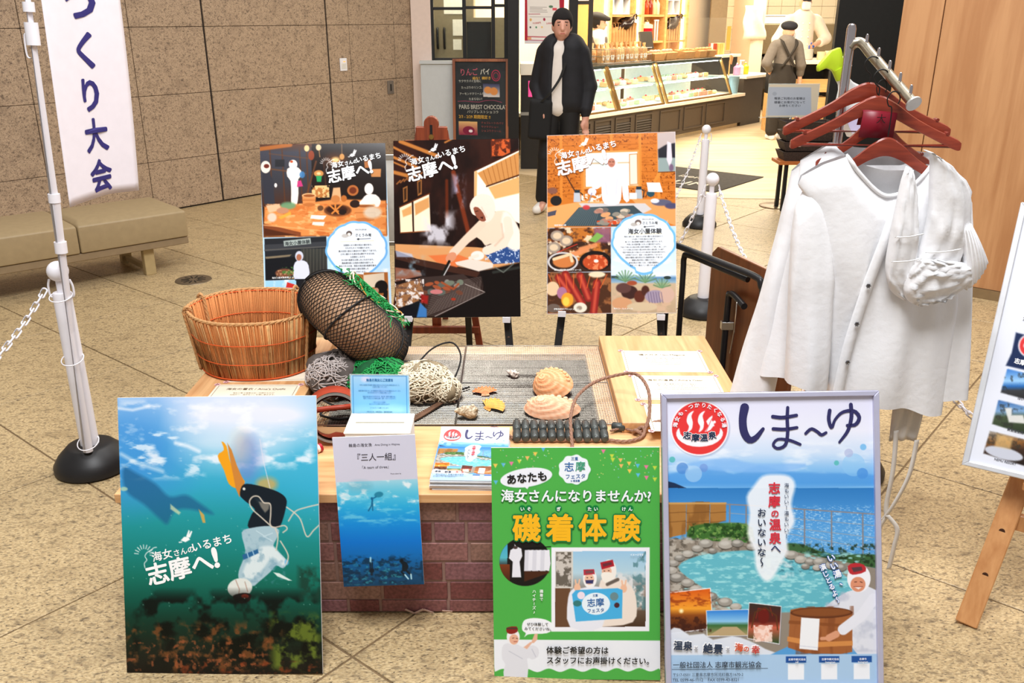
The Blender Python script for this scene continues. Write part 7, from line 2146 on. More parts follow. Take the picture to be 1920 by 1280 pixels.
for z, x0, x1 in ((.19, -.125, -.058), (.125, -.124, -.052), (.15, -.04, .045), (.10, -.055, .03)):
 MB().tube(smooth_path([(x0, -.020, z - .006), ((x0 + x1) / 2, -.034, z), (x1, -.030, z + .006)], 5), .0018, 6).build('seam', M_COT, HD, smooth=True)
# spray bottle hooked on the rack
SB = thing('spray_bottle', 'white spray bottle with lime green head hooked behind the rack pole', 'spray bottle', (.984, 2.575, 1.392), rot=(0, R(-30), 0))
SB.scale = (1.02, 1.0, .94)
M_LIME = mat('lime_plastic', (184, 210, 40), .4, var=.03)
MB().lathe([(.036, -.06), (.040, -.055), (.040, .03), (.034, .055), (.018, .085), (.014, .10), (.014, .115)], 24, sx=1.25, sy=.75).build('bottle', mat('milky_plastic', (238, 242, 240), .35, var=.02), SB, smooth=40)
MB().cyl((0, 0, .112), (0, 0, .145), .018, n=20).build('collar', M_LIME, SB, smooth=40)
MB().prism([(-.016, .14), (.016, .14), (.018, .158), (.024, .18), (.026, .198), (.0, .202), (-.048, .182), (-.054, .166), (-.03, .164), (-.02, .152)], -.012, .012).build('spray_head', M_LIME, SB, bevel=.006, seg=2, smooth=40)
MB().prism([(.018, .175), (.032, .16), (.036, .13), (.030, .13), (.024, .155), (.016, .165)], -.005, .005).build('trigger', M_WHITE, SB, bevel=.002)
MB().b2((-.042, -.0315, -.045), (.042, -.0295, .025)).build('label_sticker', mat('lilac_label', (206, 200, 232), .4), SB)
MB().b2((-.030, -.033, .008), (.012, -.0312, .018)).build('label_band', mat('green_label', (30, 140, 80), .4), SB)
# ---------------------------------------------------------------- folded table behind the right end
FT = thing('folding_table', 'folded table with brown board and black tube legs behind the table', 'table', (.86, 3.62, 0), 0)
dz = np.array((.30, -.954))
M_WAL = wood('walnut_board', (118, 66, 34), (90, 46, 22), .8, 2, .35)
def fl_(a, b, z):
 q = dz * a + np.array((.954, .30)) * b
 return (q[0], q[1], z)
brd = MB()
o8 = [fl_(a, b, z) for a, z in ((-.02, .02), (.60, .02), (.60, .70), (.56, .735), (.02, .735), (-.02, .70)) for b in (.0, .022)]
brd.add(o8, [(0, 2, 4, 6, 8, 10), (11, 9, 7, 5, 3, 1)] + [(2 * k, 2 * k + 1, (2 * k + 3) % 12, (2 * k + 2) % 12) for k in range(6)])
brd.build('board', M_WAL, FT, bevel=.003)
M_TUB = mat('black_tube', (30, 30, 32), .35, metal=.3)
MB().tube(smooth_path([fl_(-.10, -.16, .012), fl_(-.10, -.16, .60), fl_(-.10, -.16, .715), fl_(-.07, -.158, .735), fl_(.2, -.10, .725), fl_(.40, -.055, .715), fl_(.44, -.05, .69), fl_(.45, -.045, .60), fl_(.45, -.045, .012)], 8), .0135, 12).build('leg_frame', M_TUB, FT, smooth=40)
MB().tube(smooth_path([fl_(-.04, -.12, .012), fl_(-.04, -.12, .58), fl_(-.04, -.12, .68), fl_(0, -.115, .70), fl_(.2, -.07, .69), fl_(.34, -.045, .685)], 8), .0125, 12).build('leg_frame', M_TUB, FT, smooth=40)
MB().tube(smooth_path([fl_(.18, -.025, .012), fl_(.18, -.025, .52), fl_(.19, -.025, .575), fl_(.23, -.03, .585), fl_(.34, -.05, .575)], 8), .0135, 12).build('brace', M_TUB, FT, smooth=40)
MB().box(fl_(.18, -.02, .44), (.05, .03, .035)).build('bracket', M_STEEL, FT, bevel=.002)
rope('pin_lanyard', [fl_(.30, -.06, .585), fl_(.31, -.065, .54), fl_(.31, -.065, .50), fl_(.305, -.062, .46)], .003, M_STEEL, FT, tw=False)
MB().cyl(fl_(.305, -.062, .46), fl_(.29, -.062, .36), .0035, n=8).build('lock_pin', M_STEEL, FT, smooth=40)
# ---------------------------------------------------------------- the bakery
C0 = np.array((.18, 9.98))
def bk(s, d, z=0.0):
 p = C0 + U * s + V_ * d
 return (p[0], p[1], z)
def bthing(name, label, cat, s, d, z=0.0, group=None, rz=0.0):
 return thing(name, label, cat, bk(s, d, z), RZ + R(rz), group)
M_MARB = mat('pale_marble', (240, 232, 214), .25, var=.06, scale=8)
M_BRASS = mat('brass_frame', (158, 122, 70), .3, metal=.8, var=.08)
M_LED = mat('led_strip', (255, 240, 214), .5, var=0, emit=9)
DC = bthing('display_counter', 'dark panelled counter with pale stone ledge under the glass cases', 'counter', 0, 0)
MB().b2((.80, 0, .07), (5.38, .9, .47)).build('body', M_DARK, DC)
MB().b2((.82, .05, .005), (5.36, .85, .07)).build('kick_plate', mat('pale_kick', (214, 200, 170), .4), DC)
MB().b2((.80, -.03, .47), (5.39, .9, .515)).build('stone_ledge', M_MARB, DC, bevel=.004)
for x0, x1, lou in ((.84, 1.22, 1), (1.30, 1.68, 1), (1.76, 2.14, 1), (2.24, 2.66, 1), (2.86, 3.42, 0), (3.52, 4.08, 0), (4.18, 4.78, 0)):
 f = MB()
 for a, b, c, d in ((x0, .12, x1, .145), (x0, .41, x1, .435), (x0, .145, x0 + .025, .41), (x1 - .025, .145, x1, .41)):
  f.b2((a, -.014, b), (c, 0, d))
 f.build('panel_moulding', M_DARK, DC, bevel=.002)
 if lou:
  MB().b2((x0 + .025, -.002, .145), (x1 - .025, .0, .36)).build('louvre_recess', M_BLACK, DC)
  for k in range(7):
   MB().box(((x0 + x1) / 2, -.006, .16 + k * .031), (x1 - x0 - .05, .004, .022), (R(-40), 0, 0)).build('slat', M_DARK, DC)
M_CSH = mat('case_shelf_glass', (226, 244, 240), .1, var=.02, trans=.4, ior=1.1)
for n, (x0, x1, lb) in enumerate(((.95, 1.80, 'glass cake case half hidden behind the man'), (1.86, 2.95, 'middle glass cake case with mirrored shelves'), (3.05, 4.95, 'long glass pastry case at the far end of the counter'))):
 t = bthing('display_case', lb, 'display case', (x0 + x1) / 2, 0, .515, 'glass display cases')
 w = (x1 - x0) / 2
 for s in (-1, 1):
  for y0, y1, z1 in ((.0, .22, .525), (.72, .72, .525)):
   MB().bar((s * w, y0, 0), (s * w, y1, z1), .035, .035).build('post', M_BRASS, t, bevel=.002)
 MB().b2((-w, .20, .50), (w, .74, .54)).build('top', mat('case_top', (60, 66, 60), .15, var=.02), t, bevel=.002)
 MB().b2((-w, -.015, 0), (w, .02, .02)).build('sill', M_BRASS, t)
 MB().add([(-w, .0, .02), (w, .0, .02), (w, .215, .505), (-w, .215, .505), (-w, .005, .02), (w, .005, .02), (w, .22, .505), (-w, .22, .505)], [(0, 1, 2, 3), (4, 7, 6, 5), (0, 4, 5, 1), (1, 5, 6, 2), (2, 6, 7, 3), (3, 7, 4, 0)]).build('front_pane', M_GLASS, t)
 MB().b2((-w, .70, .01), (w, .71, .50)).build('back_panel', mat('case_back', (238, 238, 226), .3, var=.04), t)
 MB().b2((-w, .01, .0), (w, .70, .012)).build('floor_tray', mat('case_white', (246, 246, 240), .3), t)
 MB().b2((-w + .02, .16, .255), (w - .02, .70, .265)).build('shelf', M_CSH, t)
 MB().b2((-w + .03, .24, .485), (w - .03, .27, .498)).build('lamp_tube', mat('case_lamp', (244, 255, 250), .5, var=0, emit=80), t)
 MB().b2((-w + .03, .17, .245), (w - .03, .19, .254)).build('lamp_tube', mat('case_lamp', (0, 0, 0)), t)
 g = random.Random(n)
 for z, ys in ((.266, (.34, .52)), (.014, (.22, .42))):
  for y in ys:
   x = -w + .12
   while x < w - .1:
    kind = g.choice(('cake', 'roll', 'box'))
    c = g.choice(((240, 220, 186), (226, 170, 110), (250, 240, 226), (206, 120, 90), (196, 150, 96), (244, 214, 150), (180, 200, 150)))
    o = thing('pastry', ('round cream cake', 'golden bread roll', 'wrapped square cake')[('cake', 'roll', 'box').index(kind)] + ' on the ' + ('upper shelf' if z > .1 else 'lower tray') + ' of the ' + ('case behind the man', 'middle case', 'far long case')[n], 'pastry', bk((x0 + x1) / 2 + x, y, .515 + z), RZ, 'pastries in the glass cases')
    mm = mat('pastry_%02x%02x%02x' % c, c, .6, var=.15, scale=60)
    if kind == 'cake':
     MB().lathe([(.045, 0), (.05, .005), (.05, .05), (.04, .06)], 18).build('sponge', mm, o, smooth=40)
     MB().sphere((0, 0, .065), .014, 6).build('topping', M_RED, o, smooth=True)
    elif kind == 'roll':
     MB().sphere((0, 0, .026), .052, 8, (1.15, .8, .55)).build('crust', mm, o, smooth=True)
    else:
     MB().b2((-.05, -.035, 0), (.05, .035, .055)).build('block', mm, o, bevel=.008, seg=2)
     MB().b2((-.051, -.012, .0), (.051, .012, .056)).build('band', mat('paper_band', (250, 246, 236), .6), o)
    x += g.uniform(.125, .17)
# goods on top of the cases
WB = bthing('wire_basket', 'wire basket full of bagged biscuits on the glass cases', 'basket', 2.55, .50, 1.06)
for z in (.005, .09, .175):
 MB().tube([(-.58, -.16, z), (.58, -.16, z), (.58, .16, z), (-.58, .16, z)], .005, 6, closed=True).build('hoop', M_STEEL, WB)
for k in range(30):
 x = -.58 + 1.16 * k / 29
 for y in (-.16, .16):
  MB().tube([(x, y, .005), (x, y, .175)], .0025, 4).build('upright_wire', M_STEEL, WB)
g = random.Random(77)
for k in range(20):
 x, y = -.52 + 1.04 * (k % 10) / 9, (-.07 if k < 10 else .07)
 c = ((206, 160, 106), (222, 184, 132), (190, 140, 92))[k % 3]
 o = bthing('biscuit_bag', 'clear bag of pale biscuits standing in the wire basket', 'biscuit bag', 2.55 + x, .50 + y, 1.072, 'bagged biscuits in the wire basket', g.uniform(-20, 20))
 MB().loft([[(a * sx, b * sy, z) for a, b in ((-1, -1), (0, -1.2), (1, -1), (1, 1), (0, 1.2), (-1, 1))] for sx, sy, z in ((.042, .03, 0), (.046, .036, .07), (.042, .03, .15), (.012, .012, .18), (.03, .008, .215 + g.uniform(0, .03)))], caps=True).build('filled_bag', mat('biscuit_%d' % (k % 3), c, .3, var=.3, scale=70), o, smooth=50)
 MB().b2((-.025, -.041, .03), (.025, -.036, .09)).build('paper_label', mat('paper_band', (0, 0, 0)), o)
for k, (s, d) in enumerate(((3.35, .42), (3.75, .46), (4.2, .42), (4.65, .42), (4.86, .42))):
 o = bthing('kraft_tray', 'brown paper tray of wrapped sweets, %s on the far glass case' % ('first', 'second', 'third', 'fourth', 'fifth')[k], 'tray', s, d, 1.057, 'kraft trays on the glass case')
 MB().loft([[(-.13, -.08, 0), (.13, -.08, 0), (.13, .08, 0), (-.13, .08, 0)], [(-.16, -.10, .09), (.16, -.10, .09), (.16, .10, .12), (-.16, .10, .12)]], caps=True).build('tray', M_KRAFT, o)
 for j in range(5):
  MB().sphere((-.1 + .05 * j, .0 + .02 * (j % 2), .115), .032, 6, (1, 1, .8)).build('wrapped_sweet', mat('pink_wrap' if k < 2 else 'tan_wrap', (232, 160, 136) if k < 2 else (206, 150, 92), .4, var=.2, scale=50), o, smooth=True)
# end counter, bin, bottles
EC = bthing('end_counter', 'dark end counter with a cream top at the right of the glass cases', 'counter', 5.40, 0)
MB().b2((0, .02, .005), (.72, 1.0, .72)).build('body', M_DARK, EC)
MB().b2((0, -.02, .72), (1.07, 1.0, .76)).build('top', M_MARB, EC, bevel=.004)
MB().b2((.0, .45, .76), (.60, .95, 1.02)).build('upstand', mat('charcoal_upstand', (44, 40, 34), .5), EC)
MB().b2((0, .42, 1.02), (.66, 1.0, 1.06)).build('upper_top', M_MARB, EC, bevel=.004)
o = bthing('waste_bin', 'small blue-grey bin in front of the end counter', 'bin', 5.20, .09, .0)
o.location.z = .516
MB().loft([[(.075 * sx * math.cos(a), .075 * sx * math.sin(a), z) for a in np.linspace(0, 6.283, 20, endpoint=False)] for sx, z in ((.9, 0), (1.1, .24), (1.15, .25), (1.0, .245), (.85, .02))], caps=True).build('tub', mat('blue_grey_plastic', (120, 148, 158), .5), o, smooth=40)
for nm, lb, s, d, c, pump in (('sanitizer_bottle', 'clear pump bottle on the end counter', 5.72, .25, (186, 206, 226), 1), ('yellow_bottle', 'yellow bottle beside the pump bottle on the end counter', 5.90, .25, (236, 196, 40), 0), ('pink_pack', 'pink pack left of the pump bottle on the end counter', 5.54, .22, (216, 150, 186), 0)):
 o = bthing(nm, lb, 'bottle' if pump or 'yellow' in nm else 'pack', s, d, .761)
 MB().lathe([(.05, 0), (.055, .01), (.055, .12), (.02, .15), (.018, .17)], 18).build('body', mat(nm + '_m', c, .3), o, smooth=40)
 MB().cyl((0, 0, .17), (0, 0, .21 if pump else .185), .012, n=12).build('cap', M_WHITE, o)
 if pump:
  MB().b2((-.015, -.06, .205), (.015, .015, .222)).build('nozzle', M_WHITE, o, bevel=.003)
o = bthing('price_stand', 'brown leaning card stand at the end of the glass case', 'card stand', 5.43, .3, .761)
MB().bar((0, 0, 0), (.05, .02, .3), .02, .006).build('stick', M_KRAFT, o)
MB().box((.09, .02, .23), (.10, .006, .12), (0, R(20), 0)).build('card', M_KRAFT, o)
for s, c in ((5.45, (178, 70, 40)), (5.55, (230, 190, 110)), (5.63, (226, 180, 96)), (5.71, (236, 200, 120))):
 o = bthing('gift_pack', 'upright %s gift pack on the upper end counter' % ('red-brown' if c[0] < 200 else 'yellow'), 'pack', s, .62, 1.061, 'gift packs on the end counter')
 MB().b2((-.03, -.06, 0), (.03, .06, .17)).build('pack_body', mat('gift_%d' % c[1], c, .5, var=.1), o, bevel=.004)
 MB().b2((-.031, -.02, .0), (.031, .02, .171)).build('paper_band', mat('paper_band', (0, 0, 0)), o)
o = bthing('cash_register', 'dark cash register with raised screen behind the far glass case', 'cash register', 4.62, 1.29, 0)
MB().b2((-.35, -.28, .005), (.35, .28, .98)).build('stand', M_DARK, o)
MB().b2((-.22, -.18, .98), (.22, .2, 1.13)).build('drawer', M_BLACK, o, bevel=.005)
MB().box((0, .05, 1.28), (.36, .03, .26), (R(-12), 0, 0)).build('screen', mat('grey_screen', (74, 68, 60), .3), o, bevel=.004)
o = bthing('splash_screen', 'clear standing screen above the far glass case', 'screen', 5.1, .58, 1.06)
MB().b2((-1.1, 0, 0), (.9, .006, .55)).build('clear_panel', mat('thin_acrylic', (250, 246, 236), .03, var=0, trans=.95, ior=1.04), o)
MB().b2((.72, -.004, .06), (.85, .0, .42)).build('orange_notice', mat('orange_notice', (232, 160, 70), .6, var=.05), o)
for x in (-1.0, .8):
 MB().b2((x - .04, -.04, 0), (x + .04, .05, .015)).build('foot', M_STEEL, o)
# wall shelves with bags, bottles and jars
M_SHW = wood('shelf_oak', (232, 186, 120), (210, 158, 96), .8, 0, .5)
SU = bthing('shelf_unit', 'oak wall shelf unit with warm strip lights behind the counter', 'shelf unit', 4.6, 1.95)
for x in (-.10, .86, 1.62, 2.36):
 MB().b2((x, 0, .0), (x + .07, .3, 2.7)).build('upright', M_SHW, SU, bevel=.002)
for z in (.55, 1.2, 1.62, 2.2):
 MB().b2((-.03, .02, z), (2.36, .3, z + .035)).build('shelf', M_SHW, SU, bevel=.002)
MB().b2((-.1, .30, 0), (2.45, .33, 2.7)).build('back_board', mat('warm_back_board', (206, 180, 120), .6), SU)
for x in (-.145, .80, 2.31):
 MB().b2((x, .05, 1.0), (x + .035, .08, 2.7)).build('strip_light', M_LED, SU)
g = random.Random(5)
for x0, n in ((.03, 9), (1.70, 6)):
 for k in range(n):
  h = .20 + .12 * k / n + g.uniform(-.015, .015)
  o = bthing('paper_bag', 'brown paper carrier bag in the row %s the red drink dispenser' % ('left of' if x0 < 1 else 'right of'), 'paper bag', 4.6 + x0 + .08 * k + .02, 2.05, 1.237, 'brown paper bags on the oak shelf', g.uniform(-4, 4))
  MB().loft([[(-.03, -.10, 0), (.03, -.10, 0), (.03, .10, 0), (-.03, .10, 0)], [(-.024, -.10, h * .7), (.024, -.10, h * .7), (.024, .10, h * .7), (-.024, .10, h * .7)], [(-.012 + .02, -.10, h), (.012 + .02, -.10, h), (.012 + .02, .10, h), (-.012 + .02, .10, h)]], caps=True).build('bag_body', M_KRAFT, o)
  MB().tube(smooth_path([(.02, -.05, h - .01), (.02, -.04, h + .06), (.02, .04, h + .06), (.02, .05, h - .01)], 4), .004, 5).build('handle', M_KRAFT, o)
for k, x in enumerate((.45, 1.95)):
 o = bthing('black_carrier', 'heap of glossy black carrier bags %s the red drink dispenser' % ('left of' if k == 0 else 'right of'), 'bag', 4.6 + x, 2.02, 1.32, 'black carrier bags on the oak shelf')
 o.location.z = 1.42
 lump('bag_heap', (0, 0, .09), (.30, .11, .085), mat('gloss_black', (40, 24, 18), .2), o, 20 + k, (0, R(-22), 0), .2)
 MB().tube(smooth_path([(.08, -.08, .14), (.12, -.1, .22), (.22, -.08, .24), (.26, -.06, .16)], 5), .012, 6).build('handle', mat('gloss_black', (0, 0, 0)), o, smooth=True)
o = bthing('drink_dispenser', 'glass dispenser of red drink on the oak shelf', 'drink dispenser', 5.66, 1.98, 1.237)
o.scale = (.8, .8, .62)
MB().lathe([(.13, 0), (.135, .01), (.135, .33)], 24).build('red_drink', mat('red_drink', (196, 20, 40), .2, var=.06, scale=4), o, smooth=40)
MB().lathe([(.138, .33), (.138, .42), (.06, .45), (.05, .49)], 24).build('glass_top', mat('pale_glass', (250, 232, 190), .1, var=.02), o, smooth=40)
MB().lathe([(.02, .49), (.035, .51), (.02, .54)], 14).build('lid_knob', M_BRASS, o, smooth=40)
MB().b2((-.02, -.19, .03), (.02, -.13, .06)).build('tap', M_STEEL, o)
o = bthing('table_lamp', 'white lantern frame beside the red drink dispenser', 'lantern', 5.98, 1.98, 1.237)
o.scale = (.8, .8, .75)
for x in (-.05, .05):
 MB().b2((x - .012, -.012, 0), (x + .012, .012, .42)).build('post', M_WHITE, o)
MB().b2((-.07, -.02, .42), (.07, .02, .45)).build('crossbar', M_WHITE, o)
for k, c in enumerate(((120, 40, 24), (186, 60, 30), (200, 80, 34), (150, 50, 26), (236, 200, 150), (240, 220, 180))):
 o = bthing('syrup_bottle', '%s bottle, number %s from the left on the upper oak shelf' % (('dark amber', 'red-amber', 'orange', 'brown', 'cream', 'pale cream')[k], ('one', 'two', 'three', 'four', 'five', 'six')[k]), 'bottle', 5.52 + k * .115, 2.05, 1.657, 'bottles on the upper oak shelf')
 MB().lathe([(.04, 0), (.045, .01), (.045, .17), (.015, .22), (.015, .27)], 16).build('glass_body', mat('syrup_%d' % k, c, .15), o, smooth=40)
 MB().cyl((0, 0, .27), (0, 0, .29), .018, n=12).build('cap', M_BLACK, o)
for k, (x, z) in enumerate(((4.72, 1.657), (4.98, 1.657), (6.36, 1.657), (6.60, 1.657))):
 o = bthing('framed_jar', 'white cubby box with a glass jar, number %s along the upper oak shelf' % ('one', 'two', 'three', 'four')[k], 'box', x, 2.03, z, 'cubby boxes on the upper oak shelf')
 for a, b, c, d in ((-.11, 0, .11, .015), (-.11, .225, .11, .24), (-.11, .015, -.095, .225), (.095, .015, .11, .225)):
  MB().b2((a, -.07, b), (c, .07, d)).build('side', M_WHITE, o)
 MB().b2((-.095, .05, .015), (.095, .06, .225)).build('back', mat('dark_cubby', (92, 84, 66), .6), o)
 MB().lathe([(.03, 0), (.032, .06), (.012, .10), (.012, .13)], 12, Matrix.Translation((0, 0, .015))).build('jar', mat('pale_glass', (0, 0, 0)), o, smooth=40)
o = bthing('pastry_board', 'cream board leaning below the paper bags', 'board', 6.2, 1.60, .0)
MB().b2((-.55, 0, .005), (.55, .3, .96)).build('cupboard', mat('cream_panel', (244, 226, 178), .5), o, bevel=.004)
MB().b2((-.52, -.012, .1), (.52, 0, .93)).build('door', mat('cream_panel', (0, 0, 0)), o, bevel=.004)
BC = bthing('back_cupboard', 'low oak cupboard behind the glass cases', 'cupboard', 4.1, 1.6)
MB().b2((-.4, 0, .005), (1.5, .33, .86)).build('carcass', M_SHW, BC, bevel=.003)
for x in (-.38, .25, .88):
 d_ = MB().b2((x, -.015, .06), (x + .6, 0, .83)).build('door', M_SHW, BC, bevel=.003)
 MB().b2((x + .52, -.03, .5), (x + .54, -.015, .62)).build('handle', M_BRASS, d_)
# kitchen: worktop, hood, shelf tray, pots
KW = thing('kitchen_worktop', 'cream-topped kitchen worktop with drawers beside the black pier', 'worktop', (3.82, 12.9, 0))
MB().b2((-.05, 0, 1.0), (1.0, .9, 1.05)).build('top', M_MARB, KW, bevel=.004)
MB().b2((0, .03, .005), (.68, .85, .55)).build('body', M_SHW, KW)
MB().b2((0, .3, .55), (.68, .85, 1.0)).build('appliance_bay', M_BLACK, KW)
dw = MB().b2((.02, .01, .62), (.66, .03, .80)).build('drawer', M_SHW, KW, bevel=.003)
MB().b2((.26, -.005, .70), (.42, .01, .725)).build('handle', M_BRASS, dw)
MB().b2((.68, 0, .005), (1.0, .9, 1.0)).build('side_unit', mat('charcoal_panel', (0, 0, 0)), KW)
MB().b2((.78, -.012, .68), (.9, 0, .98)).build('lit_window', mat('lit_fridge', (226, 240, 246), .4, var=.15, scale=20, emit=1.2), KW)
for k, (x, y, c, h, r) in enumerate(((.15, .2, (60, 58, 54), .07, .09), (.45, .25, (196, 190, 176), .14, .09), (.68, .2, (226, 206, 160), .11, .06), (.82, .25, (232, 214, 176), .12, .05), (.92, .18, (222, 200, 160), .10, .045))):
 o = thing('kitchen_pot', '%s on the kitchen worktop, number %s from the left' % ('black round pan' if k == 0 else 'steel container' if k == 1 else 'cream paper tub', ('one', 'two', 'three', 'four', 'five')[k]), 'pot', (3.82 + x * .85, 12.9 + y, 1.051), group='pots on the kitchen worktop')
 MB().lathe([(r * .9, 0), (r, .01), (r, h), (r * .9, h), (r * .85, .02)], 20).build('vessel', mat('pot_%d' % k, c, .4), o, smooth=40)
 MB().lathe([(r * .5, h * .6), (r * .4, h * .75)], 12).build('content', M_KRAFT, o)
HO = thing('extractor_hood', 'steel extractor hood on the tiled kitchen wall', 'extractor hood', (4.40, 17.0, 0))
MB().b2((-.05, -.6, 1.0), (1.6, .39, 1.5)).build('canopy', mat('warm_steel', (150, 132, 100), .35, metal=.6), HO, bevel=.01)
MB().b2((-.04, -.55, .4), (1.6, .38, .95)).build('range_body', mat('dark_range', (52, 44, 34), .5), HO)
MB().tube([(.02, .3, 1.5), (.02, .3, 2.6)], .03, 10).build('flue_pipe', M_STEEL, HO, smooth=True)
o = thing('wall_tray', 'white plastic tray on top of the extractor hood', 'tray', (4.75, 16.7, 1.502))
MB().b2((-.30, -.12, 0), (.42, .2, .13)).build('tray_body', M_WHITE, o, bevel=.01)
MB().b2((-.32, -.14, .13), (.44, .22, .15)).build('rim', M_WHITE, o, bevel=.004)
o = thing('hanging_towel', 'pale cloth hanging on the cream pier of the kitchen', 'towel', (4.12, 15.97, 1.25))
MB().loft([[(-.16 + .02 * math.sin(z * 9) + a * (.30 + .1 * (1 - z)), -.02 - .03 * math.sin(a * 7 + z * 3), z * .55) for a in np.linspace(0, 1, 12)] for z in np.linspace(0, 1, 9)], closed=False).build('cloth', mat('pale_towel', (240, 226, 200), .8), o, thick=.006, smooth=True)
# left end of the shop front
LC = thing('side_counter', 'dark side counter with a pink lit display left of the man', 'counter', (.10, 10.05, 0))
MB().b2((0, 0, .005), (.62, .5, 1.03)).build('body', mat('black_counter', (36, 34, 32), .4), LC)
MB().b2((-.01, -.02, 1.03), (.64, .52, 1.15)).build('stone_top', M_MARB, LC, bevel=.004)
MB().b2((-.005, -.008, .60), (.6, 0, .635)).build('ledge', mat('grey_ledge', (150, 146, 136), .4), LC)
MB().b2((.08, -.012, .80), (.26, 0, .97)).build('lit_display', mat('pink_lit', (226, 70, 130), .4, var=.2, scale=12, emit=.8), LC)
CP = Print(.42, .62, [(220, -420), (870, -420), (830, 620), (205, 640)], .004)
CP.fill('e9e4de').rect(200, -500, 254, 700, 'b01c34').rect(780, -500, 900, 700, 'b01c34').rect(200, 512, 900, 526, 'b01c34').rect(250, 572, 900, 582, 'a02050').rect(200, 586, 900, 700, 'd8d4d8')
CP.ell(308, 235, 18, 25, 'd8a860').ell(530, 225, 18, 25, 'a02040').ell(302, 362, 12, 16, '2c2c30').ell(397, 360, 12, 16, '2c7a50').ell(490, 355, 14, 16, 'e8c070').ell(640, 8, 34, 22, '5a7a60', 1, 4).rect(665, 30, 735, 70, 'd84858').rect(250, 530, 315, 568, 'e0a070')
for y, w in ((20, 270), (45, 200), (70, 270), (100, 280)):
 CP.line([(300, y), (300 + w, y)], 9, '8a8280', .8, 3)
CP.line([(280, 140), (460, 136)], 12, 'a04050', .8, 3).line([(300, 185), (700, 180)], 8, '9a9290', .8, 3)
CP.text('10,000円', 335, 305, 38, 'c05050', .02, -4).text('3,000円', 560, 305, 38, 'c05050', .02, -4)
o = thing('price_poster', 'white poster with a red border hanging in the shop front behind the man', 'poster', (.345, 9.95, 1.36), rot=(0, 0, R(4)))
MB().b2((-.21, .0006, 0), (.21, .01, .62)).build('board', M_BOARD, o)
CP.build('picture', o, .5)
FG = thing('refrigerator', 'grey steel refrigerator covered in paper notes behind the shop window', 'refrigerator', (-1.0, 11.0, 0))
MB().b2((-.25, 0, .005), (.55, .5, 2.1)).build('body', mat('olive_steel', (146, 136, 108), .4, metal=.4), FG, bevel=.01)
for x in (.12, .20):
 MB().tube(smooth_path([(x, -.005, 1.28), (x, -.04, 1.3), (x, -.04, 1.48), (x, -.005, 1.5)], 4), .014, 8).build('handle', M_BLACK, FG, smooth=True)
for a, b, c, d in ((-.04, 1.50, .08, 1.80), (.20, 1.66, .44, 1.86), (.30, 1.42, .44, 1.60), (.30, 1.26, .40, 1.38), (.2, 1.9, .5, 2.05)):
 MB().b2((a, -.004, b), (c, 0, d)).build('paper_note', mat('note_paper', (240, 240, 224), .7, var=.05), FG)
MB().b2((.5, -.02, .2), (1.0, .3, 1.62)).build('side_cabinet', mat('olive_steel', (0, 0, 0)), FG)
# chalkboard
CB = thing('chalkboard', 'framed chalkboard with colourful handwriting leaning on the pale panel', 'chalkboard', (-.345, 9.86, .25), rot=(R(-6), 0, R(-2)))
q = Print(.60, .96, [(484, 196), (1308, 176), (1280, 1480), (455, 1500)], .0032)
q.fill('26282a').cloud((400, 150, 1400, 1500), 200, '34383a', .4, .7, .8, 3)
q.text('りんご', 580, 425, 112, 'b04858', .012, -3, sx=.82).text('パイ', 885, 405, 96, 'd8d4c4', .01, -3, sx=.8).text('純な！横好き', 770, 480, 46, 'd0a030', .015, -2)
q.line([(1120 + 62 * math.cos(a), 415 + 76 * math.sin(a)) for a in np.linspace(0, 6.28, 30)], 10, 'c03050').line([(1120 + 38 * math.cos(a), 420 + 46 * math.sin(a)) for a in np.linspace(0, 6.28, 24)], 8, 'b02c48')
for t, x, y in (('サクサクパイ生地に', 560, 525), ('たっぷりのリンゴ、', 595, 615), ('アーモンドクリームが', 565, 705), ('たまらない！', 705, 775)):
 q.text(t, x, y, 42, 'b8b8ae', .006, -2, sx=.9)
for x0, y0, x1, y1, c1, c2, el in ((925, 535, 1172, 722, '3a3c58', 'd8d0c8', ((995, 625, 56, 50), (1085, 640, 58, 56))), (540, 1085, 822, 1280, 'd8b070', '8a2a40', ())):
 q.rect(x0, y0, x1, y1, c1)
 q.grad((x0, y0, x1, y1), [(y0, c1), (y1, c2)])
 for e in el:
  q.ell(*e, 'd08848', 1, 6)
q.ell(690, 1215, 90, 62, '7a1c38', 1, 4).ell(720, 1222, 30, 22, 'e8e0e0', 1, 4)
q.line([(540, 798), (640, 790), (760, 798), (860, 800), (960, 775), (1080, 768), (1200, 795)], 7, 'b04060', .9, 2)
q.text('PARiS BREST CHOCOLAT', 552, 905, 88, 'c0bcae', .006, -1, sx=.74).text('パリブレストショコラ', 672, 962, 48, 'b0aea2', .006, -1).text('2/3 - 2/29 期間限定 !!', 545, 1035, 58, 'c89a30', .012, 0, sx=.92)
for k, t in enumerate(('チョコレートのパリ', 'サクサクシュー', 'ショコラクリーム')):
 q.text(t, 880, 1110 + k * 58, 38, '8a4038', .006, 0)
q.build('slate', CB, .7, y=-.001)
MB().b2((-.30, .0, 0), (.30, .012, .96)).build('backing', M_BLACK, CB)
M_CBF = wood('chalkboard_frame', (156, 92, 50), (124, 66, 34), 1, 2, .5)
for a, b, c, d in ((-.305, 0, -.275, .96), (.275, 0, .305, .96), (-.275, .93, .275, .96), (-.275, 0, .275, .03)):
 MB().b2((a, -.016, b), (c, .012, d)).build('frame_rail', M_CBF, CB, bevel=.002)
for x in (-.28, .28):
 MB().b2((x - .015, -.01, -.252), (x + .015, .012, 0)).build('leg', M_CBF, CB)
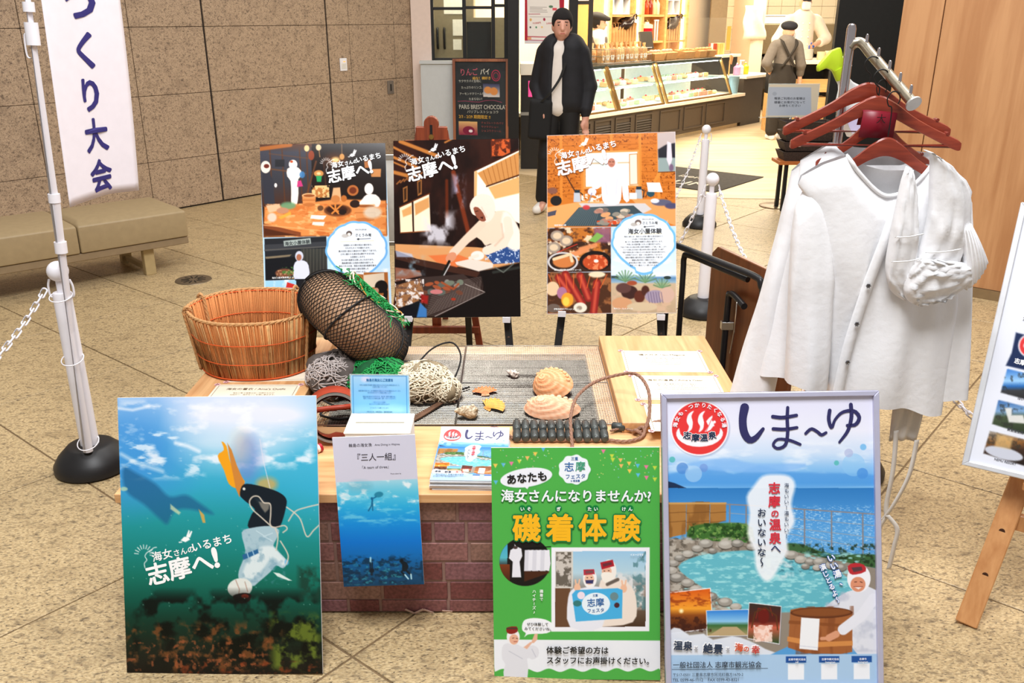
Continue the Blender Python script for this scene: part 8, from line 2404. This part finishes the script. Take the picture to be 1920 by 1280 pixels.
# notice stand, bench with wicker trays, steel foot plate
NS = thing('notice_stand', 'clear notice on a thin steel stand at the shop entrance', 'sign stand', (2.42, 8.0, 0), 0)
MB().tube([(0, 0, .02), (.02, 0, .40), (.06, 0, .80)], .009, 10).build('pole', M_STEEL, NS, smooth=True)
MB().lathe([(.14, 0), (.14, .008), (.12, .014), (.01, .016)], 32, Matrix.Translation((-.0, 0, 0))).build('foot', mat('bronze_foot', (120, 104, 84), .35, metal=.8), NS, smooth=40)
q = Print(.44, .28, [(0, 330), (580, 322), (530, 745), (-20, 735)], .004)
q.fill('d8ccb4').rect(-10, 365, 478, 720, 'b4bcc8').ell(60, 450, 24, 24, '98a0ac', .6)
for t, y in (('喫茶ご利用のお客様は', 522), ('順番にお席がになって', 570), ('お待ちください', 612)):
 q.text(t, 232, y, 35, '40444c', .012, 0, 'C')
q.build('picture', NS, .25, loc=(.06, -.006, .80))
MB().b2((-.225, -.004, .795), (.225 + .12, .004, .80)).b2((-.165, -.003, .80), (.285, .003, 1.085)).build('clear_holder', mat('acrylic', (0, 0, 0)), NS)
WBn = thing('shop_bench', 'low wooden bench carrying wicker trays beside the black pier', 'bench', (2.56, 7.72, 0))
MB().b2((-.22, 0, .42), (.28, .26, .45)).build('seat', wood('orange_bench', (196, 116, 56), (168, 92, 40), 1, 0, .45), WBn, bevel=.003)
for x in (-.16, .22):
 for y in (.03, .2):
  MB().b2((x, y, .005), (x + .03, y + .03, .42)).build('leg', M_BLACK, WBn)
for k in range(4):
 o = thing('wicker_tray', 'dark wicker tray, %s of the stack on the shop bench' % ('lowest', 'second from below', 'third from below', 'topmost')[k], 'tray', (2.58, 7.85, .451 + k * .085), group='wicker trays on the shop bench')
 MB().loft([[(-.19, -.10, 0), (.19, -.10, 0), (.19, .10, 0), (-.19, .10, 0)], [(-.22, -.12, .078), (.22, -.12, .078), (.22, .12, .078), (-.22, .12, .078)], [(-.20, -.10, .078), (.20, -.10, .078), (.20, .10, .078), (-.20, .10, .078)], [(-.18, -.09, .01), (.18, -.09, .01), (.18, .09, .01), (-.18, .09, .01)]], caps=True).build('weave', mat('dark_wicker', (58, 44, 38), .7, var=.5, scale=120, bump=1, bscale=120), o)
 if k in (1, 3):
  MB().box((-.12, -.122, .055), (.10, .004, .03), (R(10), 0, 0)).build('price_card', mat('pink_card', (226, 196, 180), .6), o)
# ---------------------------------------------------------------- people
def person(label, loc, rz, sc=1.0):
 o = thing('person', label, 'person', loc, R(rz))
 o.scale = (sc, sc, sc)
 return o
def hand(pr, w, d, s, side, k=1.0, curl=.5):
 """five fingers from the wrist w along d; s = direction across the palm (thumb side)"""
 w, d, s = Vector(w), Vector(d).normalized(), Vector(s).normalized()
 n = d.cross(s).normalized() * side
 pr.append(('c', tuple(w), tuple(w + d * .055 * k), .024 * k, .030 * k))
 pr.append(('c', tuple(w + d * .045 * k + s * .012 * k), tuple(w + d * .075 * k - s * .012 * k), .022 * k, .020 * k))
 for i, ln in enumerate((.062, .070, .066, .052)):
  b = w + d * .082 * k + s * (.026 - .018 * i) * k
  m = b + d * ln * .5 * k + n * .012 * curl * k
  e = m + (d * (1 - curl * .7) + n * curl).normalized() * ln * .5 * k
  pr.append(('c', tuple(b), tuple(m), .0095 * k, .009 * k))
  pr.append(('c', tuple(m), tuple(e), .009 * k, .0075 * k))
 b = w + d * .03 * k + s * .026 * k
 m = b + (d * .7 + s * .6) * .035 * k
 pr.append(('c', tuple(b), tuple(m), .013 * k, .0105 * k))
 pr.append(('c', tuple(m), tuple(m + (d + n * .5) * .028 * k), .010 * k, .008 * k))
def head(pr, c, f, r=(.074, .094, .112), nose=True):
 """f: facing direction in the ground plane"""
 c, f = Vector(c), Vector(f).normalized()
 a = math.atan2(-f.x, f.y)
 e = (0, 0, a)
 pr.append(('e', tuple(c + Vector((0, 0, .01))), r, e))
 pr.append(('e', tuple(c + f * .024 - Vector((0, 0, .052))), (.056, .062, .066), e))
 pr.append(('c', tuple(c - f * .02 - Vector((0, 0, .06))), tuple(c - f * .035 - Vector((0, 0, .19))), .054, .058))
 if nose:
  pr.append(('c', tuple(c + f * .088 + Vector((0, 0, .012))), tuple(c + f * .103 - Vector((0, 0, .028))), .009, .014))
  pr.append(('c', tuple(c + f * .082 - Vector((0, 0, .060)) + Vector((-f.y, f.x, 0)) * .02), tuple(c + f * .082 - Vector((0, 0, .060)) - Vector((-f.y, f.x, 0)) * .02), .010, .010))
 for s in (-1, 1):
  q = c + Vector((f.y, -f.x, 0)) * .074 * s - f * .008 - Vector((0, 0, .012))
  pr.append(('e', tuple(q), (.012, .02, .03), e))
def face(parent, c, f):
 c, f = Vector(c), Vector(f).normalized()
 r = Vector((f.y, -f.x, 0))
 a = math.atan2(f.y, f.x) - math.pi / 2
 for s in (-1, 1):
  MB().sphere(c + f * .082 + r * .031 * s + Vector((0, 0, .006)), .0095, 8, (1, .7, .6)).build('eye', mat('dark_eye', (46, 30, 26), .3), parent, smooth=True)
  MB().box(c + f * .090 + r * .032 * s + Vector((0, 0, .030)), (.030, .008, .006), (0, s * .12, a)).build('eyebrow', mat('dark_hair', (30, 24, 22), .7), parent, bevel=.002)
 MB().box(c + f * .092 - Vector((0, 0, .060)), (.040, .012, .008), (0, 0, a)).build('mouth', mat('lip', (178, 96, 88), .5), parent, bevel=.003)
def slim(L, kx, kr, z1=1.5):
 out = []
 for q in L:
  q = list(q)
  if q[1][2] < z1:
   q[1] = (q[1][0] * kx,) + tuple(q[1][1:])
   if q[0][-1] == 'c':
    q[2] = (q[2][0] * kx,) + tuple(q[2][1:])
    q[3:5] = [r * kr if r > .032 else r for r in q[3:5]]
   else:
    q[2] = (q[2][0] * kx, q[2][1] * kr, q[2][2])
  out.append(tuple(q))
 return out
# man in a dark bomber jacket, looking towards the left
MN = person('person in a black bomber jacket, white shirt and dark beanie walking by the shop', (.42, 7.72, 0), -14, .985)
HC = (.0, -.03, 1.59)
fd = (.25, -.97, 0)
pr = []
head(pr, HC, fd)
pr += [('c', (0, .02, 1.40), (0, .02, 1.08), .11, .105), ('c', (-.18, .01, 1.38), (.18, .01, 1.38), .055, .055), ('c', (0, .02, 1.05), (0, .01, .92), .11, .12)]
for s, hx, kn, an in ((-1, -.09, (-.14, -.03, .50), (-.19, .03, .09)), (1, .09, (.10, .0, .49), (.12, .05, .09))):
 pr += [('c', (hx, 0, .90), kn, .085, .055), ('c', kn, an, .052, .038), ('c', an, (an[0] + .02 * s * 0, an[1] - .14, .05), .035, .03)]
pr += [('c', (-.19, .01, 1.37), (-.265, .03, 1.10), .05, .042), ('c', (-.265, .03, 1.10), (-.20, -.10, .92), .04, .032), ('c', (.20, .01, 1.37), (.285, .04, 1.10), .05, .042), ('c', (.285, .04, 1.10), (.275, -.02, .85), .04, .030)]
hand(pr, (.275, -.022, .84), (-.05, -.05, -1), (-.5, -.86, 0), -1, 1.0, .75)
hand(pr, (-.20, -.10, .91), (.5, -.1, -.8), (.4, -.8, .2), 1, .95, .6)
solid_obj('body', slim(pr, .80, .9), mat('man_skin', (206, 150, 128), .5, var=.03), MN, .022, .0085)
face(MN, HC, fd)
M_BOMB = mat('black_nylon', (19, 19, 25), .72, var=.25, scale=14, bump=.3, bscale=30)
jk = [('c', (-.07, .02, 1.40), (-.09, .02, .98), .155, .165), ('c', (.09, .02, 1.40), (.09, .02, .98), .155, .165), ('c', (-.17, .02, 1.39), (.17, .02, 1.39), .085, .085), ('c', (-.07, .01, 1.45), (.07, .01, 1.45), .062, .062), ('e', (0, .04, .91), (.235, .165, .05)),
  ('c', (-.20, .02, 1.37), (-.285, .03, 1.10), .085, .078), ('c', (-.285, .03, 1.10), (-.215, -.09, .945), .074, .055), ('c', (.21, .02, 1.37), (.300, .04, 1.10), .085, .078), ('c', (.300, .04, 1.10), (.285, -.01, .92), .076, .06), ('c', (.283, -.012, .91), (.28, -.018, .87), .046, .044)]
jk += [('-e', (-.035, -.19, 1.20), (.062, .14, .34)), ('-c', (0, -.02, 1.47), (0, -.02, 1.62), .062, .075), ('-c', (-.02, -.13, 1.47), (-.01, -.08, 1.40), .055, .05)]
solid_obj('bomber_jacket', slim(jk, .78, .86), M_BOMB, MN, .022, .0085)
solid_obj('white_shirt', [('c', (-.01, 0, 1.38), (-.02, 0, .95), .108, .125), ('c', (-.08, 0, 1.38), (.08, 0, 1.38), .05, .05), ('c', (0, -.01, 1.45), (0, -.01, 1.40), .058, .06)], mat('white_knit', (222, 214, 206), .9, var=.03), MN, .03, .012)
tr = [('e', (0, .01, .93), (.165, .13, .12))]
for hx, kn, an in ((-.09, (-.14, -.03, .50), (-.185, .02, .13)), (.09, (.10, .0, .49), (.12, .04, .13))):
 tr += [('c', (hx, 0, .90), kn, .105, .085), ('c', kn, an, .085, .075)]
solid_obj('trousers', slim(tr, .85, .88), mat('black_trousers', (17, 16, 17), .7, var=.1), MN, .02, .010)
for ax, ay in ((-.16, .03), (.10, .05)):
 solid_obj('shoe', [('c', (ax, ay + .02, .055), (ax - .02, ay - .15, .04), .05, .042), ('c', (ax, ay + .02, .08), (ax, ay + .01, .10), .045, .042), ('-b', (ax, ay, -.05), (.2, .4, .05), .001)], mat('white_trainer', (232, 226, 218), .5), MN, .02, .007)
solid_obj('beanie', [('e', (HC[0], HC[1] + .015, HC[2] + .035), (.090, .108, .108), (0, 0, .25)), ('-b', (HC[0] + .03, HC[1] - .10, HC[2] - .075), (.12, .085, .105), .02, (.35, 0, .25))], mat('black_knit', (24, 20, 20), .95, var=.2, scale=120), MN, .012, .007)
bag = solid_obj('shoulder_bag', [('b', (-.16, -.12, .83), (.10, .045, .17), .03, (0, .06, .2))], mat('black_canvas', (14, 14, 15), .8), MN, .01, .012)
MB().loft([[(x - .012, y, z), (x + .012, y - .004, z)] for x, y, z in smooth_path([(-.14, -.17, .98), (-.06, -.185, 1.06), (.02, -.17, 1.18), (.06, -.16, 1.3)], 6)], closed=False).build('strap', M_BLACK, bag, thick=.003)
# shop assistant seen from behind, in overalls
SA = person('person in grey shirt and black overalls with a flat cap at the end counter', (3.72, 12.55, 0), 8, .96)
HC = (.03, .02, 1.50)
fd = (.75, .66, 0)
pr = []
head(pr, HC, fd)
pr += [('c', (0, 0, 1.33), (-.02, .0, 1.02), .11, .12), ('c', (-.15, 0, 1.30), (.16, 0, 1.30), .05, .05), ('c', (0, 0, 1.0), (0, 0, .88), .12, .125)]
for hx in (-.08, .08):
 pr += [('c', (hx, 0, .88), (hx, .0, .47), .08, .052), ('c', (hx, 0, .47), (hx, .02, .08), .05, .035), ('c', (hx, .02, .05), (hx, .13, .035), .033, .03)]
pr += [('c', (-.16, 0, 1.30), (-.29, -.06, 1.08), .045, .04), ('c', (-.29, -.06, 1.08), (-.17, .06, .95), .038, .03), ('c', (.17, 0, 1.30), (.24, -.02, 1.05), .045, .04), ('c', (.24, -.02, 1.05), (.27, .02, .83), .038, .03)]
hand(pr, (.27, .02, .82), (.02, .02, -1), (-.3, .9, 0), 1, .95, .4)
hand(pr, (-.17, .06, .945), (.8, .3, -.3), (0, .5, .8), 1, .95, .5)
solid_obj('body', pr, M_SKIN, SA, .022, .010)
solid_obj('grey_shirt', [('c', (0, 0, 1.33), (-.02, 0, .95), .135, .14), ('c', (-.14, 0, 1.32), (.15, 0, 1.32), .075, .075), ('c', (0, 0, 1.38), (0, 0, 1.42), .062, .058), ('c', (-.17, 0, 1.30), (-.29, -.06, 1.08), .072, .07), ('c', (-.29, -.06, 1.08), (-.22, .0, 1.0), .066, .055), ('c', (.18, 0, 1.30), (.245, -.02, 1.05), .072, .07), ('c', (.245, -.02, 1.05), (.262, .01, .93), .066, .052)], mat('grey_cotton', (112, 104, 96), .85, var=.08), SA, .022, .010)
M_OVR = mat('black_overall', (44, 38, 32), .8, var=.08)
solid_obj('overalls', [('c', (-.02, 0, 1.02), (-.01, 0, .80), .145, .165), ('c', (-.08, 0, .85), (-.09, .01, .14), .115, .085), ('c', (.08, 0, .85), (.09, .01, .14), .115, .085)], M_OVR, SA, .03, .012)
for x0, x1 in ((-.10, .10), (.09, -.09)):
 q = smooth_path([(x0, -.158, 1.03), ((x0 + x1) / 2, -.162, 1.17), (x1, -.135, 1.33), (x1 * 1.05, -.04, 1.405), (x1, .06, 1.38)], 6)
 MB().loft([[(x - .02, y, z), (x + .02, y - .002, z)] for x, y, z in q], closed=False).build('overall_strap', M_OVR, SA, thick=.005, smooth=True)
M_CAP = mat('navy_cap', (30, 30, 36), .85, var=.1)
cp_ = solid_obj('flat_cap', [('e', (HC[0], HC[1], HC[2] + .075), (.115, .125, .065), (.12, .1, -.8)), ('c', (HC[0] + .05, HC[1] + .05, HC[2] + .05), (HC[0] + .115, HC[1] + .10, HC[2] + .045), .04, .028)], M_CAP, SA, .02, .009)
for hx in (-.08, .08):
 solid_obj('shoe', [('c', (hx, .0, .05), (hx, .14, .04), .048, .04), ('-b', (hx, .05, -.05), (.2, .3, .05), .001)], M_WHITE, SA, .01, .010)
MB().box((HC[0] + .085, HC[1] + .07, HC[2] - .055), (.09, .07, .08), (0, 0, -.8)).build('face_mask', mat('mask_white', (236, 232, 226), .8), SA, bevel=.03, seg=3, smooth=True)
# chef facing the worktop
CF = person('person in white chef jacket, mask and blue gloves behind the kitchen worktop', (4.36, 13.98, 0), 0, 1.08)
HC = (0, -.03, 1.69)
pr = []
head(pr, HC, (-.1, -1, 0))
pr += [('c', (0, 0, 1.46), (0, 0, 1.10), .13, .13), ('c', (-.18, 0, 1.45), (.18, 0, 1.45), .055, .055), ('c', (0, 0, 1.08), (0, 0, .90), .13, .135)]
for hx in (-.09, .09):
 pr += [('c', (hx, 0, .9), (hx, 0, .48), .085, .055), ('c', (hx, 0, .48), (hx, .02, .08), .052, .038), ('c', (hx, .02, .05), (hx, -.13, .035), .035, .03)]
arms = (((-.20, 0, 1.43), (-.33, .0, 1.20), (-.18, -.20, 1.08)), ((.20, 0, 1.43), (.34, 0, 1.22), (.12, -.22, 1.14)))
for a, b, c in arms:
 pr += [('c', a, b, .05, .042), ('c', b, c, .040, .030)]
hp = []
hand(hp, arms[0][2], (.4, -.5, -.5), (.6, -.3, .4), 1, 1.0, .5)
hand(hp, arms[1][2], (-.7, -.5, -.25), (-.2, -.3, .8), -1, 1.0, .5)
solid_obj('body', pr + hp, M_SKIN, CF, .022, .010)
face(CF, HC, (-.1, -1, 0))
gl = [(q[0], q[1], q[2], q[3] + .003, q[4] + .003) for q in hp]
solid_obj('blue_gloves', gl, mat('blue_nitrile', (60, 96, 176), .4), CF, .008, .007)
M_CHEF = mat('chef_white', (240, 226, 204), .85, var=.03)
solid_obj('chef_jacket', [('c', (0, 0, 1.46), (0, 0, 1.0), .155, .165), ('c', (-.17, 0, 1.46), (.17, 0, 1.46), .08, .08), ('c', (0, 0, 1.52), (0, 0, 1.545), .066, .062), ('c', arms[0][0], arms[0][1], .085, .078), ('c', arms[0][1], (-.25, -.10, 1.13), .075, .062), ('c', arms[1][0], arms[1][1], .085, .078), ('c', arms[1][1], (.24, -.09, 1.17), .075, .062)], M_CHEF, CF, .025, .011)
for k in range(4):
 for x in (-.045, .045):
  MB().sphere((x, -.165, 1.15 + .09 * k), .009, 6).build('button', M_WHITE, CF, smooth=True)
solid_obj('trousers', [('c', (-.08, 0, 1.0), (-.09, .01, .14), .12, .085), ('c', (.08, 0, 1.0), (.09, .01, .14), .12, .085)], M_OVR, CF, .03, .013)
solid_obj('chef_cap', [('e', (HC[0], HC[1] + .01, HC[2] + .085), (.105, .115, .06)), ('c', (-.03, HC[1] - .07, HC[2] + .055), (.02, HC[1] - .12, HC[2] + .045), .045, .03)], M_CAP, CF, .02, .009)
solid_obj('face_mask', [('b', (HC[0] - .008, HC[1] - .085, HC[2] - .045), (.062, .035, .055), .03)], mat('mask_white', (0, 0, 0)), CF, .01, .007)
for hx in (-.09, .09):
 solid_obj('shoe', [('c', (hx, .02, .05), (hx, -.14, .04), .048, .04), ('-b', (hx, -.05, -.05), (.2, .3, .05), .001)], M_BLACK, CF, .01, .012)
# assistant behind the glass cases, in profile
SG = person('person in a grey waistcoat and flat cap in profile behind the glass cases', (1.225, 13.13, 0), 0, 1.02)
HC = (.0, 0, 1.51)
fd = (.96, -.28, 0)
pr = []
head(pr, HC, fd)
pr += [('c', (0, 0, 1.33), (0, 0, 1.02), .105, .11), ('c', (-.02, -.14, 1.30), (.02, .14, 1.30), .05, .05), ('c', (0, 0, 1.0), (0, 0, .88), .115, .12)]
for hx in (-.08, .08):
 pr += [('c', (0, hx, .88), (0, hx, .47), .08, .052), ('c', (0, hx, .47), (-.02, hx, .08), .05, .035), ('c', (-.02, hx, .05), (.11, hx, .035), .033, .03)]
for s in (-1, 1):
 pr += [('c', (0, .15 * s, 1.30), (.05, .20 * s, 1.07), .045, .04), ('c', (.05, .20 * s, 1.07), (.24, .14 * s, 1.04), .038, .028)]
 hand(pr, (.25, .14 * s, 1.04), (1, 0, -.1), (0, -s, .2), s, .9, .5)
solid_obj('body', pr, M_SKIN, SG, .022, .010)
face(SG, HC, fd)
solid_obj('white_blouse', [('c', (0, -.13, 1.31), (0, .13, 1.31), .075, .075), ('c', (0, 0, 1.38), (.01, 0, 1.42), .062, .06), ('c', (0, -.15, 1.30), (.05, -.20, 1.07), .068, .064), ('c', (.05, -.20, 1.07), (.18, -.15, 1.05), .06, .048), ('c', (0, .15, 1.30), (.05, .20, 1.07), .068, .064), ('c', (.05, .20, 1.07), (.18, .15, 1.05), .06, .048), ('c', (0, 0, 1.33), (0, 0, .95), .118, .125)], mat('blouse', (228, 216, 204), .8), SG, .02, .010)
solid_obj('waistcoat', [('c', (0, 0, 1.28), (0, 0, .55), .130, .155)], mat('grey_waistcoat', (104, 96, 90), .8, var=.1), SG, .02, .012)
solid_obj('trousers', [('c', (0, -.08, .85), (0, -.085, .14), .11, .08), ('c', (0, .08, .85), (0, .085, .14), .11, .08)], M_OVR, SG, .03, .014)
solid_obj('hair', [('e', (HC[0] - .025, HC[1], HC[2] + .02), (.088, .088, .105)), ('-b', (HC[0] + .10, HC[1], HC[2] - .05), (.085, .12, .11), .02)], mat('dark_hair', (0, 0, 0)), SG, .012, .008)
solid_obj('flat_cap', [('e', (HC[0] - .01, HC[1], HC[2] + .085), (.125, .115, .062), (0, .2, 0)), ('c', (HC[0] + .07, HC[1] - .03, HC[2] + .065), (HC[0] + .13, HC[1] - .03, HC[2] + .055), .045, .028)], mat('charcoal_cap', (52, 48, 46), .85), SG, .02, .009)
for hx in (-.085, .085):
 solid_obj('shoe', [('c', (-.01, hx, .05), (.13, hx, .04), .048, .04), ('-b', (.05, hx, -.05), (.3, .2, .05), .001)], M_BLACK, SG, .01, .013)
# the lettering workshop scene is no longer needed
bpy.data.objects.remove(TXO)
bpy.data.scenes.remove(TXT)
